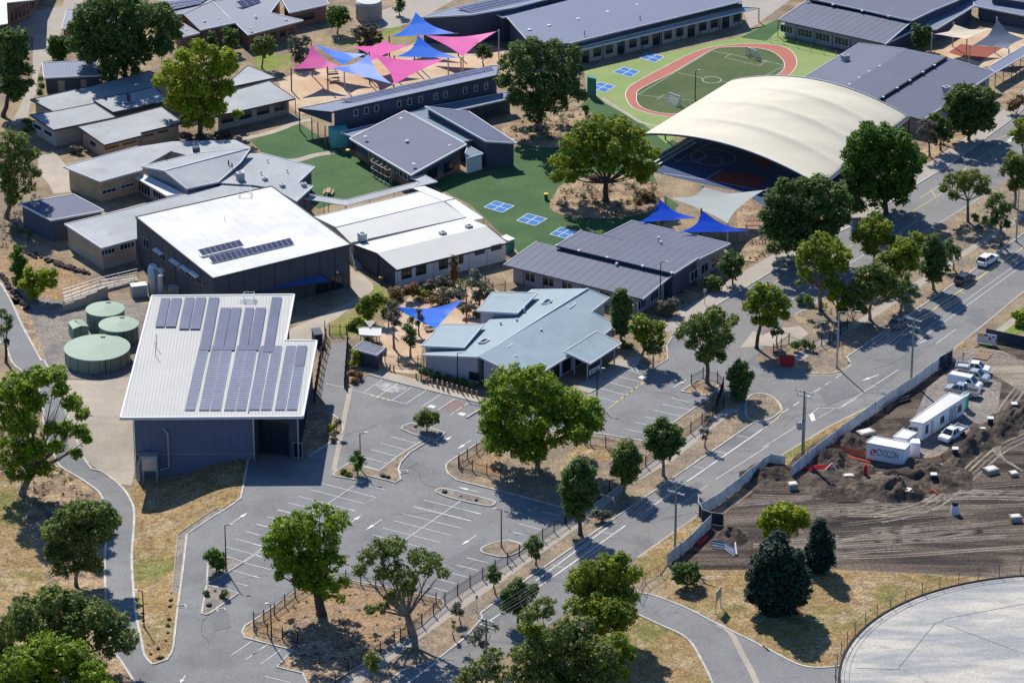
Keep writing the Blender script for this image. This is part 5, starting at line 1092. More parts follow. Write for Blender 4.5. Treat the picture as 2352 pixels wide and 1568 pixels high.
# ================================================================== SHADE SAILS
def sail(label, c, m, posts=None, pull=.22, sag=.35, group=None, posth=.2):
    """c: corners (x, y, z) as seen in the picture."""
    P = [G(*p) for p in c]; n = len(P); ce = sum(P, V(0, 0, 0))/n; root = thing('shade_sail', label, 'shade sail', V(ce.x, ce.y, 0), group)
    mb = MB(); N_ = 16
    if n == 3:
        ids = {}
        for i in range(N_+1):
            for j in range(N_+1-i):
                a, b = i/N_, j/N_; g_ = 1-a-b; p = P[0]*a+P[1]*b+P[2]*g_; w_ = min(1, 4*(a*b+b*g_+g_*a)); k = 1-pull*w_
                e = ce+(p-ce)*k; e.z -= sag*w_; ids[i, j] = len(mb.v); mb.v.append(tuple(e))
        for i in range(N_):
            for j in range(N_-i):
                mb.f.append((ids[i, j], ids[i+1, j], ids[i, j+1]))
                if j < N_-i-1: mb.f.append((ids[i+1, j], ids[i+1, j+1], ids[i, j+1]))
    else:
        for i in range(N_+1):
            for j in range(N_+1):
                u, v = i/N_, j/N_; p = P[0].lerp(P[1], u).lerp(P[3].lerp(P[2], u), v); w_ = min(1, 4*max(u*(1-u)*(1-2*min(v, 1-v)*.0), 0)*(abs(v-.5)*2)**2+4*v*(1-v)*(abs(u-.5)*2)**2)
                e = ce+(p-ce)*(1-pull*w_); e.z -= sag*(1-((abs(u-.5)*2)*(abs(v-.5)*2)))*.6; mb.v.append(tuple(e))
        for i in range(N_):
            for j in range(N_): a = i*(N_+1)+j; mb.f.append((a, a+1, a+N_+2, a+N_+1))
    mb.build('fabric', m, root, smooth=True)
    for k, p in enumerate(P):
        pm = posts[k] if posts else 'galv'
        if pm:
            t = (p-ce); t.z = 0; t.normalize(); q_ = p+t*.5; MB().tube([V(q_.x, q_.y, 0), V(q_.x, q_.y, p.z+.25)], .13, 8).build('post', pm, root)
            MB().beam(q_+V(0, 0, 0), p, .05).build('shackle', 'galv', root)
    return root
s3 = lambda code, v, zs: [(*q(code, v[2*i], v[2*i+1])[0], zs[i]) for i in range(len(zs))]
sail('bright blue sail furthest from the camera, peak raised highest', s3('A2', (1455, 112, 1238, 332, 1815, 302), (6.5, 4, 4.5)), 'sail_blue', [None, 'dark_trim', 'dark_trim'])
sail('pink sail at the right end of the sail cluster', s3('A2', (2182, 284, 1545, 318, 1880, 510), (5.6, 4.6, 4)), 'sail_pink', ['galv', None, 'yellow'])
sail('blue sail between the two large pink sails', s3('A2', (1480, 322, 1285, 510, 1840, 522), (6.4, 4.2, 4.2)), 'sail_blue', ['yellow', 'dark_trim', 'galv'])
sail('pink sail mostly covered by the others in the cluster middle', s3('A2', (1190, 362, 1420, 408, 1060, 555, 885, 422), (4.8, 5, 4.4, 4.6)), 'sail_pink', [None, 'dark_trim', None, None], pull=.3)
sail('large pink sail pointing at the long solar building', s3('A2', (1068, 485, 1725, 530, 1265, 760), (5.4, 5.2, 4.2)), 'sail_pink', [None, 'steel', 'steel'])
sail('front blue sail overlapping the large pink sail', s3('A2', (1032, 486, 685, 612, 1240, 755), (6.2, 4.4, 4.2)), 'sail_blue', ['green_post', 'red_post', 'galv'])
sail('narrow blue sail hanging behind the left pink sail', s3('A2', (535, 393, 1005, 486, 800, 582), (5.2, 5, 4.2)), 'sail_blue', [None, 'red_post', None])
sail('pink sail at the left end of the cluster with a steep peak', s3('A2', (520, 402, 355, 622, 790, 605), (6.4, 4.3, 4.3)), 'sail_pink', ['red_post', 'dark_trim', 'galv'])
sail('big pale grey four-cornered sail beside the sports court', s3('B3', (1765, 172, 2308, 198, 1975, 495, 1450, 268), (5, 5.2, 4.4, 4.4)), 'sail_grey', ['galv', 'red_post', 'galv', 'orange_post'], pull=.22, sag=.8)
sail('royal blue sail nearest the mulch island gum', s3('B3', (1368, 280, 1178, 488, 1700, 448), (6, 3.9, 4.2)), 'sail_royal', ['orange_post', None, 'pipe_blue'])
sail('royal blue sail above the climbing frame', s3('B3', (1753, 385, 1555, 575, 2175, 568), (6, 4.2, 4)), 'sail_royal', ['dark_trim', None, None])
sail('blue sail in the kindergarten garden', s3('B2', (1235, 1238, 1885, 1180, 1640, 1440), (4.2, 4.8, 3)), 'sail_blue', ['galv', 'red_post', 'red_post'], pull=.2, sag=.7)
sail('cream sail in the far top right courtyard', s3('A4', (1725, 222, 2060, 262, 1832, 352, 1545, 308), (4.6, 4.4, 4.4, 4)), 'sail_cream', ['galv', None, 'orange_post', 'galv'], pull=.22, sag=.6)
sail('slate grey peaked sail in the far top right courtyard', s3('A4', (2110, 175, 2350, 350, 2205, 442, 1885, 412), (7, 4, 3.6, 4)), 'sail_slate', ['galv', 'galv', 'galv', 'galv'], pull=.22, sag=.5)
sheet('courtyard_paving', q('A4', 1540, 470, 1800, 330, 2100, 220, 2500, 200, 2500, 420, 2150, 560, 1950, 620), 'paving', .03)
sheet('play_surface', q('A4', 1670, 475, 1780, 400, 2000, 420, 2180, 420, 1950, 560), 'court_red', .04)
# climbing frame and yard things
cf = thing('climbing_frame', 'climbing frame with coloured bars under the royal blue sails', 'play equipment', G(*xy('B3', 2150, 640)))
p = parent_loc(cf); mb = MB()
for i in range(3):
    for j in range(2): mb.beam(p+V(i*2.2, j*2, 0), p+V(i*2.2, j*2, 2.5), .12)

for j in range(2): mb.beam(p+V(0, j*2, 2.45), p+V(4.4, j*2, 2.45), .1)
for i in range(3): mb.beam(p+V(i*2.2, 0, 2.4), p+V(i*2.2, 2, 2.4), .1)
mb.build('frame', 'pipe_white', cf); m2 = MB()
for i in range(9): m2.beam(p+V(i*.55, 0, 2.5), p+V(i*.55, 2, 2.5), .07)
m2.beam(p+V(0, 0, 2.5), p+V(4.4, 0, 2.5), .09).beam(p+V(0, 2, 2.5), p+V(4.4, 2, 2.5), .09); m2.build('bar', 'red_post', cf)
def goal(label, x, y, rz):
    r = thing('soccer_goal', label, 'goal', G(x, y)); p = parent_loc(r); c, s = math.cos(rz), math.sin(rz)
    T = lambda a, b, h: p+V(a*c-b*s, a*s+b*c, h)
    mb = MB().beam(T(-1.5, 0, 0), T(-1.5, 0, 1.8), .12).beam(T(1.5, 0, 0), T(1.5, 0, 1.8), .12).beam(T(-1.5, 0, 1.8), T(1.5, 0, 1.8), .12).beam(T(-1.5, 0, 1.8), T(-1.5, 1.2, 0), .08).beam(T(1.5, 0, 1.8), T(1.5, 1.2, 0), .08).beam(T(-1.5, 1.2, 0), T(1.5, 1.2, 0), .08)
    mb.build('frame', 'white_metal', r); MB().face([T(-1.5, 0, 1.8), T(1.5, 0, 1.8), T(1.5, 1.2, 0), T(-1.5, 1.2, 0)]).face([T(-1.5, 0, 1.8), T(-1.5, 1.2, 0), T(-1.5, 0, 0)]).face([T(1.5, 0, 1.8), T(1.5, 1.2, 0), T(1.5, 0, 0)]).build('net', 'net', r)
d('net', (.6, .6, .6), .8, 0, 1, alpha=.4)
goal('small white goal at the near end of the oval', *xy('A3', 1500, 935), 2.3); goal('small white goal at the far end of the oval', *xy('A3', 2190, 520), -.9)
def binn(label, x, y, lid='yellow', g=None):
    r = thing('wheelie_bin', label, 'bin', G(x, y), g); p = parent_loc(r)
    MB().prism([p+V(a*.27, b*.3, 0) for a, b in ((-1, -1), (1, -1), (1, 1), (-1, 1))], [p+V(a*.33, b*.38, 1) for a, b in ((-1, -1), (1, -1), (1, 1), (-1, 1))]).build('body', 'green_post', r)
    MB().prism([p+V(a*.36, b*.42, 1) for a, b in ((-1, -1), (1, -1), (1, 1), (-1, 1))], [p+V(a*.33, b*.36, 1.15) for a, b in ((-1, -1), (1, -1), (1, 1), (-1, 1))]).build('lid', lid, r)
binn('yellow-lidded bin on the turf beside the mulch island', *xy('B3', 345, 285)); binn('yellow-lidded bin at the corner of the slate-roofed block', *xy('A2', 845, 1400)); binn('yellow-lidded bin by the steps of the white block', *xy('B2', 1145, 1035)); binn('yellow-lidded bin beside the large gum near the lime surround', *xy('A3', 708, 1030))
def ptable(label, x, y, rz=.3):
    r = thing('picnic_table', label, 'table', G(x, y), None); p = parent_loc(r)
    MB().box(p+V(0, 0, .7), 2.2, .8, .07, rz).build('tabletop', 'wood', r); n_ = V(-math.sin(rz), math.cos(rz), 0); t_ = V(math.cos(rz), math.sin(rz), 0)
    for s in (-.75, .75): MB().box(p+n_*s+V(0, 0, .42), 2.2, .3, .06, rz).build('seat', 'wood', r)
    mb = MB()
    for s in (-.8, .8): mb.beam(p+t_*s-n_*.7, p+t_*s+V(0, 0, .7), .08).beam(p+t_*s+n_*.7, p+t_*s+V(0, 0, .7), .08)
    mb.build('leg_frame', 'galv', r)
ptable('timber picnic table on the turf beside the covered walkway', *xy('B2', 670, 235), 1.5); ptable('picnic table under the front blue sail', *xy('A2', 700, 655), .2); ptable('picnic table by the red sail post', *xy('A2', 720, 735), .2); ptable('picnic table in the kindergarten garden beside the blue sail', *xy('B2', 1590, 1450), .3)
bw = thing('bench', 'L-shaped timber bench on the pavement under the street-side trees', 'bench', G(*xy('A4', 1680, 1320))); p = G(*xy('A4', 1610, 1300)); p1 = G(*xy('A4', 1670, 1265)); p2 = G(*xy('A4', 1760, 1345))
MB().beam(p+V(0, 0, .45), p1+V(0, 0, .45), .5, .1).build('seat', 'wood', bw); MB().beam(p+V(0, 0, .45), p2+V(0, 0, .45), .5, .1).build('seat', 'wood', bw); MB().box(p, .3, .3, .42).box(p2, .3, .3, .42).box(p1, .3, .3, .42).build('leg', 'galv', bw)
# ================================================================== TANKS
def tankb(label, cx, top, bot_, w_, h, low=False):
    """rain tank: lid ellipse centre (cx, top) and width w_ in picture units."""
    pc = G(cx, top, h); r = w_/2/pxm(top+20)
    t = thing('water_tank', label, 'tank', V(pc.x, pc.y, 0), 'green rainwater tanks beside the front hall'); c = parent_loc(t); n = 40
    A = [2*math.pi*k/n for k in range(n)]
    MB().prism([c+V(math.cos(a)*r, math.sin(a)*r, -.3) for a in A], [c+V(math.cos(a)*r, math.sin(a)*r, h) for a in A]).build('shell', 'tank_dark', t)
    lid = MB(); lid.v = [tuple(c+V(0, 0, h+.35))]+[tuple(c+V(math.cos(a)*(r+.08), math.sin(a)*(r+.08), h+.02)) for a in A]+[tuple(c+V(math.cos(a)*(r+.08), math.sin(a)*(r+.08), h-.12)) for a in A]
    lid.f = [(0, 1+k, 1+(k+1) % n) for k in range(n)]+[(1+k, 1+n+k, 1+n+(k+1) % n, 1+(k+1) % n) for k in range(n)]; lid.build('lid', 'tank', t)
    MB().box(c+V(r*.1, r*.75, h+.05), .7, .5, .25).build('hatch', 'tank', t)
    MB().tube([c+V(r*.35, -r*.97, 0), c+V(r*.35, -r*.97, h)], .07, 6).build('pipe', 'pipe_black', t)
    for k in range(8): a = -R(20+k*20); MB().box(c+V(math.cos(a)*r, math.sin(a)*r, 0), .05, .05, h-.1).build('seam', 'dark_trim', t)
tankb('low wide green water tank, largest and nearest of the three', 223, 797.5, 0, 149.5, 2.3); tankb('upper left green water tank behind the small green shed', 241.5, 709, 0, 87, 2.9); tankb('middle green water tank between the other two', 272.5, 744, 0, 89.5, 2.8)
ts = bld('small green gabled shed beside the green tanks', (180, 770), 'shed', 'shed')
vol(ts, q('B1', 610, 1385, 670, 1358, 728, 1418, 655, 1447), [2.1, 2.1, 2.4, 2.4], 'tank', 'tank_dark', ov=.05, base=-.2, th=.08); vol(ts, q('B1', 670, 1357, 740, 1358, 795, 1425, 730, 1418), [2.1, 2.1, 2.0, 2.4], 'tank', 'tank_dark', ov=.05, base=-.2, th=.08) if 0 else vol(ts, q('B1', 668, 1358, 742, 1360, 797, 1422, 728, 1418), [2.4, 2.0, 2.0, 2.4], 'tank', 'tank_dark', ov=.05, base=-.2, th=.08)
tt = thing('water_tank', 'pale round tank near a small tree at the top edge', 'tank', G(*xy('A2', 1035, 170))); c = parent_loc(tt); A = [2*math.pi*k/24 for k in range(24)]; r = 1.6*1.0+1.0
MB().prism([c+V(math.cos(a)*2.6, math.sin(a)*2.6, 0) for a in A], [c+V(math.cos(a)*2.6, math.sin(a)*2.6, 3.4) for a in A]).build('shell', 'beige_wall', tt); MB().prism([c+V(math.cos(a)*2.65, math.sin(a)*2.65, 3.4) for a in A], [c+V(math.cos(a)*2.4, math.sin(a)*2.4, 3.8) for a in A]).build('lid', 'cream_roof', tt)
# ramp, retaining wall and plant beside the gym
rw = thing('retaining_wall', 'stepped concrete retaining wall between the ramp and the green tanks', 'wall', G(*xy('B1', 860, 1250)))
W_ = [G(*p) for p in q('B1', 570, 1290, 670, 1262, 780, 1230, 880, 1195, 970, 1160)]
for i in range(4): MB().beam(W_[i]+V(0, 0, .55+.12*i), W_[i+1]+V(0, 0, .55+.12*i), .2, 1.3+.25*i).build('panel', 'concrete', rw)
rp = thing('ramp', 'pale walkway ramp with long steel handrails beside the dark gymnasium', 'ramp', G(*xy('B1', 900, 1100)))
a = [G(*p) for p in q('B1', 560, 1190, 900, 1080, 1230, 990, 1240, 1030, 900, 1130, 570, 1240)]; MB().prism([V(p.x, p.y, 0) for p in a], [V(p.x, p.y, .4) for p in a]).build('deck', 'concrete', rp)
for rl in ((560, 1150, 900, 1040, 1235, 960), (560, 1185, 900, 1065, 1210, 1020), (570, 1215, 880, 1110, 1180, 1040)):
    P = [G(*p) for p in q('B1', *rl)]; mb = MB()
    for A, B in zip(P, P[1:]):
        for h in (.5, 1.05): mb.beam(A+V(0, 0, h), B+V(0, 0, h), .07)
        for t in np.linspace(0, 1, 5): c = A.lerp(B, t); mb.beam(c, c+V(0, 0, 1.05), .06)
    mb.build('handrail', 'steel', rp)
dc = thing('duct', 'bright insulated duct stack curving out of the dark gymnasium wall', 'duct', G(*xy('B1', 1400, 1120)))
p = parent_loc(dc); MB().tube([p+V(-.4, .8, 3.6), p+V(-.4, .4, 4.2), p+V(-.4, -.4, 4.1), p+V(-.4, -.7, 3.3), p+V(-.4, -.7, .2)], .75, 10).build('duct_bend', 'duct', dc); MB().tube([p+V(.9, .6, 3.2), p+V(.9, .1, 3.7), p+V(.9, -.6, 3.3), p+V(.9, -.7, .2)], .65, 10).build('duct_bend', 'duct', dc)
MB().box(p+V(-2.6, -1.2, 0), 2.6, 1.6, 2.0, .3).build('fan_unit', 'galv', dc); MB().box(p+V(3, -.4, 0), 1.6, 1.2, 1.4, .2).build('fan_unit', 'galv', dc)
MB().tube([p+V(4.6, -.5, 0), p+V(4.6, -.5, 2), p+V(5.2, -.5, 2.2)], .2, 8).build('pipe', 'white_metal', dc)
# ================================================================== FENCES
def fence(label, px, bay=3.2, h=1.6, pm='black_metal', rails=(.15, 1.35), pick_=.16, ph=1.9, pw=.09, name='fence', mid=True):
    P = [G(*p) for p in px]; r = thing(name, label, 'fence', V(P[0].x, P[0].y, 0)); out = []
    for a, b in zip(P, P[1:]):
        n = max(1, round((b-a).length/bay)); out += [a.lerp(b, k/n) for k in range(n)]
    out.append(P[-1])
    pmesh = bpy.data.meshes.new('post'); m = MB().box((0, 0, 0), pw*1.6, pw*1.6, ph); pmesh.from_pydata(m.v, [], m.f); pmesh.materials.append(M[pm])
    for p in out:
        o = bpy.data.objects.new('post', pmesh); COL.objects.link(o); o.parent = r; o.location = p-parent_loc(r)
    for a, b in zip(out, out[1:]):
        m = MB()
        for z in rails: m.beam(a+V(0, 0, z), b+V(0, 0, z), .045)
        if pick_:
            L_ = (b-a).length
            for k in range(1, int(L_/pick_)): p = a.lerp(b, k*pick_/L_); m.beam(p+V(0, 0, .08), p+V(0, 0, h), .022)
        m.build('rail_panel', 'fence_rail', r)
    return r
fence('black picket fence along the footpath beside the big car park', FEN[2:7]+[(920, 1470)], 3.0, 1.7)
fence('black picket fence around the garden of the two big gums', [(920, 1470)]+q('D2', 1140, 1300, 940, 1390, 700, 1540, 660, 1600) if 0 else D(969, 1436, 874, 1500, 800, 1545, 740, 1600), 3.0, 1.7)
fence('black fence on the car park side of the two big gums', q('D2', 395, 1210, 258, 1175, 125, 1140, 0, 1100, 0, 1040, 90, 1020, 185, 960, 278, 880, 372, 800, 560, 700, 828, 662, 962, 690, 1097, 715, 1380, 790, 1508, 820, 1640, 860), 3.4, 1.7)
fence('black picket fence round the garden of the large bright gum', q('C2', 2085, 985, 2005, 1060, 1920, 1110, 1845, 1160, 1840, 1190, 1965, 1215, 2095, 1250, 2220, 1275), 3.2, 1.7)
fence('black fence behind the street trees and the upper car park', FEN[0:2]+[(1400, 1130), (1299, 1203)], 3.2, 1.7)
fence('black fence across the grass above the large bright gum garden', q('C3', 690, 975, 742, 985, 880, 1005, 1020, 1030), 3.2, 1.6)
fence('black fence at the corner bed of the upper car park', q('C3', 1650, 440, 1757, 380, 1885, 415, 1940, 470, 1862, 700), 3, 1.7)
fence('black picket gate fence at the kindergarten lawn', q('B2', 680, 1500, 775, 1500, 832, 1500), 3, 1.8)
fence('black picket fence behind the bollards of the kindergarten', q('C2', 1180, 250, 1300, 265, 1475, 275, 1530, 285), 3, 1.8)
fence('black fence along the street-side garden of the median', q('C4', 95, 170, 235, 70, 380, 130, 455, 135, 530, 90, 600, 70, 636, 40, 760, -60), 3.2, 1.7)
fence('tall dark mesh fence beside the hall gate path', q('B2', 640, 1500, 650, 1568)+q('C2', 600, 250, 545, 600), 2.4, 2.2, rails=(.1, 1.1, 2.2), ph=2.4, pick_=.3)
fence('dark screen fence on the right of the gate path', q('C2', 845, 60, 815, 470), 2.2, 1.8, pick_=.08)
fence('white-railed fence in front of the top right classroom', q('A4', 65, 380, 190, 400, 310, 430, 430, 460, 550, 490, 660, 510), 3, 1.1, 'galv', (.5, 1.05), 0, 1.2, .05)
fence('thin picket fence among the kindergarten shrubs', q('B2', 2080, 1050, 2150, 1130, 2260, 1110), 2.5, 1.5)
fence('wire fence round the gate beside the lower driveway', q('D3', 1435, 510, 1375, 600, 1240, 680, 1175, 830), 2.4, 1.7, 'galv', (.1, 1.6), .5, 1.8, .05)
# screened site fence
def site_fence(label, px, m='screen', bay=2.4, h=1.9, drop=0, wob=.05):
    P = [G(*p) for p in px]; r = thing('site_fence', label, 'fence', V(P[0].x, P[0].y, 0)); out = []
    for a, b in zip(P, P[1:]):
        n = max(1, round((b-a).length/bay)); out += [a.lerp(b, k/n) for k in range(n)]
    out.append(P[-1])
    for k, (a, b) in enumerate(zip(out, out[1:])):
        t = (b-a).normalized(); n_ = V(-t.y, t.x, 0)*random.uniform(-wob, wob); hh = h+random.uniform(-.08, .05); m_ = MB(); N_ = 6
        g = [[a.lerp(b, .02+.96*i/N_)+n_+V(-t.y, t.x, 0)*random.uniform(-.04, .04)+V(0, 0, .08+(hh-.08)*j/3) for i in range(N_+1)] for j in range(4)]
        for j in range(3):
            for i in range(N_): m_.face([g[j][i], g[j][i+1], g[j+1][i+1], g[j+1][i]])
        sc = m_.build('screen_panel', m, r); so = sc.modifiers.new('t', 'SOLIDIFY'); so.thickness = .02
        fr = MB().beam(a+n_, a+n_+V(0, 0, hh+.25), .05).beam(b+n_, b+n_+V(0, 0, hh+.05), .05).beam(a+n_+V(0, 0, hh), b+n_+V(0, 0, hh), .05); fr.build('frame', 'galv', r)
        MB().box(a+V(0, 0, 0), .6, .25, .15, math.atan2(t.x, -t.y)).build('foot', 'concrete', r)
site_fence('long screened site fence along the edge of the main road', [(2188, 822)]+q('C4', 1590, 290, 1380, 450, 1160, 590, 935, 750, 715, 905, 605, 990, 490, 1080, 320, 1215, 255, 1270))
site_fence('dark screened corner of the site fence beside the gate', q('C4', 1585, 300, 1700, 230), 'screen_dark', 1.6, 2.1)
site_fence('screened fence curving towards the lower site entrance', q('C4', 200, 1190, 65, 1165, 0, 1200)+q('C3', 2275, 1225, 2125, 1345, 2050, 1405, 1970, 1465, 1890, 1530, 1810, 1568)+[(1605, 1185), (1604, 1160)], 'screen')
site_fence('blue-grey screened fence beside the curved verge', q('D3', 1715, 40, 1745, 110, 1830, 140, 1940, 155), 'screen_dark')
site_fence('lower run of screened fence near the round shrub', q('D3', 1825, 170, 1740, 250, 1640, 350, 1560, 420, 1435, 510), 'screen')
gt = thing('gate', 'white wire site gate at the top of the building site', 'gate', G(*xy('C4', 1790, 240))); P = [G(*p) for p in q('C4', 1700, 230, 1800, 245, 1920, 240)]; mb = MB()
for a, b in zip(P, P[1:]):
    for k in range(12): p = a.lerp(b, k/11); mb.beam(p, p+V(0, 0, 1.9), .03 if k % 11 else .09)
    for z in (.1, 1, 1.9): mb.beam(a+V(0, 0, z), b+V(0, 0, z), .05)
mb.build('frame', 'white_metal', gt)
nf = thing('fence', 'solid dark panel fence behind the site notices', 'fence', G(*xy('B4', 2180, 1568)))
P = [G(*p) for p in q('C4', 2005, 25, 2500, 130, 2560, 60)]
for a, b in zip(P, P[1:]): MB().beam(a+V(0, 0, .9), b+V(0, 0, .9), .08, 1.8).build('panel', 'screen_dark', nf)
nb = thing('notice_panel', 'white site notice panels with small red and yellow safety signs on the fence', 'sign', G(*xy('C4', 2020, 85))); a, b = G(*xy('C4', 1925, 60)), G(*xy('C4', 2100, 90)); t_ = (b-a).normalized(); n_ = V(t_.y, -t_.x, 0)
MB().beam(a+V(0, 0, 1), b+V(0, 0, 1), .06, 1.7).build('board', 'white_metal', nb)
for k, (u, z, w_, h_, m) in enumerate(((.3, 1.1, .7, .6, 'yellow'), (1.2, 1.4, .5, .35, 'logo_text'), (1.9, .9, .4, .4, 'red'), (2.5, 1.3, .4, .3, 'pipe_blue'), (3.0, .8, .3, .3, 'lamp_red'))):
    c = a+t_*u+n_*.05; MB().prism([c+V(0, 0, z), c+t_*w_+V(0, 0, z), c+t_*w_+n_*.02+V(0, 0, z), c+n_*.02+V(0, 0, z)], [c+V(0, 0, z+h_), c+t_*w_+V(0, 0, z+h_), c+t_*w_+n_*.02+V(0, 0, z+h_), c+n_*.02+V(0, 0, z+h_)]).build('safety_sign', m, nb)
# bollards
bl0 = None; ORD = ['first', 'second', 'third', 'fourth', 'fifth', 'sixth', 'seventh', 'eighth', 'ninth']
for x, y, lb_ in [(1460+i*47, 385+i*19, '%s timber bollard from the left in the row below the clipped hedge' % ORD[i]) for i in range(7)]+[(1650+i*44, 445+i*13, '%s timber bollard from the left in the row ending at the bright gum' % ORD[i]) for i in range(9)]+[(1130+i*32, 285+i*8, '%s timber bollard from the small corrugated hut' % ORD[i]) for i in range(5)]:
    p = G(*xy('C2', x, y))
    if bl0 is None:
        bl0 = thing('bollard', lb_, 'bollard', p, 'timber bollards along the kindergarten path'); MB().tube([p, p+V(0, 0, 1.05)], .13, 8).build('post', 'wood', bl0)
    else: dup(bl0, p, 0, lb_)
sg = thing('sign', 'blank grey board on two thin posts beside the lower driveway', 'sign', G(*xy('D3', 1880, 1010))); a, b = G(*xy('D3', 1870, 940)), G(*xy('D3', 1915, 880)); MB().beam(a, a+V(0, 0, 3.0), .1).build('post', 'galv', sg); MB().beam(b, b+V(0, 0, 3.0), .1).build('post', 'galv', sg); MB().beam(a+V(0, 0, 2.4), b+V(0, 0, 2.4), .08, 1.6).build('board', 'galv', sg)
for lab, c_, w_, m_ in (('small pedestrian sign on a post by the school crossing footpath', xy('B3', 1770, 1225), .6, 'galv'), ('thin street sign on the dry verge', xy('D2', 2005, 935), .4, 'galv'), ('small red round sign at the kerb island by the tall street light', xy('C4', 718, 190), .4, 'red')):
    r = thing('street_sign', lab, 'sign', G(*c_)); p = parent_loc(r); MB().tube([p, p+V(0, 0, 2.6)], .05, 6).build('post', 'galv', r); MB().box(p+V(0, -.05, 2.1), w_, .04, .6, .5).build('plate', m_, r)
# ================================================================== POLES
def lamp(label, base, top, arm=(.9, 0), m='black_metal', r_=.09, armlen=None, head=.5):
    p = G(*base); t = atY(*top, p.y); h = max(3, t.z); r = thing('street_lamp', label, 'lamp post', p); z = V(0, 0, h)
    MB().tube([p, p+z], [r_*1.15, r_*.8], 8).build('pole', m, r); a = V(arm[0], arm[1], .15); MB().tube([p+z, p+z+a], .05, 6).build('arm', m, r)
    MB().box(p+z+a, head, .22, .1, math.atan2(arm[1], arm[0])).build('lamp_head', 'galv', r); MB().tube([p, p+V(0, 0, .35)], r_*1.8, 8).build('base', 'concrete', r); return r
lamp('black lamp post behind the sapling in the left car park island', (520, 1312), (514.6, 1206)); lamp('black lamp post beside the sapling in the long planted island', (828, 1078), (826.5, 996)); lamp('black lamp post against the pale kindergarten wall', (1051, 893), (1050.5, 811))
lamp('black lamp post by the kindergarten porch kerb', (1371, 925), (1370, 848)); lamp('black lamp post in the small triangular bed by the footpath fence', (1151.5, 1257), (1150, 1170.5), (-.9, 0)); lamp('black lamp post on the dry lawn by the access road', (331, 1440), (327, 1354), (-.9, 0)); lamp('black lamp post at the fence corner of the two big gums', (624, 1476), (622.7, 1388), (-.5, 0)); lamp('black lamp post in front of the stepped dark classroom roofs', (1516, 705), (1518, 603)); lamp('black floodlight pole on the oval beside the cream canopy', (1596.5, 232), (1596.5, 163.5), (.6, 0)); lamp('thin lamp post between the trees behind the cream canopy', (2107, 300), (2106.8, 264), (-.6, 0))
lamp('thin lamp post at the left edge near the pale kerb', (16.5, 833), (15, 790), (-.5, 0)); lamp('dark lamp post in the trees beside the sports court', (1815, 540), (1815, 428), (-.6, 0))
lamp('tall grey street light with a long arm on the kerb island', (1922, 844.5), (1926, 716), (2.9, -.3), 'galv', .13, head=.9); lamp('tall grey street light at the right edge of the median', (2334, 556), (2339, 434), (2.4, 0), 'galv', .13, head=.9)
TOPS = []
def power(label, base, top, m, arms=((.0, 2.6), (-2.0, 2.2)), tx=False, stay=False, ax=(.82, .57)):
    p = G(*base); t = atY(*top, p.y); h = t.z; r = thing('power_pole', label, 'power pole', p); u = V(ax[0], -ax[1], 0).normalized()
    MB().tube([p, p+V(0, 0, h)], [.2, .13], 8).build('pole', m, r); ends = []
    for dz, L_ in arms:
        c = p+V(0, 0, h-.25+dz); o = MB().beam(c-u*L_/2, c+u*L_/2, .14, .16).build('crossarm', 'galv', r); ins = MB()
        for k in (-.47, -.2, .2, .47): ins.tube([c+u*L_*k, c+u*L_*k+V(0, 0, .28)], .06, 6)
        ins.build('insulator', 'white_metal', o); ends.append([c+u*L_*k+V(0, 0, .28) for k in (-.47, -.2, .2, .47)])
    if tx:
        c = p+u*-.45+V(0, -.25, h*.45); b_ = MB().box(c, 1.1, .8, 1.1, .3).build('transformer', 'galv', r); i2 = MB()
        for k in range(4): i2.tube([c+V(-.45+.3*k, 0, 1.1), c+V(-.45+.3*k, 0, 1.55)], .09, 6)
        i2.build('bushing', 'white_metal', b_); MB().tube([p+V(.25, -.1, .5), p+V(.25, -.1, h*.9)], .05, 5).build('conduit', 'pipe_black', r)
    TOPS.append(ends); return r
power('timber power pole carrying a transformer beside the site fence', (1842.5, 1055), (1846, 897), 'timber', ((0, 3.0), (-.7, 2.4)), True)
power('greenish power pole with two crossarms in front of the fenced verge', (1550.5, 1262), (1549, 1104), 'green_pole', ((0, 2.8), (-1.6, 2.8)))
power('power pole at the top of the screened site fence', (2092.7, 878), (2090, 731), 'green_pole', ((0, 2.8), (-1.2, 2.2)))
power('power pole rising out of the street trees at the bottom', (1117, 1570), (1115.6, 1420), 'timber', ((0, 2.6), (-.9, 2.6)))
def cable(A, B, sag=1.2, w_=.02):
    n = 14; return [A.lerp(B, k/n)-V(0, 0, sag*4*(k/n)*(1-k/n)) for k in range(n+1)]
order = [3, 1, 0, 2]; far = [[e+(TOPS[2][0][0]-TOPS[0][0][0])*1.25 for e in arm] for arm in TOPS[2]]
ends = [TOPS[i] for i in order]+[far]
for lv, lab in ((0, 'upper overhead wires running along the main road'), (1, 'lower overhead wires running along the main road')):
    r = thing('power_lines', lab, 'wires', V(ends[0][lv][0].x, ends[0][lv][0].y, 0))
    for a, b in zip(ends, ends[1:]):
        for k in range(4 - lv*2): MB().tube(cable(a[lv][k], b[lv][k]), .013, 4, False).build('wire', 'wire', r)
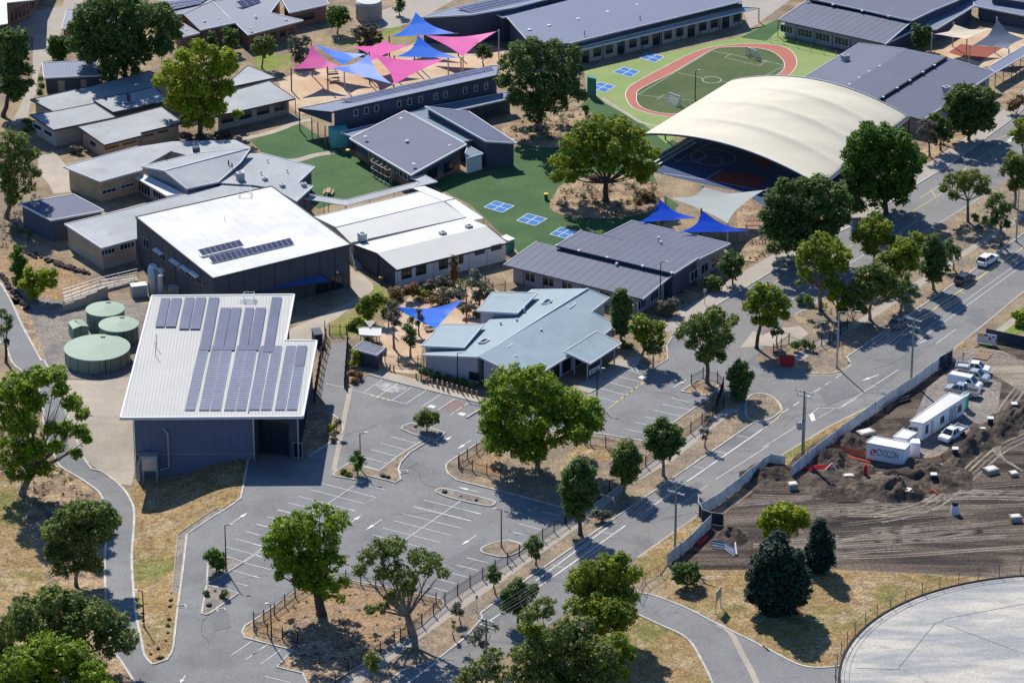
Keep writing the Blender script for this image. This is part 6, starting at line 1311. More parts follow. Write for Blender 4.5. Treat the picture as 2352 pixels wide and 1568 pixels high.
# ================================================================== VEHICLES
def car_obj(label, kind, paint, rear, front, cat='car', lenm=None):
    A, B = G(*rear), G(*front); c = (A+B)/2; ang = math.atan2((B-A).y, (B-A).x)
    r = thing({'ute': 'pickup_truck', 'van': 'van', 'suv': 'parked_car', 'hatch': 'parked_car', 'pickup': 'pickup_truck'}[kind], label, cat, V(c.x, c.y, .06), None, ang)
    Wd = 1.86
    prof = {'suv': (4.7, [(-2.35, .35), (-2.35, .95), (-2.2, 1.05), (-1.75, 1.1), (1.0, 1.1), (2.15, .95), (2.32, .75), (2.32, .35)], [(-2.2, 1.05), (-1.75, 1.62), (.2, 1.66), (1.1, 1.08)]),
            'hatch': (4.2, [(-2.1, .32), (-2.1, .85), (-1.95, .95), (.95, .98), (1.95, .82), (2.1, .6), (2.1, .32)], [(-1.95, .95), (-1.45, 1.45), (.1, 1.48), (1.05, .97)]),
            'van': (5.2, [(-2.6, .35), (-2.6, 1.15), (1.5, 1.15), (2.4, .95), (2.6, .7), (2.6, .35)], [(-2.58, 1.15), (-2.5, 1.98), (1.0, 2.0), (1.75, 1.12)]),
            'ute': (5.3, [(-.45, .4), (-.45, 1.1), (1.5, 1.12), (2.5, 1.0), (2.65, .8), (2.65, .4)], [(-.42, 1.1), (-.3, 1.72), (.9, 1.75), (1.65, 1.12)]),
            'pickup': (5.3, [(-2.65, .45), (-2.65, 1.1), (-.45, 1.1), (1.5, 1.12), (2.5, 1.0), (2.65, .8), (2.65, .4)], [(-.42, 1.1), (-.3, 1.72), (.9, 1.75), (1.65, 1.12)])}[kind]
    def shell(pr, w0, w1):
        """body swept across its width with rounded shoulders"""
        secs = [(-w0/2, .93), (-w0/2*.96, 1.), (w0/2*.96, 1.), (w0/2, .93)]; n = len(pr); mb = MB(); zc = .55
        for y, k in secs:
            for x, z in pr: mb.v.append((x*(.985 if k < 1 else 1), y, zc+(z-zc)*(k if z > zc else 1)))
        for s in range(3):
            for i in range(n): mb.f.append((s*n+i, s*n+(i+1) % n, (s+1)*n+(i+1) % n, (s+1)*n+i))
        mb.f.append(tuple(range(n))); mb.f.append(tuple(range(3*n, 4*n))); return mb
    def raw(mb, name, m, par=r, sm=False):
        o = mb.build(name, m, None, sm); o.parent = par; return o
    raw(shell(prof[1], Wd, Wd), 'body', paint)
    cb = prof[2]; w0, w1 = Wd*.94, Wd*.74; mb = MB()
    for s in (-1, 1):
        for i, (x, z) in enumerate(cb): mb.v.append((x, s*(w0 if i in (0, 3) else w1)/2, z))
    mb.f = [(0, 1, 2, 3), (4, 5, 6, 7), (0, 4, 5, 1), (2, 6, 7, 3), (0, 4, 7, 3)]
    cabin = raw(mb, 'window', 'glass' if kind != 'van' else paint)
    rf_ = MB(); rz_ = cb[1][1]; X0, X1 = cb[1][0]-.02, cb[2][0]+.05
    rf_.prism([(X0, -w1/2-.02, rz_-.02), (X1, -w1/2-.02, rz_-.02+cb[2][1]-rz_), (X1, w1/2+.02, rz_-.02+cb[2][1]-rz_), (X0, w1/2+.02, rz_-.02)], [(X0+.08, -w1/2+.05, rz_+.06), (X1-.1, -w1/2+.05, cb[2][1]+.06), (X1-.1, w1/2-.05, cb[2][1]+.06), (X0+.08, w1/2-.05, rz_+.06)])
    raw(rf_, 'roof', paint)
    pil = MB()
    for s in (-1, 1):
        for (a, b) in ((0, 1), (3, 2)): pil.beam((cb[a][0], s*w0/2, cb[a][1]), (cb[b][0], s*w1/2, cb[b][1]), .09)
        xm = (cb[1][0]+cb[2][0])/2; pil.beam((xm, s*w0/2*1.0, 1.08), (xm, s*w1/2, cb[1][1]), .1)
    raw(pil, 'pillar', paint)
    if kind == 'van':
        ws = MB(); a, b = cb[2], cb[3]; ws.face([(a[0]+.06, -w1/2+.05, a[1]-.08), (a[0]+.06, w1/2-.05, a[1]-.08), (b[0]-.02, w0/2-.08, b[1]+.08), (b[0]-.02, -w0/2+.08, b[1]+.08)]); ws.v = [(x+.03, y, z+.02) for x, y, z in ws.v]; raw(ws, 'windscreen', 'glass')
        for s in (-1, 1): sw = MB().face([(.4, s*(w0/2-.02), 1.25), (1.3, s*(w0/2-.02), 1.25), (.95, s*(w1/2+.06), 1.75), (.4, s*(w1/2+.06), 1.75)]); raw(sw, 'side_window', 'glass')
    if kind == 'ute':
        raw(MB().box((-1.6, 0, .85), 2.1, 1.9, .1), 'tray', 'galv'); t = MB()
        for x, y, sx, sy in ((-1.6, -.93, 2.1, .05), (-1.6, .93, 2.1, .05), (-2.64, 0, .05, 1.9), (-.56, 0, .05, 1.9)): t.box((x, y, .95), sx, sy, .28)
        for y in (-.85, .85): t.beam((-.55, y, 1), (-.55, y, 1.8), .07).beam((-2.6, y, 1), (-2.6, y, 1.5), .06)
        t.beam((-.55, -.85, 1.8), (-.55, .85, 1.8), .07); raw(t, 'tray_side', 'white_metal'); raw(MB().box((-1.6, 0, .45), 2.0, .8, .4), 'chassis', 'black_metal')
    if kind == 'pickup': raw(MB().box((-1.6, 0, 1.06), 1.85, 1.5, .05), 'cargo_bed', 'black_metal')
    L_ = prof[0]
    for x in (-L_*.31, L_*.31):
        for s in (-1, 1):
            y = s*(Wd/2-.1); tw = MB().tube([(x, y-.12, .34), (x, y+.12, .34)], .34, 16); wo_ = raw(tw, 'wheel', 'tyre'); rm = raw(MB().tube([(x, y+s*.1, .34), (x, y+s*.135, .34)], .2, 12), 'rim', 'steel', wo_)
    e = L_/2+.005
    for s in (-1, 1):
        raw(MB().box((e-.06, s*.68, .68), .1, .34, .16), 'headlight', 'lamp_white')
        if kind != 'ute': raw(MB().box((-e+.04, s*.75, .78), .08, .2, .25), 'tail_light', 'lamp_red')
        raw(MB().box((cb[3][0]-.25, s*(Wd/2+.08), 1.05), .14, .2, .14), 'mirror', paint)
    raw(MB().box((e-.05, 0, .5), .08, 1.1, .18), 'grille', 'black_metal')
    return r
car_obj('white hatchback-style wagon parked on the main road, uppermost of the kerbside cars', 'suv', 'car_white', *q('B4', 1945, 905, 2095, 815)); car_obj('small dark car parked on the main road behind the white wagon', 'hatch', 'car_dark', *q('B4', 1755, 1065, 1875, 990)); car_obj('dark car with a pale roof parked in tree shade near the power pole', 'suv', 'car_grey', *q('B4', 1170, 1460, 1330, 1380))
car_obj('white tray pickup furthest from the camera at the site gate', 'ute', 'car_white', *q('C4', 1750, 310, 2030, 345), cat='pickup'); car_obj('silver pickup parked between the white van and the far white pickup', 'pickup', 'car_silver', *q('C4', 1760, 375, 2010, 420), cat='pickup'); car_obj('white panel van parked on the site', 'van', 'car_white', *q('C4', 1680, 435, 1960, 490), cat='van'); car_obj('silver and black pickup parked beside the long site office', 'pickup', 'car_silver', *q('C4', 1940, 555, 1650, 500), cat='pickup')
car_obj('white dual-cab tray pickup facing the camera beside the long site office', 'ute', 'car_white', *q('C4', 1790, 870, 1625, 965), cat='pickup')
# ================================================================== SITE
def cont(label, px, z, name='container', wallm='container_white', roofm='white_roof', rib=0, cat='container'):
    r = thing(name, label, cat, G(*px[3], z)*1); r.location.z = 0
    W = vol(r, px, z, roofm, wallm, rib=rib, ov=.03, base=.12, th=.12, trim='white_metal', tw=.12); return r, W
co, W = cont('long white site office cabin with a ridged roof', q('C4', 1325, 765, 1680, 508, 1820, 545, 1445, 785), 2.9, 'site_office', cat='cabin')
LW = (W[3]-W[2]).length
for a, b, z0, z1, nm in ((.06, .12, .9, 2.2, 'window'), (.2, .24, .3, 2.3, 'door'), (.42, .5, 1.0, 2.0, 'window'), (.64, .68, .3, 2.3, 'door'), (.72, .78, .3, 2.3, 'door'), (.84, .92, 1.0, 2.0, 'window')):
    put(co, W, 2, LW*(1-b), LW*(1-a), z0, z1, 2 if nm == 'window' else 1, 'galv', 'glass' if nm == 'window' else 'white_metal', nm, 'pane' if nm == 'window' else 'leaf')
put(co, W, 3, .8, 2.2, 1, 2, 2, 'galv')
c2, W = cont('small white site hut between the lettered container and the long cabin', q('C4', 1175, 905, 1262, 833, 1388, 868, 1300, 925), 2.5, 'site_hut', cat='hut')
put(c2, W, 2, .3, 1.2, .3, 2.1, 1, 'galv', 'white_metal', 'door', 'leaf'); put(c2, W, 3, .5, 1.6, 1.1, 1.9, 2, 'galv')
c3, W = cont('white shipping container lettered with a red logo', q('C4', 932, 957, 1000, 900, 1332, 962, 1278, 1022), 2.7)
cr = MB(); a, b = W[3], W[0]; 
side = 3 if (W[3]-W[0]).length > (W[1]-W[0]).length else 2
A, B = (W[0], W[3]); t_ = (B-A); t_.z = 0; LL_ = t_.length; t_.normalize(); n_ = V(t_.y, -t_.x, 0)
if n_.y > 0: n_ = -n_
for k in range(28): cr.box(A+t_*(LL_*(k+.5)/28)+n_*.015-V(0, 0, A.z-.3), .1, .03, 2.2, math.atan2(t_.y, t_.x))
cr.build('corrugation', 'container_white', c3)
def text(root, s, org, ux, uz, size, m, name='lettering', fit=None):
    cu = bpy.data.curves.new(name, 'FONT'); cu.body = s; cu.size = size; cu.extrude = .006; o = bpy.data.objects.new(name, cu); COL.objects.link(o)
    dg = bpy.context.evaluated_depsgraph_get(); me = bpy.data.meshes.new_from_object(o.evaluated_get(dg)); bpy.data.objects.remove(o)
    me.materials.clear(); me.materials.append(M[m]); o = bpy.data.objects.new(name, me); COL.objects.link(o); nz = ux.cross(uz)
    if fit:
        X = [v.co.x for v in me.vertices]; Y = [v.co.y for v in me.vertices]; kx = fit[0]/(max(X)-min(X)); ky = fit[1]/(max(Y)-min(Y)); x0_ = min(X)
        for v in me.vertices: v.co.x = (v.co.x-x0_)*kx; v.co.y *= ky
    mt = Matrix((ux, uz, nz)).transposed().to_4x4(); mt.translation = org-parent_loc(root); me.transform(mt); o.parent = root; return o
b0 = A+n_*.06; b0.z = 0
text(c3, 'CIV2CON', b0+t_*(LL_*.285)+V(0, 0, 1.0), t_, V(0, 0, 1), 1.12, 'logo_text', fit=(LL_*.56, 1.1))
lg = MB()
def blk(u0, u1, z0, z1):
    p = b0+t_*u0; e = b0+t_*u1; lg.prism([p+V(0, 0, z0), e+V(0, 0, z0), e-n_*.03+V(0, 0, z0), p-n_*.03+V(0, 0, z0)], [p+V(0, 0, z1), e+V(0, 0, z1), e-n_*.03+V(0, 0, z1), p-n_*.03+V(0, 0, z1)])
for s in ((.85, 1.5, 1.72, 1.86), (1.36, 1.5, 1.4, 1.72), (.75, 1.5, 1.3, 1.42), (.72, .86, 1.0, 1.3), (.72, 1.35, .9, 1.02), (1.0, 1.62, 1.58, 1.66), (.66, .76, 1.1, 1.62)): blk(*s)
lg.build('logo', 'lamp_red', c3)
od = thing('container_door', 'open white end panel standing behind the lettered container', 'panel', G(*xy('C4', 1370, 1090))); a, b = G(*xy('C4', 1325, 1085)), G(*xy('C4', 1412, 1090)); MB().prism([a, b, b+V(0, 1.6, 0), a+V(0, 1.6, 0)], [p+V(0, 0, 2.3) for p in (a, b, b+V(0, 1.6, 0), a+V(0, 1.6, 0))]).build('panel', 'container_white', od)
pt, W = cont('teal portable toilet at the far end of the long cabin', q('C4', 1785, 530, 1815, 508, 1856, 518, 1830, 545), 2.3, 'portable_toilet', 'teal', 'teal', cat='toilet'); put(pt, W, 2, .2, .9, .2, 2, 1, 'teal', 'teal', 'door', 'leaf')
for lab, x0, y0, x1, y1, z in (('orange mesh barrier left of the lettered container', 610, 1010, 945, 1095, 1.0), ('orange mesh barrier right of the lettered container', 1440, 1150, 1620, 1110, 1.0), ('orange mesh strip tied beside the container corner', 1300, 1130, 1440, 1135, .8)):
    a, b = G(*xy('C4', x0, y0)), G(*xy('C4', x1, y1)); r = thing('barrier_mesh', lab, 'barrier', V(a.x, a.y, 0)); m_ = MB(); n = 10
    for i in range(n):
        p, s = a.lerp(b, i/n), a.lerp(b, (i+1)/n); m_.face([p+V(0, .2*math.sin(i), .05), s+V(0, .2*math.sin(i+1), .05), s+V(0, -.1, z-.15*math.sin(3.1*(i+1)/n)), p+V(0, -.1, z-.15*math.sin(3.1*i/n))])
    m_.build('mesh', 'mesh_orange', r)
    for t in (0, .5, 1): p = a.lerp(b, t); MB().box(p, .06, .06, 1.2).build('post', 'galv', r)
def riser(label, x, y, h=1.5, g='plastic manhole risers standing in the trench'):
    r = thing('manhole_riser', label, 'manhole riser', G(*xy('C4', x, y)), g); p = parent_loc(r); MB().tube([p, p+V(0, 0, h)], .42, 12).build('shaft', 'pipe_black', r); MB().box(p+V(0, 0, h), .9, .9, .14).build('lid', 'white_metal', r)
riser('black riser with white lid nearest the right edge of the trench', 2258, 690); riser('black riser with white lid below the parked vehicles', 2045, 820); riser('black riser with white lid right of the lettered container', 1728, 1095); riser('black riser with white lid in the dark trench below the container', 1535, 1310, 1.2)
rr0 = thing('manhole_riser', 'white-topped riser on the bare slope above the reservoir', 'manhole riser', G(2193, 1178)); p = parent_loc(rr0); MB().tube([p, p+V(0, 0, 1.3)], [.7, .45], 12).build('shaft', 'white_metal', rr0); MB().tube([p+V(0, 0, 1.3), p+V(0, 0, 1.8)], .45, 12).build('lid', 'pipe_black', rr0)
def block(label, x, y, sx, sy, sz, rz=.3, m='concrete', nm='concrete_pit', cat='concrete pit'):
    r = thing(nm, label, cat, G(*xy('C4', x, y))); p = parent_loc(r); MB().box(p, sx, sy, sz, rz).build('body', m, r)
    MB().box(p+V(0, 0, sz), sx*.7, sy*.7, .06, rz).build('lid', 'cream_wall', r)
block('flat pale concrete slab by the screened fence', 925, 880, 2.6, 1.6, .5, .5); block('square concrete pit left below the red pipes', 268, 1370, 1.3, 1.2, .9, .2); block('concrete pit beside the fallen timber frame', 770, 1285, 1.6, 1.0, .7, .1); block('concrete pit below the dark mounds', 1312, 1440, 1.5, 1.4, 1.1, -.2); block('double concrete pit on the pale track', 2050, 1225, 2.0, 1.6, .7, .5); block('low concrete ring pit near the right edge', 2255, 1250, 1.2, 1.2, .5, .3); block('small white generator box below the parked pickups', 1975, 870, .9, .7, .8, .3, 'white_metal', 'generator', 'machine'); block('pale concrete pit at the far right of the bare slope', 2270, 1568+90, 1.6, 1.2, .8, .2)
def pipes(label, code, pts, n, rad, m, sp=.25, cat='pipes', nm='pipe_stack'):
    P = [G(*p)+V(0, 0, rad+.05) for p in q(code, *pts)]; r = thing(nm, label, cat, V(P[0].x, P[0].y, 0))
    for k in range(n):
        o = V(0, (k-n/2)*sp, (k % 2)*rad); MB().tube([p+o+V(random.uniform(-.1, .1), random.uniform(-.1, .1), 0) for p in P], rad, 7).build('pipe', m, r)
pipes('dark drainage pipes lying inside the site fence', 'C4', (1110, 680, 1200, 600, 1320, 560), 3, .2, 'pipe_black', .5); pipes('red and white pipes heaped below the dark mound', 'C4', (395, 1200, 500, 1185, 620, 1180), 5, .12, 'red', .3)
pipes('thin orange conduits left of the lettered container', 'C4', (690, 1050, 820, 1100, 975, 1140), 3, .07, 'mesh_orange', .2); pipes('bundle of blue pipes beside the lower fence', 'D3', (1830, 310, 1950, 330, 2050, 390), 4, .08, 'pipe_blue', .5); pipes('bundle of white pipes among the blue ones by the lower fence', 'D3', (1840, 330, 1950, 345, 2040, 405), 4, .08, 'pipe_white', .5); pipes('grey bent pipe on the ground near the conifer', 'D3', (2085, 190, 2040, 250, 2050, 330, 2060, 420), 1, .15, 'pipe_white', .3)
pipes('red pipes lying against the lower screened fence', 'D3', (1700, 330, 1750, 300, 1800, 260), 4, .12, 'red', .25); pipes('orange conduit bundle below the trench', 'C4', (1490, 1405, 1540, 1400, 1565, 1420), 3, .12, 'mesh_orange', .2)
hy = thing('hydrant_stack', 'red canister standing in the dark trench', 'canister', G(*xy('C4', 922, 1255))); p = parent_loc(hy); MB().tube([p, p+V(0, 0, 1.6)], .3, 10).build('body', 'red', hy); MB().tube([p+V(0, 0, 1.6), p+V(0, 0, 1.8)], .18, 8).build('cap', 'lamp_red', hy)
cg = thing('cattle_grid', 'dark steel shaker grid on the pale entry track', 'grid', G(*xy('C4', 1980, 190))); a, b, c_, e_ = [G(*p) for p in q('C4', 1890, 200, 1950, 150, 2065, 160, 2010, 220)]; mb = MB()
for k in range(9): t = k/8; mb.beam(a.lerp(e_, t)+V(0, 0, .1), b.lerp(c_, t)+V(0, 0, .1), .16, .12)
for k in range(4): t = k/3; mb.beam(a.lerp(b, t)+V(0, 0, .16), e_.lerp(c_, t)+V(0, 0, .16), .12, .1)
mb.build('grate', 'wood', cg)
rd = thing('dumpster', 'dark red skip in the tree shade by the street fence', 'skip', G(*xy('C4', 215, 260))); p = parent_loc(rd)
MB().prism([p+V(a*1.0, b*.6, .1) for a, b in ((-1, -1), (1, -1), (1, 1), (-1, 1))], [p+V(a*1.2, b*.8, 1.3) for a, b in ((-1, -1), (1, -1), (1, 1), (-1, 1))]).build('body', 'red', rd); MB().box(p+V(0, .1, 1.3), 2.3, 1.2, .12).build('lid', 'red', rd)
# spoil heaps
from mathutils import noise as NZ
def mound(label, code, x, y, sx, sy, h, m='dark_earth', rz=0, seed=0, stuff=False):
    c = G(*xy(code, x, y)); n = 44; mb = MB(); cz, sz_ = math.cos(rz), math.sin(rz); sx *= 1.1; sy *= 1.1
    for j in range(n+1):
        for i in range(n+1):
            u, v = (i/n-.5)*2, (j/n-.5)*2; X, Y = u*sx, v*sy; p = V(X*.35+seed*9, Y*.35, seed*3.3)
            r2 = math.hypot(u, v)+.45*NZ.noise(p*.9); k = max(0, 1-r2); k = k*k*(3-2*k)
            f = NZ.fractal(p*1.6, .9, 2.1, 4); z = h*k*(1.25+.9*f)-.06
            mb.v.append((c.x+X*cz-Y*sz_, c.y+X*sz_+Y*cz, z))
    for j in range(n):
        for i in range(n): a = j*(n+1)+i; mb.f.append((a, a+1, a+n+2, a+n+1))
    o = mb.build('earth_mound', m, smooth=True)
    tag(o, label, 'mound')
mound('dark spoil heap left of the lettered container', 'C4', 650, 1115, 3.6, 4.5, 1.3, seed=1); mound('low dark heap behind the orange barrier by the fence', 'C4', 800, 975, 3.4, 3.4, .8, seed=2, rz=.5); mound('dark heap above the concrete pit below the container', 'C4', 1180, 1400, 5.6, 4.4, 1.5, seed=3)
mound('long dark ridge of earth right below the container', 'C4', 1300, 1265, 9, 3.2, .8, seed=4, rz=-.12); mound('dark heap around the riser in the trench', 'C4', 1600, 1290, 5, 5, 1.1, seed=5); mound('dark heap left of the red canister', 'C4', 880, 1230, 2.6, 3.4, .7, seed=15)
mound('dark ridge running up towards the right edge', 'C4', 1900, 980, 3, 12, 1.2, seed=6, rz=-.55); mound('dark ridge at the right edge of the site', 'C4', 2230, 770, 3.4, 12, 1.3, seed=7, rz=-.6); mound('broken dark ground by the fallen timber frame', 'C4', 600, 1300, 8, 4, .5, seed=8); mound('low earth heap at the left tip of the site', 'C4', 60, 1260, 5, 5, 1.0, 'site_dirt', seed=9); mound('dark soil heap beside the blue pipes', 'D3', 2000, 250, 3.2, 3.2, .8, seed=10); mound('low dark heap left of the lower concrete pit', 'C4', 760, 1390, 6.5, 3.6, .8, seed=11)
mound('brownish ridge below the orange barrier', 'C4', 1450, 1200, 5, 3, .8, 'site_dirt', seed=12, rz=-.3); mound('grey earth bank behind the wide trench', 'C4', 1100, 1290, 6, 3, .6, 'site_dirt', seed=13)
ad = thing('timber_frame', 'fallen white frame lying among the red pipes', 'frame', G(*xy('C4', 620, 1215))); p = parent_loc(ad); MB().beam(p+V(-1, 0, .2), p+V(.8, -.3, .2), .12).beam(p+V(.8, -.3, .2), p+V(.1, .6, 1.1), .12).beam(p+V(.1, .6, 1.1), p+V(-1, 0, .2), .12).build('frame', 'white_metal', ad)
# rocks scattered along beds
def rocks(label, spots, s=.45, m='rock'):
    mb = MB(); c0 = G(*spots[0])
    for x, y in spots:
        p = G(x, y); k = s*random.uniform(.6, 1.2); n = 6; a0 = random.random()*6
        bot = [p+V(math.cos(a0+a*1.047)*k*random.uniform(.8, 1.1), math.sin(a0+a*1.047)*k*random.uniform(.8, 1.1), -.05) for a in range(n)]; mb.prism(bot, [b+(p-b)*.35+V(0, 0, k*random.uniform(.6, .9)) for b in bot])
    o = mb.build('rocks', m); tag(o, label, 'rocks', kind='stuff')
rocks('dark rocks edging the dry embankment by the bright shrubs', [(xy('B1', 250+random.uniform(0, 550), 0)[0], 0) for i in range(0)]+[(lambda t: (xy('B1', 250+t*560, 770+t*190+random.uniform(-18, 18))))(random.random()) for i in range(70)], .5)
rocks('dark rocks between the kerb and the embankment at far left', [xy('B1', random.uniform(0, 1)*0+t*260, 960+t*330+random.uniform(-30, 30)) for t in np.random.default_rng(3).random(60)], .5)
rocks('small dark plants and stones in the dry lawn edge', q('D1', 1545, 760, 1538, 828, 1532, 885, 1520, 1000, 1512, 1058, 1508, 1120, 1493, 1190, 1422, 1262, 1355, 1310, 1415, 1350, 1440, 1345, 1465, 1338, 1275, 880, 1283, 945, 1290, 1010), .4)
rocks('dark stones and tufts in the car park islands', q('C2', 1450, 820, 1715, 1408, 1860, 1445, 2000, 1480, 1205, 1275, 1160, 1265)+q('D1', 1880, 875, 1935, 745), .5)

def pit(label, x, y, code):
    r = thing('drain_pit', label, 'drain', G(*xy(code, x, y))); p = parent_loc(r); MB().box(p+V(0, 0, -.1), 1.3, .9, .22, .4).build('frame', 'kerb', r); MB().box(p+V(0, 0, .12), .9, .55, .02, .4).build('grate', 'dark_trim', r)
pit('drain pit at the inner kerb of the long planted island', 1348, 1222, 'C2'); pit('drain pit against the kerb of the dry lawn', 1632, 880, 'D1'); pit('drain pit below the lower triangular island', 1990, 912, 'D1')
ws = thing('wheel_stop', 'pale kerb stub left of the large bright gum', 'kerb', G(*xy('C2', 1960, 715))); MB().beam(G(*xy('C2', 1912, 738))+V(0, 0, .1), G(*xy('C2', 2050, 655))+V(0, 0, .1), .3, .2).build('kerb_stone', 'kerb', ws)
for i, pp in enumerate((((640, 1215), (700, 1175), (760, 1200), (700, 1240)), ((1020, 1290), (1090, 1250), (1130, 1265), (1060, 1310)), ((880, 1090), (940, 1055), (960, 1062), (902, 1098)), ((480, 1400), (520, 1390), (530, 1440), (490, 1450)), ((1290, 985), (1340, 955), (1360, 962), (1310, 992)))):
    sheet('asphalt_patch', pp, 'asphalt_patch', .05, parent=car_park)
for i, pp in enumerate((((1480, 1190), (1600, 1105), (1615, 1112), (1495, 1198)), ((2000, 880), (2100, 800), (2125, 808), (2025, 890)), ((1880, 900), (1950, 880), (1975, 905), (1900, 930)))): sheet('road_patch', pp, 'asphalt_patch', .05, parent=main_road)
rc_ = random.Random(9)
def crack(par, x, y, ln, a):
    P = [G(x, y)]; 
    for k in range(7): a += rc_.uniform(-.5, .5); P.append(P[-1]+V(math.cos(a), math.sin(a), 0)*ln/7)
    strip('crack', None, .05, 'asphalt_dark', .056, world=P, parent=par)
for x, y, l_, a_ in ((620, 1250, 9, .6), (900, 1180, 12, .4), (1000, 1120, 8, 2.4), (760, 1020, 10, .7), (1180, 1230, 9, .5), (480, 1480, 10, 1.4), (560, 1330, 7, .2), (1480, 900, 9, .6)): crack(car_park, x, y, l_, a_)
for x, y, l_, a_ in ((1500, 1200, 25, .62), (1800, 980, 30, .62), (2100, 770, 30, .65), (2000, 850, 16, .7)): crack(main_road, x, y, l_, a_)
# ================================================================== TREES
def foliage(centres, leaf, rng, dens=1.0, flat=.8, up=.25):
    """centres: (x, y, z, r) clumps of leaves, returns vertex array of diamond leaves"""
    Cc = np.array([c[:3] for c in centres]); r = np.array([c[3] for c in centres])
    n = np.maximum(10, (4*np.pi*r*r/(leaf*leaf)*.6*dens)).astype(int); idx = np.repeat(np.arange(len(r)), n); N_ = len(idx)
    dv = rng.normal(size=(N_, 3)); dv[:, 2] += up; dv /= np.linalg.norm(dv, axis=1)[:, None]
    ph = rng.uniform(0, 6.28, (len(r), 4)); az = np.arctan2(dv[:, 1], dv[:, 0]); pi_ = ph[idx]
    rad = r[idx]*(rng.random(N_)**.42)*rng.uniform(.8, 1.15, N_)*(1+.28*np.sin(2*az+pi_[:, 0])*np.sin(3*dv[:, 2]+pi_[:, 1])+.18*np.sin(4*az+pi_[:, 2]+5*dv[:, 2]))
    rad = np.where(rng.random(N_) < .2, rad*rng.uniform(1.05, 1.6, N_), rad)
    P = Cc[idx]+dv*rad[:, None]*np.array([1, 1, flat])
    nn = dv+rng.normal(size=(N_, 3))*.5; nn[:, 2] += .55; nn /= np.linalg.norm(nn, axis=1)[:, None]
    a = np.cross(nn, rng.normal(size=(N_, 3))); a /= np.linalg.norm(a, axis=1)[:, None]; b = np.cross(nn, a)
    s = leaf*rng.uniform(.6, 1.25, N_)[:, None]
    Q = np.stack([P-a*s*.72, P-b*s*.42, P+a*s*.72, P+b*s*.42], 1).reshape(-1, 3)
    return Q
def fast_mesh(name, Q, m, parent):
    off = parent_loc(parent); N_ = len(Q)//4; me = bpy.data.meshes.new(name); me.vertices.add(len(Q)); me.vertices.foreach_set('co', (Q-np.array(off)).astype(np.float32).ravel())
    me.loops.add(len(Q)); me.loops.foreach_set('vertex_index', np.arange(len(Q), dtype=np.int32)); me.polygons.add(N_); me.polygons.foreach_set('loop_start', np.arange(0, len(Q), 4, dtype=np.int32))
    me.update(calc_edges=True); me.materials.append(M[m]); o = bpy.data.objects.new(name, me); COL.objects.link(o); o.parent = parent; return o
TRI_COUNT = [0]
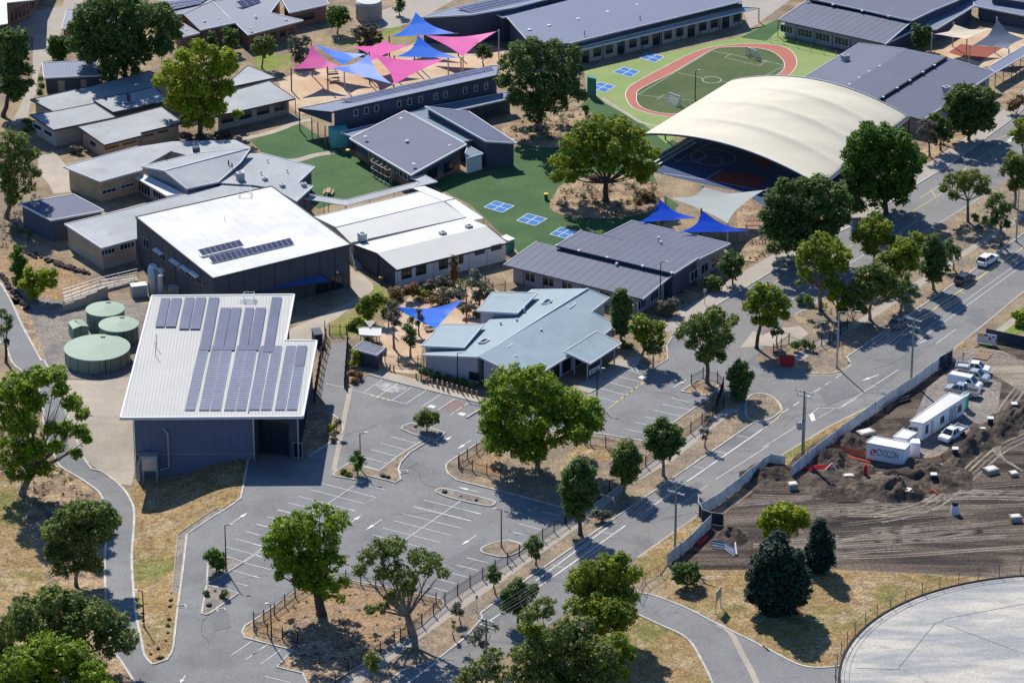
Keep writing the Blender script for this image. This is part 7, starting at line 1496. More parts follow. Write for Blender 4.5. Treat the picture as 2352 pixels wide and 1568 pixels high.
def tree(label, base, lobes, kind='gum', bark='bark', leaf=.42, cl=1.0, dens=1.0, trunk=None, name='gum_tree', cat='tree', group=None, shrub=False, lean=True, up=.25, gap=.72):
    rng = np.random.default_rng(abs(hash_(label)) % 100000); leaf = leaf*.70; gap = gap*(1.12 if name != 'gum_tree' else .98)
    p = G(*base); root = thing(name, label, cat, p, group); s = pxm(base[1]); L = []
    for (x, y, r) in lobes:
        c = atY(x, y, p.y+rng.uniform(-.6, .6)); L.append((c, r/s*1.12))
    if shrub or min(c.z for c, R_ in L) < .3:
        for i, (c, R_) in enumerate(L):
            if c.z < R_*.55: 
                k = hit(*lobes[i][:2], R_*.6); L[i] = (k, R_)
    if len(L) > 5 and not shrub:
        xs = [c.x for c, r in L]; hw = (max(xs)-min(xs))*.5; extra_ = []
        for (x, y, r), (c, R_) in zip(lobes, L):
            for sgn in (-1, 1):
                if rng.random() < .6:
                    dY = sgn*rng.uniform(.25, .75)*hw; k = atY(x+rng.uniform(-.3, .3)*r, y+r*.12, p.y+dY)
                    if k.z > R_*.8+1: extra_.append((k, R_*.8))
        L2 = L+extra_
    else: L2 = L
    cen = []
    for c, R_ in L2:
        cr = cl*(.31 if R_ > 1.6 else .42)*min(R_, 3.6)**.55*1.05 if R_ > .9 else R_*.6
        n = int(5.2*gap*(R_/cr)**2)+2
        g = rng.normal(size=(n, 3)); g[:, 2] = g[:, 2]*.9+.25; g /= np.linalg.norm(g, axis=1)[:, None]
        rad = (R_-cr*.75)*rng.uniform(.5, 1.0, n)**.6
        for v, k in zip(g, rad):
            k *= rng.uniform(.85, 1.14)
            q_ = (c.x+v[0]*k, c.y+v[1]*k, max(c.z+v[2]*k*.9, cr*.4), cr*rng.uniform(.7, 1.2)); cen.append(q_)
    Q = foliage(cen, leaf, rng, dens, .78, up); TRI_COUNT[0] += len(Q)//2
    fast_mesh('crown', Q, 'leaf_'+kind, root)
    # trunk with limbs to every lobe
    mb = MB(); zc = sum(c.z for c, r in L)/len(L); zl = min(c.z-r*.6 for c, r in L); H = max(c.z+r for c, r in L)
    tr = (trunk*.68 if trunk else max(.08, .024*H))
    if not shrub:
        fz = max(H*.22, min(zl, H*.42)); cx = sum(c.x for c, r in L)/len(L); cy = p.y
        fork = V(p.x+(cx-p.x)*.35, p.y+(cy-p.y)*.3, p.z+fz); mid = p.lerp(fork, .5)+V(rng.uniform(-.2, .2), rng.uniform(-.2, .2), 0)
        mb.tube([p-V(0, 0, .2), p+V(0, 0, .5), mid, fork], [tr*1.5, tr*1.1, tr, tr*.85], 8)
        for c, R_ in L:
            for kk in range(1):
                e = c+V(rng.uniform(-.5, .5)*R_, rng.uniform(-.5, .5)*R_, rng.uniform(-.1, .4)*R_); m1 = fork.lerp(e, .45)+V(rng.uniform(-.3, .3), rng.uniform(-.3, .3), -.06*(e-fork).length)
                mb.tube([fork-V(0, 0, tr*.5), m1, e], [tr*.45, tr*.24, tr*.07], 6, False)
                for j in range(2):
                    e2 = m1.lerp(e, .4)+V(rng.uniform(-.8, .8)*R_, rng.uniform(-.8, .8)*R_, rng.uniform(-.2, .7)*R_); mb.tube([m1.lerp(e, .15), e2], [tr*.16, tr*.05], 5, False)
    else:
        for k in range(3): c, R_ = L[k % len(L)]; mb.tube([p, V(c.x+rng.uniform(-.3, .3), c.y, c.z)], [.08, .03], 5, False)
    mb.build('trunk' if not shrub else 'stem', bark, root); return root
def hash_(s):
    h = 7
    for ch in s: h = (h*131+ord(ch)) % 1000003
    return h
T = tree
T('large round bright green gum in the middle of the car park', (1235, 1078), [(1175, 890, 56), (1235, 880, 50), (1290, 925, 46), (1345, 945, 42), (1365, 968, 26), (1140, 940, 38), (1200, 960, 62), (1270, 985, 52), (1330, 990, 36), (1150, 1010, 42), (1215, 1030, 44), (1130, 975, 30)], 'bright', leaf=.45, trunk=.55, dens=.95)
T('tall dark green gum with twisting limbs, left of the two garden gums', (738, 1412), [(690, 1200, 34), (735, 1185, 36), (775, 1198, 30), (650, 1210, 30), (640, 1245, 36), (690, 1245, 44), (745, 1245, 40), (660, 1290, 34), (715, 1300, 44), (765, 1290, 34), (700, 1335, 34), (745, 1345, 36), (788, 1335, 18), (625, 1268, 22), (640, 1320, 16), (780, 1375, 16)], 'bright', 'bark_dark', trunk=.95, dens=.85, gap=.55, cl=.9)
T('open olive gum with long spreading limbs, right of the two garden gums', (948, 1462), [(870, 1262, 30), (905, 1252, 28), (840, 1282, 22), (895, 1290, 28), (960, 1280, 26), (995, 1290, 26), (1018, 1315, 16), (975, 1315, 20), (925, 1325, 34), (880, 1315, 24), (825, 1308, 18), (900, 1370, 20), (935, 1350, 24), (850, 1400, 16), (880, 1395, 18)], 'olive', 'bark', trunk=.75, dens=.6, gap=.5, cl=.85)
T('big spreading gum overhanging the access road on the left', (52, 1135), [(40, 890, 42), (90, 865, 32), (130, 860, 26), (10, 920, 44), (75, 920, 34), (140, 895, 22), (165, 925, 26), (190, 950, 18), (150, 985, 24), (185, 990, 22), (120, 985, 22), (40, 970, 44), (200, 1010, 14), (175, 1040, 16), (20, 1040, 42), (80, 1030, 34), (130, 1025, 22), (50, 1080, 38), (100, 1075, 24)], 'bright', 'bark_pale', trunk=.75, dens=.9, gap=.85)
T('rounded olive tree beside the curve of the access road', (175, 1345), [(190, 1175, 36), (235, 1175, 30), (260, 1195, 24), (150, 1185, 30), (120, 1220, 30), (180, 1225, 48), (235, 1225, 30), (130, 1265, 32), (190, 1275, 42), (215, 1300, 26), (150, 1300, 34)], 'olive', leaf=.44, dens=.9)
T('broad dull green tree near the bottom left corner', (140, 1540), [(60, 1400, 40), (120, 1375, 40), (165, 1385, 34), (30, 1440, 40), (90, 1440, 50), (160, 1430, 50), (215, 1410, 42), (260, 1435, 40), (290, 1470, 32), (200, 1460, 46), (250, 1480, 36), (130, 1475, 40)], 'olive', leaf=.46, dens=.9)
T('bright green tree cut by the bottom left corner', (110, 1640), [(50, 1520, 46), (105, 1490, 44), (160, 1500, 42), (205, 1540, 42), (20, 1560, 44), (80, 1555, 48), (140, 1555, 52), (200, 1585, 46), (240, 1580, 34), (60, 1600, 44), (130, 1610, 44)], 'bright', leaf=.46, dens=1)
T('yellow-green gum above the main road at the bottom', (1385, 1460), [(1395, 1300, 32), (1430, 1285, 22), (1355, 1310, 32), (1325, 1335, 32), (1380, 1340, 38), (1430, 1325, 34), (1455, 1315, 24), (1345, 1375, 34), (1400, 1380, 36), (1440, 1370, 30)], 'gum', dens=.9)
T('second gum in the bottom clump, crown over the verge', (1420, 1510), [(1320, 1395, 28), (1365, 1395, 36), (1410, 1400, 36), (1440, 1410, 28), (1380, 1430, 34), (1425, 1440, 24)], 'gum', dens=.9)
T('tall dense gum at the bottom edge of the clump', (1300, 1630), [(1300, 1450, 34), (1250, 1395, 30), (1215, 1410, 22), (1340, 1440, 30), (1330, 1480, 38), (1270, 1470, 34), (1230, 1490, 34), (1380, 1500, 38), (1300, 1515, 46), (1400, 1545, 32), (1350, 1555, 44), (1250, 1550, 46), (1195, 1500, 26), (1200, 1550, 36), (1300, 1580, 40)], 'olive', dens=.95)
T('dense olive gum filling the clump beside the verge', (1385, 1600), [(1385, 1480, 26), (1420, 1470, 24), (1440, 1500, 26), (1405, 1515, 28), (1375, 1540, 30), (1430, 1545, 22), (1210, 1440, 22), (1235, 1450, 24), (1390, 1575, 26)], 'gum', dens=.9)
T('loose green tree left of the bottom clump', (1105, 1620), [(1130, 1505, 26), (1110, 1535, 32), (1080, 1555, 26), (1145, 1545, 28), (1060, 1565, 20)], 'olive', dens=.7, gap=.55)
T('dark tree rising over the main road lane near the clump', (1190, 1440), [(1190, 1345, 22), (1170, 1365, 24), (1210, 1365, 24), (1190, 1390, 26), (1165, 1395, 16), (1225, 1350, 14)], 'dark', dens=.8)
T('thin tree around the lowest power pole', (1110, 1520), [(1100, 1450, 16), (1120, 1440, 14), (1090, 1470, 18), (1135, 1440, 10), (1110, 1480, 14)], 'grey', dens=.6, gap=.5)
T('large blue-green conifer in the dry grass', (1787, 1405), [(1787, 1235, 20), (1780, 1265, 36), (1755, 1290, 30), (1815, 1285, 32), (1785, 1305, 46), (1745, 1330, 34), (1825, 1325, 36), (1785, 1345, 52), (1735, 1365, 26), (1830, 1365, 34), (1785, 1385, 44)], 'conifer', 'bark_dark', name='conifer', dens=1.25, gap=1.1, leaf=.4, cl=.8)
T('narrow dark conifer behind the large one', (1886, 1312), [(1884, 1200, 14), (1884, 1220, 22), (1888, 1245, 30), (1880, 1270, 32), (1895, 1285, 26), (1878, 1298, 26)], 'conifer', 'bark_dark', name='conifer', dens=1.2, gap=1.1, leaf=.4, cl=.8)
T('bright green tree behind the conifers', (1800, 1270), [(1800, 1170, 24), (1770, 1185, 24), (1835, 1180, 22), (1755, 1200, 18), (1800, 1205, 36), (1845, 1200, 16), (1775, 1220, 26)], 'yellow', dens=1)
T('round dark shrub in the dry grass beside the lower fence', (1577, 1346), [(1565, 1308, 20), (1590, 1305, 20), (1577, 1322, 30), (1558, 1325, 14), (1598, 1325, 14)], 'dark', name='round_shrub', cat='shrub', dens=1.2)
# street trees along the footpath
T('street tree with a clear pale trunk beside the upper car park fence', (1523.6, 1092), [(1520, 975, 22), (1500, 990, 20), (1545, 990, 22), (1525, 1000, 32), (1500, 1020, 22), (1555, 1015, 20), (1530, 1030, 30), (1512, 1045, 14)], 'dark', 'bark_pale', dens=.95)
T('street tree right of the densest dark one on the verge', (1433, 1132), [(1437, 1030, 24), (1420, 1050, 22), (1455, 1050, 22), (1437, 1065, 30), (1415, 1080, 18), (1458, 1080, 18), (1440, 1095, 20)], 'olive', dens=.95)
T('densest dark street tree overlapping the big fenced garden', (1333, 1228), [(1330, 1065, 22), (1310, 1085, 22), (1352, 1085, 22), (1325, 1105, 36), (1352, 1125, 26), (1303, 1125, 22), (1325, 1145, 34), (1345, 1160, 20), (1315, 1170, 20), (1332, 1185, 14)], 'dark', 'bark_dark', dens=1.1)
T('young street tree beside the small triangular bed', (1231, 1297), [(1225, 1240, 14), (1215, 1255, 14), (1238, 1252, 14), (1226, 1265, 16), (1235, 1278, 8)], 'dark', 'bark_pale', leaf=.34, dens=.7, name='young_tree')
T('young street tree at the bend of the car park fence', (1137, 1363), [(1133, 1305, 12), (1140, 1320, 14), (1126, 1325, 11), (1136, 1333, 12)], 'dark', leaf=.34, dens=.8, name='young_tree')
T('young street tree just left of the kerb bulge', (1058, 1434), [(1050, 1390, 10), (1046, 1402, 12), (1058, 1405, 10)], 'grey', leaf=.32, dens=.9, name='young_tree')
T('smallest sapling on the dry verge', (1042, 1466), [(1041, 1428, 5.5), (1041, 1438, 5)], 'olive', leaf=.28, dens=1, name='young_tree')
T('sapling on the verge below the two garden gums', (857, 1572), [(850, 1505, 14), (862, 1515, 14), (845, 1522, 14), (860, 1535, 14)], 'olive', leaf=.36, dens=.8, name='young_tree')
T('feathery pale sapling on the verge beside the upper fence', (1619.5, 1028), [(1625, 975, 10), (1630, 965, 7), (1612, 990, 10), (1626, 992, 11), (1618, 1005, 9)], 'grey', leaf=.3, dens=.6, gap=.5, name='young_tree')
T('low grey-green shrub on the verge by the kerb', (1383, 1200), [(1370, 1178, 12), (1385, 1185, 15), (1396, 1182, 10)], 'grey', name='shrub', cat='shrub', shrub=True, leaf=.34)
T('round-headed young tree in the top car park island', (981, 992), [(975, 950, 16), (960, 960, 12), (998, 955, 13), (980, 965, 18), (1003, 966, 7), (966, 972, 8)], 'olive', leaf=.34, dens=.9, name='young_tree')
T('young tree in the long planted island beside the lamp post', (821, 1092), [(820, 1042, 10), (814, 1055, 12), (828, 1056, 11), (822, 1070, 13)], 'lush', leaf=.34, dens=.95, name='young_tree')
T('bushy young tree in the left triangular island', (497, 1315), [(490, 1268, 14), (478, 1276, 12), (505, 1280, 14), (492, 1290, 15), (513, 1298, 11), (502, 1302, 8)], 'lush', leaf=.34, dens=1, name='young_tree')
T('dark round shrub in the lower triangular island', (516, 1372), [(516, 1362, 11), (510, 1368, 8)], 'dark', name='shrub', cat='shrub', shrub=True, leaf=.3); T('small dark shrub at the left of the lower triangular island', (474, 1365), [(474, 1361, 8)], 'dark', name='shrub', cat='shrub', shrub=True, leaf=.28)
# entrance trees
T('leaning gum over the upper car park entry', (1624, 880), [(1600, 740, 24), (1575, 755, 20), (1640, 725, 28), (1560, 768, 13), (1610, 765, 30), (1655, 755, 28), (1590, 790, 18), (1640, 790, 30), (1670, 780, 18), (1620, 815, 24), (1655, 820, 16), (1685, 735, 16)], 'olive', 'bark_pale', dens=.8, gap=.62)
T('clipped dark tree beside the side street junction', (1700, 918), [(1700, 845, 22), (1690, 862, 24), (1712, 865, 20), (1700, 885, 26), (1698, 903, 18)], 'dark', dens=1.2, gap=1)
T('yellow-green gum at the school driveway mouth', (1738, 800), [(1750, 665, 22), (1735, 680, 22), (1775, 675, 24), (1800, 695, 20), (1722, 705, 20), (1755, 700, 28), (1790, 715, 22), (1765, 735, 22), (1735, 735, 14), (1805, 725, 12)], 'gum', 'bark_dark', dens=.85, gap=.62)
T('small gum in the bed beside the porch car park', (1473, 833), [(1470, 735, 18), (1455, 752, 15), (1490, 752, 20), (1515, 750, 18), (1475, 770, 22), (1510, 775, 20), (1490, 792, 18), (1520, 790, 10)], 'gum', dens=.85, gap=.65)
T('young tree in the shaded bed next to the porch', (1500, 845), [(1500, 790, 12), (1495, 805, 14), (1510, 805, 12)], 'dark', dens=.7, leaf=.36, name='young_tree')
T('narrow dark tree between kindergarten and stepped classrooms', (1428, 790), [(1425, 675, 16), (1418, 692, 18), (1436, 695, 18), (1427, 712, 26), (1425, 735, 24), (1430, 755, 18)], 'dark', dens=1.2, gap=1)
# median
T('mushroom-shaped gum with a tall bare trunk on the median', (1884.6, 714), [(1885, 555, 26), (1855, 570, 22), (1915, 565, 24), (1940, 585, 20), (1840, 595, 20), (1880, 590, 32), (1925, 605, 22), (1850, 625, 18), (1895, 615, 22), (1835, 650, 10), (1860, 645, 10)], 'gum', 'bark_pale', dens=.8, gap=.62)
T('upper yellow-green gum of the median clump', (2005, 630), [(2010, 505, 22), (1985, 525, 22), (2030, 520, 22), (1970, 545, 18), (2005, 545, 28), (2040, 550, 20), (2000, 570, 22), (2060, 555, 18)], 'gum', dens=.9, gap=.7)
T('olive gum behind the dense median trees', (2072, 690), [(2085, 565, 22), (2060, 578, 22), (2100, 580, 18), (2040, 595, 22), (2075, 600, 28), (2025, 600, 18), (2095, 610, 16), (2055, 620, 20)], 'gum', dens=.85, gap=.68)
T('dark upright tree beside the median footpath', (2144, 665), [(2145, 550, 18), (2135, 570, 20), (2160, 572, 18), (2145, 592, 28), (2130, 615, 20), (2160, 615, 22), (2145, 632, 22)], 'dark', 'bark_pale', dens=1.05, gap=.9)
T('broad gum in front of the median clump', (1998, 735), [(2010, 617, 20), (1990, 630, 24), (2035, 630, 22), (2050, 650, 20), (1975, 650, 20), (2010, 655, 30), (2040, 675, 20), (1985, 680, 22), (1955, 670, 14)], 'olive', dens=.9, gap=.7)
T('small gum between the tall bare trunk and the broad one', (1925, 735), [(1915, 640, 16), (1935, 615, 16), (1900, 655, 16), (1925, 660, 22), (1945, 680, 16), (1912, 680, 16), (1935, 700, 12)], 'gum', dens=.8, gap=.65)
T('thin tree right of the broad median gum', (2065, 730), [(2085, 635, 14), (2080, 655, 18), (2095, 670, 14), (2070, 675, 16), (2085, 690, 12)], 'olive', dens=.75, gap=.6)
T('umbrella-shaped gum at the upper median bays', (2223, 510), [(2210, 405, 18), (2185, 412, 18), (2235, 405, 20), (2260, 415, 16), (2170, 432, 14), (2215, 425, 24), (2250, 435, 18), (2190, 448, 16), (2268, 440, 10)], 'olive', 'bark_pale', dens=.75, gap=.6)
T('small dark tree right of the umbrella-shaped gum', (2299, 565), [(2290, 455, 18), (2275, 470, 14), (2310, 475, 16), (2295, 490, 20), (2280, 510, 14), (2310, 515, 14)], 'dark', 'bark_pale', dens=.7, gap=.6)
T('tree at the right edge behind the street light', (2330, 478), [(2325, 370, 24), (2350, 375, 22), (2310, 392, 18), (2340, 400, 24), (2360, 420, 22), (2325, 425, 16)], 'olive', dens=.85, gap=.7)
T('yellow-green tree cut by the upper right edge', (2350, 352), [(2345, 285, 20), (2360, 300, 24), (2330, 310, 14), (2345, 320, 18)], 'gum', dens=.85, gap=.65)
T('dark low tree between the two big school-edge trees', (1950, 500), [(1945, 430, 22), (1965, 445, 24), (1950, 470, 24), (1975, 475, 18)], 'dark', 'bark_dark', leaf=.5, dens=1, gap=.8)
T('dark bushy tree beyond the walkway end of the street', (2160, 345), [(2150, 275, 18), (2170, 290, 20), (2150, 305, 18), (2172, 315, 16)], 'dark', 'bark_dark', leaf=.5, dens=.9, gap=.8)
T('reddish shrub at the upper right footpath', (2335, 262), [(2330, 240, 16), (2345, 230, 16), (2320, 250, 10)], 'rust', name='shrub', cat='shrub', shrub=True)
T('bright shrub on the green lawn at the right edge', (2345, 745), [(2335, 728, 16), (2352, 722, 18), (2345, 740, 14)], 'yellow', name='shrub', cat='shrub', shrub=True)
# school edge
T('large dark rounded tree at the corner of the cream canopy', (2035, 492), [(1995, 300, 26), (1970, 325, 26), (2030, 310, 30), (2065, 320, 28), (1955, 355, 24), (2000, 355, 38), (2050, 355, 36), (2090, 350, 24), (1960, 390, 28), (2010, 400, 38), (2060, 400, 36), (2095, 390, 24), (1990, 430, 28), (2040, 435, 30), (2080, 425, 26), (1960, 425, 24), (2015, 455, 28), (2065, 455, 22), (2110, 365, 20)], 'lush', 'bark_dark', leaf=.5, dens=1.05, gap=.8)
T('wide dull green tree screening the sports court from the street', (1850, 600), [(1800, 430, 24), (1775, 455, 24), (1840, 430, 28), (1880, 425, 28), (1920, 440, 26), (1940, 465, 22), (1765, 495, 24), (1810, 480, 36), (1865, 470, 38), (1915, 485, 30), (1790, 525, 32), (1850, 520, 40), (1900, 525, 28), (1815, 560, 28), (1860, 560, 30), (1780, 570, 18), (1930, 500, 26), (1900, 550, 22), (1765, 530, 22)], 'dark', 'bark_dark', leaf=.5, dens=1, gap=.75)
T('dark dense tree beside the right covered walkway', (2225, 322), [(2210, 210, 22), (2190, 225, 22), (2240, 215, 24), (2265, 220, 22), (2180, 250, 18), (2220, 245, 34), (2265, 250, 26), (2285, 245, 14), (2200, 275, 24), (2240, 278, 28), (2190, 290, 20), (2265, 285, 22), (2225, 298, 20)], 'dark', 'bark_dark', leaf=.5, dens=1.1, gap=.85)
T('thin brownish tree behind the canopy corner tree', (2135, 360), [(2125, 285, 16), (2145, 290, 14), (2115, 305, 12), (2135, 310, 18), (2145, 325, 14)], 'brown', leaf=.4, dens=.55, gap=.6)
T('leafy dark shrub tree in the narrow dark-roofed courtyard', (2118, 118), [(2105, 65, 12), (2128, 70, 14), (2105, 85, 14), (2130, 90, 15), (2118, 98, 18)], 'dark', leaf=.48, dens=1.1, gap=1)
T('round shrub tree at the street end of the stepped classrooms', (1683, 655), [(1675, 590, 18), (1692, 600, 20), (1665, 610, 16), (1682, 622, 24)], 'dark', dens=1.1, gap=.9)
T('low rounded shrub beside the street footpath', (1640, 668), [(1630, 645, 16), (1650, 650, 16), (1640, 655, 16)], 'olive', name='shrub', cat='shrub', shrub=True); T('greyish shrub in front of the stepped classrooms', (1535, 725), [(1520, 705, 16), (1545, 700, 18), (1535, 712, 16)], 'grey', name='shrub', cat='shrub', shrub=True)
T('large olive gum on the mulch island in the turf', (1392, 462), [(1340, 300, 28), (1375, 285, 26), (1420, 290, 30), (1455, 310, 26), (1310, 330, 28), (1360, 330, 38), (1415, 335, 38), (1470, 345, 30), (1500, 350, 18), (1285, 370, 26), (1335, 375, 34), (1450, 385, 30), (1490, 385, 22), (1280, 405, 18), (1400, 375, 30), (1310, 405, 20), (1475, 410, 18)], 'gum', 'bark_dark', leaf=.46, trunk=.7, dens=.9, gap=.68)
T('large dark drooping gum between the solar block and the oval', (1238, 300), [(1190, 115, 24), (1225, 108, 26), (1270, 115, 28), (1315, 120, 22), (1165, 145, 24), (1210, 150, 34), (1265, 155, 34), (1315, 155, 28), (1155, 185, 20), (1195, 190, 34), (1250, 195, 36), (1305, 195, 32), (1335, 220, 18), (1185, 225, 24), (1225, 235, 30), (1275, 235, 30), (1230, 265, 24), (1345, 250, 10)], 'dark', 'bark_pale', leaf=.5, trunk=.6, dens=.9, gap=.68)
T('vivid yellow-green gum in front of the beige classrooms', (460, 312), [(455, 105, 20), (420, 125, 22), (480, 125, 26), (520, 130, 24), (390, 155, 24), (440, 160, 34), (500, 160, 32), (535, 155, 16), (370, 185, 20), (415, 200, 32), (465, 205, 36), (515, 205, 26), (400, 235, 24), (445, 250, 32), (495, 245, 28), (545, 262, 12), (430, 280, 20), (475, 280, 20)], 'yellow', 'bark_pale', leaf=.46, dens=.95, gap=.72)
T('huge dark green gum at the top left', (290, 200), [(230, 10, 34), (285, 5, 36), (200, 35, 34), (260, 45, 42), (320, 35, 40), (370, 30, 30), (180, 70, 30), (230, 80, 38), (290, 90, 42), (345, 75, 38), (395, 55, 24), (170, 100, 22), (210, 120, 32), (260, 130, 36), (320, 125, 36), (375, 105, 28), (405, 80, 16), (250, 165, 28), (300, 165, 26)], 'dark', 'bark_pale', leaf=.5, trunk=.7, dens=.95, gap=.75)
T('dark tree on the left edge beside the pale path', (8, 268), [(15, 85, 24), (45, 85, 22), (5, 120, 26), (45, 120, 26), (25, 155, 34), (60, 160, 18), (10, 195, 26), (45, 200, 24), (70, 190, 12), (40, 220, 18)], 'dark', 'bark_dark', leaf=.48, dens=.85, gap=.7)
T('straggly grey-green gum at the left edge opposite the school', (15, 500), [(20, 315, 22), (50, 325, 24), (5, 345, 24), (40, 360, 32), (75, 355, 20), (15, 390, 28), (60, 395, 26), (85, 400, 14), (25, 425, 28), (65, 430, 20), (30, 455, 20)], 'olive', 'bark_pale', leaf=.42, dens=.6, gap=.6)
T('upright bright shrub on the dry embankment', (42, 660), [(42, 572, 12), (36, 590, 16), (50, 600, 15), (38, 615, 18), (50, 630, 17), (38, 645, 14)], 'lush', name='shrub', cat='shrub', dens=1, shrub=False); T('rounded bright shrub in front of the upright one', (80, 690), [(68, 625, 16), (95, 630, 18), (120, 628, 15), (60, 650, 18), (88, 655, 22), (118, 650, 15), (75, 675, 16)], 'yellow', name='shrub', cat='shrub', dens=1.05, shrub=False)
T('small tree overhanging the pale kerb at the left edge', (14, 832), [(5, 720, 14), (18, 735, 14), (22, 752, 10), (5, 760, 16), (15, 785, 10)], 'dark', 'bark_dark', leaf=.36, dens=.7, gap=.6)
T('round small tree among the grey roofs at the top', (602, 158), [(595, 95, 16), (615, 95, 17), (590, 112, 16), (612, 115, 20), (628, 110, 10)], 'olive', leaf=.46, dens=.95); T('dark round tree beside the pale top tank', (775, 78), [(765, 28, 18), (785, 30, 18), (770, 48, 20), (795, 45, 14)], 'lush', leaf=.48); T('purplish round shrub tree behind the pink sails', (842, 112), [(825, 75, 18), (850, 70, 20), (868, 85, 16), (835, 92, 20), (855, 95, 16)], 'brown', leaf=.46, dens=.8); T('grey shrub tree left of the left pink sail', (690, 150), [(675, 95, 16), (700, 95, 16), (680, 115, 18), (700, 125, 18), (688, 138, 14)], 'grey', leaf=.46, dens=.8); T('small dark tree against the brick block at the top', (528, 122), [(522, 72, 13), (535, 80, 15), (520, 95, 14), (535, 102, 14)], 'dark', leaf=.46); T('narrow dark tree left of the one by the brick block', (488, 115), [(487, 78, 9), (485, 92, 12), (492, 105, 12)], 'dark', leaf=.46)
T('small tree at the right end of the sails by the dark gum', (1110, 152), [(1100, 108, 13), (1118, 112, 14), (1105, 125, 13), (1122, 128, 11)], 'dark', leaf=.44, dens=.7); T('small tree behind the white tank yard', (918, 38), [(916, 0, 10), (920, 12, 12), (914, 22, 9)], 'dark', leaf=.46)
T('square clipped green hedge beside the pale path at the top left', (135, 140), [(125, 95, 15), (145, 95, 15), (125, 115, 17), (146, 115, 17), (135, 128, 16)], 'lush', name='hedge', cat='hedge', dens=1.3, gap=1.3, cl=.8); T('slim tree between the small dark shed and the dark left tree', (92, 215), [(93, 182, 8), (95, 198, 9), (90, 210, 8)], 'lush', leaf=.4)
T('low shrubs at the corner of the beige classrooms', (62, 300), [(60, 280, 12), (72, 292, 11), (55, 300, 10)], 'dark', name='shrub', cat='shrub', shrub=True); T('dry pinkish shrub beside the beige classroom wall', (172, 352), [(168, 345, 11), (182, 346, 10)], 'brown', name='shrub', cat='shrub', shrub=True, leaf=.35)
T('shrub bed under the vivid yellow-green gum', (470, 325), [(430, 318, 14), (460, 320, 14), (500, 315, 16), (520, 308, 14)], 'brown', name='shrub', cat='shrub', shrub=True, dens=.6)
# kindergarten garden
T('slim dark tree with bare stems left of the blue garden sail', (905, 800), [(900, 705, 14), (912, 715, 13), (898, 728, 15), (910, 742, 13)], 'brown', leaf=.36, dens=.7); T('slim dark green tree in front of the blue garden sail', (943, 820), [(945, 735, 10), (938, 755, 15), (950, 762, 12), (940, 778, 15), (946, 790, 11)], 'dark', leaf=.38, dens=.9); T('thin young tree overlapping the blue garden sail', (962, 770), [(963, 715, 9), (966, 728, 9), (960, 742, 8)], 'brown', leaf=.32, dens=.6)
T('tall narrow rusty-leaved tree against the white classroom wall', (1043, 655), [(1043, 592, 9), (1042, 605, 12), (1045, 620, 13), (1042, 635, 12)], 'rust', leaf=.38, dens=.9); T('pale grey-leaved shrub tree behind the kindergarten roof', (1102, 720), [(1090, 628, 12), (1102, 640, 14), (1085, 650, 14), (1108, 660, 16), (1120, 680, 14), (1098, 680, 15)], 'grey', leaf=.38, dens=.7, gap=.7)
T('green hedge shrub along the garden lawn', (848, 740), [(840, 690, 15), (865, 682, 16), (830, 710, 16), (855, 705, 18), (880, 692, 14), (845, 725, 14)], 'gum', name='shrub', cat='shrub', shrub=True, leaf=.36)
T('olive shrub above the gate lawn', (815, 752), [(822, 738, 14), (808, 748, 13), (830, 755, 12)], 'gum', name='shrub', cat='shrub', shrub=True, leaf=.36)
T('orange-green shrub beside the gymnasium corner path', (920, 688), [(908, 672, 16), (935, 668, 15), (950, 660, 13)], 'rust', name='shrub', cat='shrub', shrub=True, leaf=.36); T('yellowish shrub in the middle of the garden hedge', (965, 685), [(958, 672, 13), (975, 676, 12)], 'gum', name='shrub', cat='shrub', shrub=True, leaf=.36); T('rusty shrub under the white classroom windows', (1005, 670), [(990, 655, 16), (1012, 648, 16), (1030, 655, 13)], 'brown', name='shrub', cat='shrub', shrub=True, leaf=.36)
T('grey flowering shrub behind the blue garden sail', (1030, 690), [(1020, 672, 15), (1042, 675, 15), (1058, 682, 12)], 'grey', name='shrub', cat='shrub', shrub=True, leaf=.36, dens=.7); T('green shrub at the end of the kindergarten fence', (1135, 690), [(1128, 675, 13), (1148, 682, 12)], 'dark', name='shrub', cat='shrub', shrub=True, leaf=.36)
T('yellow-green shrub beside the small hut', (815, 840), [(815, 812, 11), (820, 826, 11), (810, 836, 9)], 'yellow', name='shrub', cat='shrub', shrub=True, leaf=.34); T('reddish grasses between hut and car park kerb', (820, 870), [(808, 858, 10), (825, 862, 10), (815, 875, 9)], 'rust', name='shrub', cat='shrub', shrub=True, leaf=.3)
T('clipped hedge along the pale kindergarten wall', (980, 868), [(968, 852, 11), (985, 856, 11), (1005, 862, 10), (1025, 867, 10), (1045, 872, 10), (1065, 877, 10), (1085, 884, 9)], 'dark', name='hedge', cat='hedge', shrub=True, leaf=.34)
T('light green shrub in the shaded bed beside the hall', (765, 985), [(760, 982, 9), (770, 975, 7)], 'yellow', name='shrub', cat='shrub', shrub=True, leaf=.3); T('dry grasses in the bed at the hall corner', (770, 1005), [(766, 998, 9), (776, 968, 9), (765, 1010, 8)], 'grey', name='shrub', cat='shrub', shrub=True, leaf=.28)
T('low planting in the long island below the lamp post', (800, 1088), [(790, 1082, 9), (800, 1088, 8)], 'gum', name='shrub', cat='shrub', shrub=True, leaf=.28)
T('dark shrub in the street-side bed behind the fence', (1835, 805), [(1828, 792, 12), (1850, 790, 12), (1865, 796, 9)], 'dark', name='shrub', cat='shrub', shrub=True, leaf=.36)
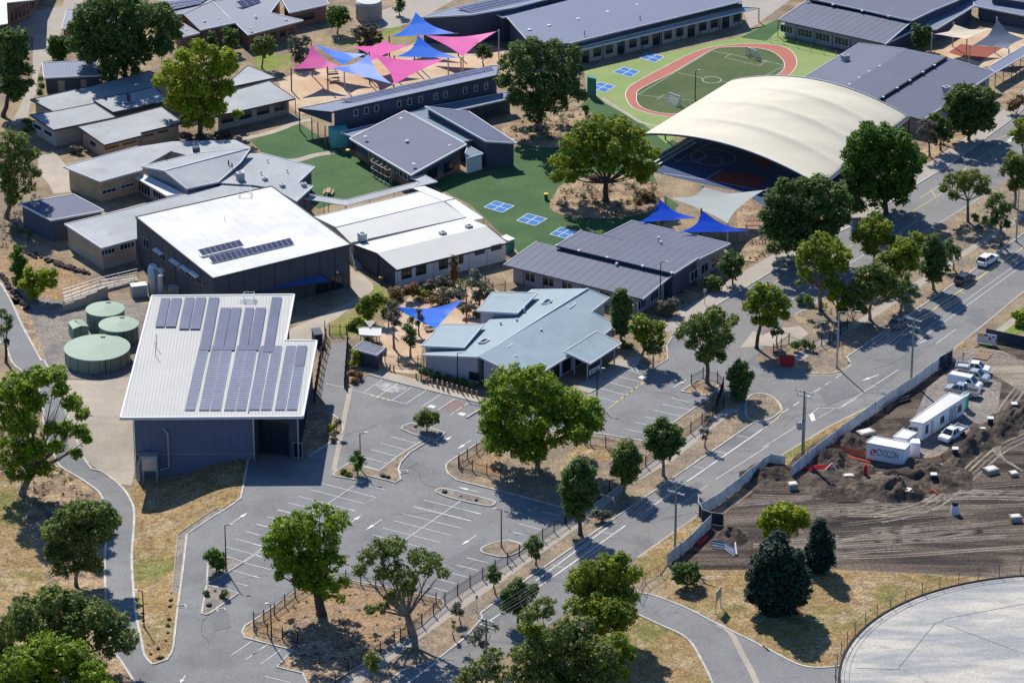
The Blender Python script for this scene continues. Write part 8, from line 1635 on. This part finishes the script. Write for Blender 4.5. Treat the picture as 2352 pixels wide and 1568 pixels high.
T('dark tree between the street fence and the red skip', (1785, 800), [(1780, 745, 12), (1790, 760, 12), (1775, 765, 10)], 'dark', leaf=.38, dens=.7); T('shrub at the rear right of the porch', (1440, 800), [(1435, 790, 10), (1448, 795, 9)], 'olive', name='shrub', cat='shrub', shrub=True, leaf=.34)
T('spiky shrub by the trunk of the mulch island gum', (1365, 415), [(1362, 408, 9), (1375, 410, 8)], 'rust', name='shrub', cat='shrub', shrub=True, leaf=.34); T('dry orange grasses right of the mulch island gum', (1490, 460), [(1480, 450, 11), (1497, 455, 11), (1465, 462, 9)], 'rust', name='shrub', cat='shrub', shrub=True, leaf=.34)
T('low bushy tree under the median clump', (1960, 735), [(1950, 695, 18), (1970, 705, 18), (1935, 712, 14), (1985, 712, 12)], 'olive', name='shrub', cat='shrub', shrub=True); T('dense low shrub beside the bare-trunked median gum', (1845, 700), [(1838, 688, 13), (1856, 690, 14)], 'dark', name='shrub', cat='shrub', shrub=True)
T('bushy gum between the upper median trees and the bays', (2110, 600), [(2105, 545, 18), (2125, 560, 18), (2100, 570, 16), (2120, 582, 14)], 'gum', dens=.85); T('small dark gum right of the dark upright tree', (2190, 620), [(2180, 560, 14), (2195, 575, 16), (2175, 590, 14), (2200, 592, 10)], 'dark', dens=.75)
T('bushy green shrub beside the slim tree of the kindergarten garden', (985, 740), [(980, 728, 12), (995, 722, 11)], 'lush', name='shrub', cat='shrub', shrub=True, leaf=.34); T('green shrub in front of the pergola shelter', (850, 780), [(845, 770, 12), (862, 765, 11)], 'gum', name='shrub', cat='shrub', shrub=True, leaf=.34)
T('low shrub under the umbrella-shaped gum', (2250, 515), [(2240, 500, 12), (2262, 505, 12)], 'olive', name='shrub', cat='shrub', shrub=True)
T('low bright scrub in the bottom left corner', (20, 1500), [(10, 1470, 22), (-10, 1490, 24), (25, 1495, 20)], 'olive', name='shrub', cat='shrub', shrub=True)
T('rust and green shrub by the kindergarten fence corner', (1010, 700), [(995, 690, 13), (1015, 692, 13)], 'rust', name='shrub', cat='shrub', shrub=True, leaf=.34); T('leafy green shrub between the hedge and the pergola', (895, 720), [(885, 715, 14), (905, 705, 13)], 'dark', name='shrub', cat='shrub', shrub=True, leaf=.34); T('pale shrub right of the garden sail post', (1075, 725), [(1068, 712, 12), (1085, 708, 13), (1095, 722, 10)], 'grey', name='shrub', cat='shrub', shrub=True, leaf=.34)
# undergrowth that nobody could count
def scatter(label, poly, n, kinds, s=(.25, .7), seed=1, cat='ground cover'):
    rng = np.random.default_rng(seed); P = [G(*p) for p in poly]; xs = [p.x for p in P]; ys = [p.y for p in P]; cen = []
    def inside(x, y):
        c = False; j = len(P)-1
        for i in range(len(P)):
            if (P[i].y > y) != (P[j].y > y) and x < (P[j].x-P[i].x)*(y-P[i].y)/(P[j].y-P[i].y)+P[i].x: c = not c
            j = i
        return c
    while len(cen) < n:
        x, y = rng.uniform(min(xs), max(xs)), rng.uniform(min(ys), max(ys))
        if inside(x, y): r = rng.uniform(*s); cen.append((x, y, zg(x, y)+r*.5, r))
    o = thing('undergrowth', label, cat, V(cen[0][0], cen[0][1], 0)); o['kind'] = 'stuff'
    for k in range(len(kinds)):
        sub = cen[k::len(kinds)]; f = fast_mesh('foliage', foliage(sub, .26, rng, .55, .8, .4), 'leaf_'+kinds[k], o); f['kind'] = 'stuff'; TRI_COUNT[0] += 0
scatter('low dark undergrowth on the left roadside slope', [(0, 930), (60, 930), (100, 1000), (130, 1060), (220, 1150), (240, 1300), (180, 1350), (110, 1330), (80, 1200), (30, 1100), (0, 1080)], 150, ['olive', 'grey', 'brown'], seed=2)
scatter('scrubby undergrowth below the left gums by the school', [(0, 480), (60, 440), (130, 470), (110, 520), (60, 560), (0, 600)], 90, ['grey', 'dark', 'brown'], seed=3)
scatter('low dark plants in the mulch island of the large gum', [(1270, 470), (1285, 440), (1330, 410), (1500, 425), (1515, 460), (1430, 495), (1300, 490)], 80, ['dark', 'brown', 'rust'], (.3, .8), 4)
scatter('low dark plants around the drooping gum', [(1155, 300), (1220, 270), (1350, 255), (1355, 295), (1300, 330), (1200, 325)], 70, ['dark', 'brown'], (.3, .8), 5)
scatter('mixed planting in the kindergarten garden', [(860, 700), (900, 670), (1050, 640), (1150, 670), (1140, 700), (1060, 720), (960, 700)], 70, ['brown', 'grey', 'gum', 'rust'], (.3, .8), 6)
scatter('leaf tufts in the street-side garden beds', [(1500, 700), (1600, 645), (1740, 580), (1750, 590), (1640, 655), (1510, 752)], 40, ['brown', 'grey'], (.2, .5), 7)
scatter('dark undergrowth beneath the street-side school trees', [(1740, 590), (1780, 540), (1960, 440), (2100, 350), (2130, 372), (1975, 462), (1900, 507), (1757, 594)], 110, ['dark', 'brown'], (.3, .9), 8)
scatter('leaf litter tufts under the median gums', [(1860, 700), (1990, 640), (2150, 560), (2340, 430), (2340, 480), (2190, 580), (2060, 660), (1900, 750)], 90, ['brown', 'grey', 'olive'], (.15, .45), 9)
scatter('dry tufts below the two garden gums', [(600, 1445), (690, 1380), (860, 1360), (990, 1390), (940, 1440), (760, 1540), (680, 1520)], 70, ['grey', 'brown'], (.1, .3), 10)
open('/tmp/tri.txt', 'w').write(str(TRI_COUNT[0])) if 0 else None
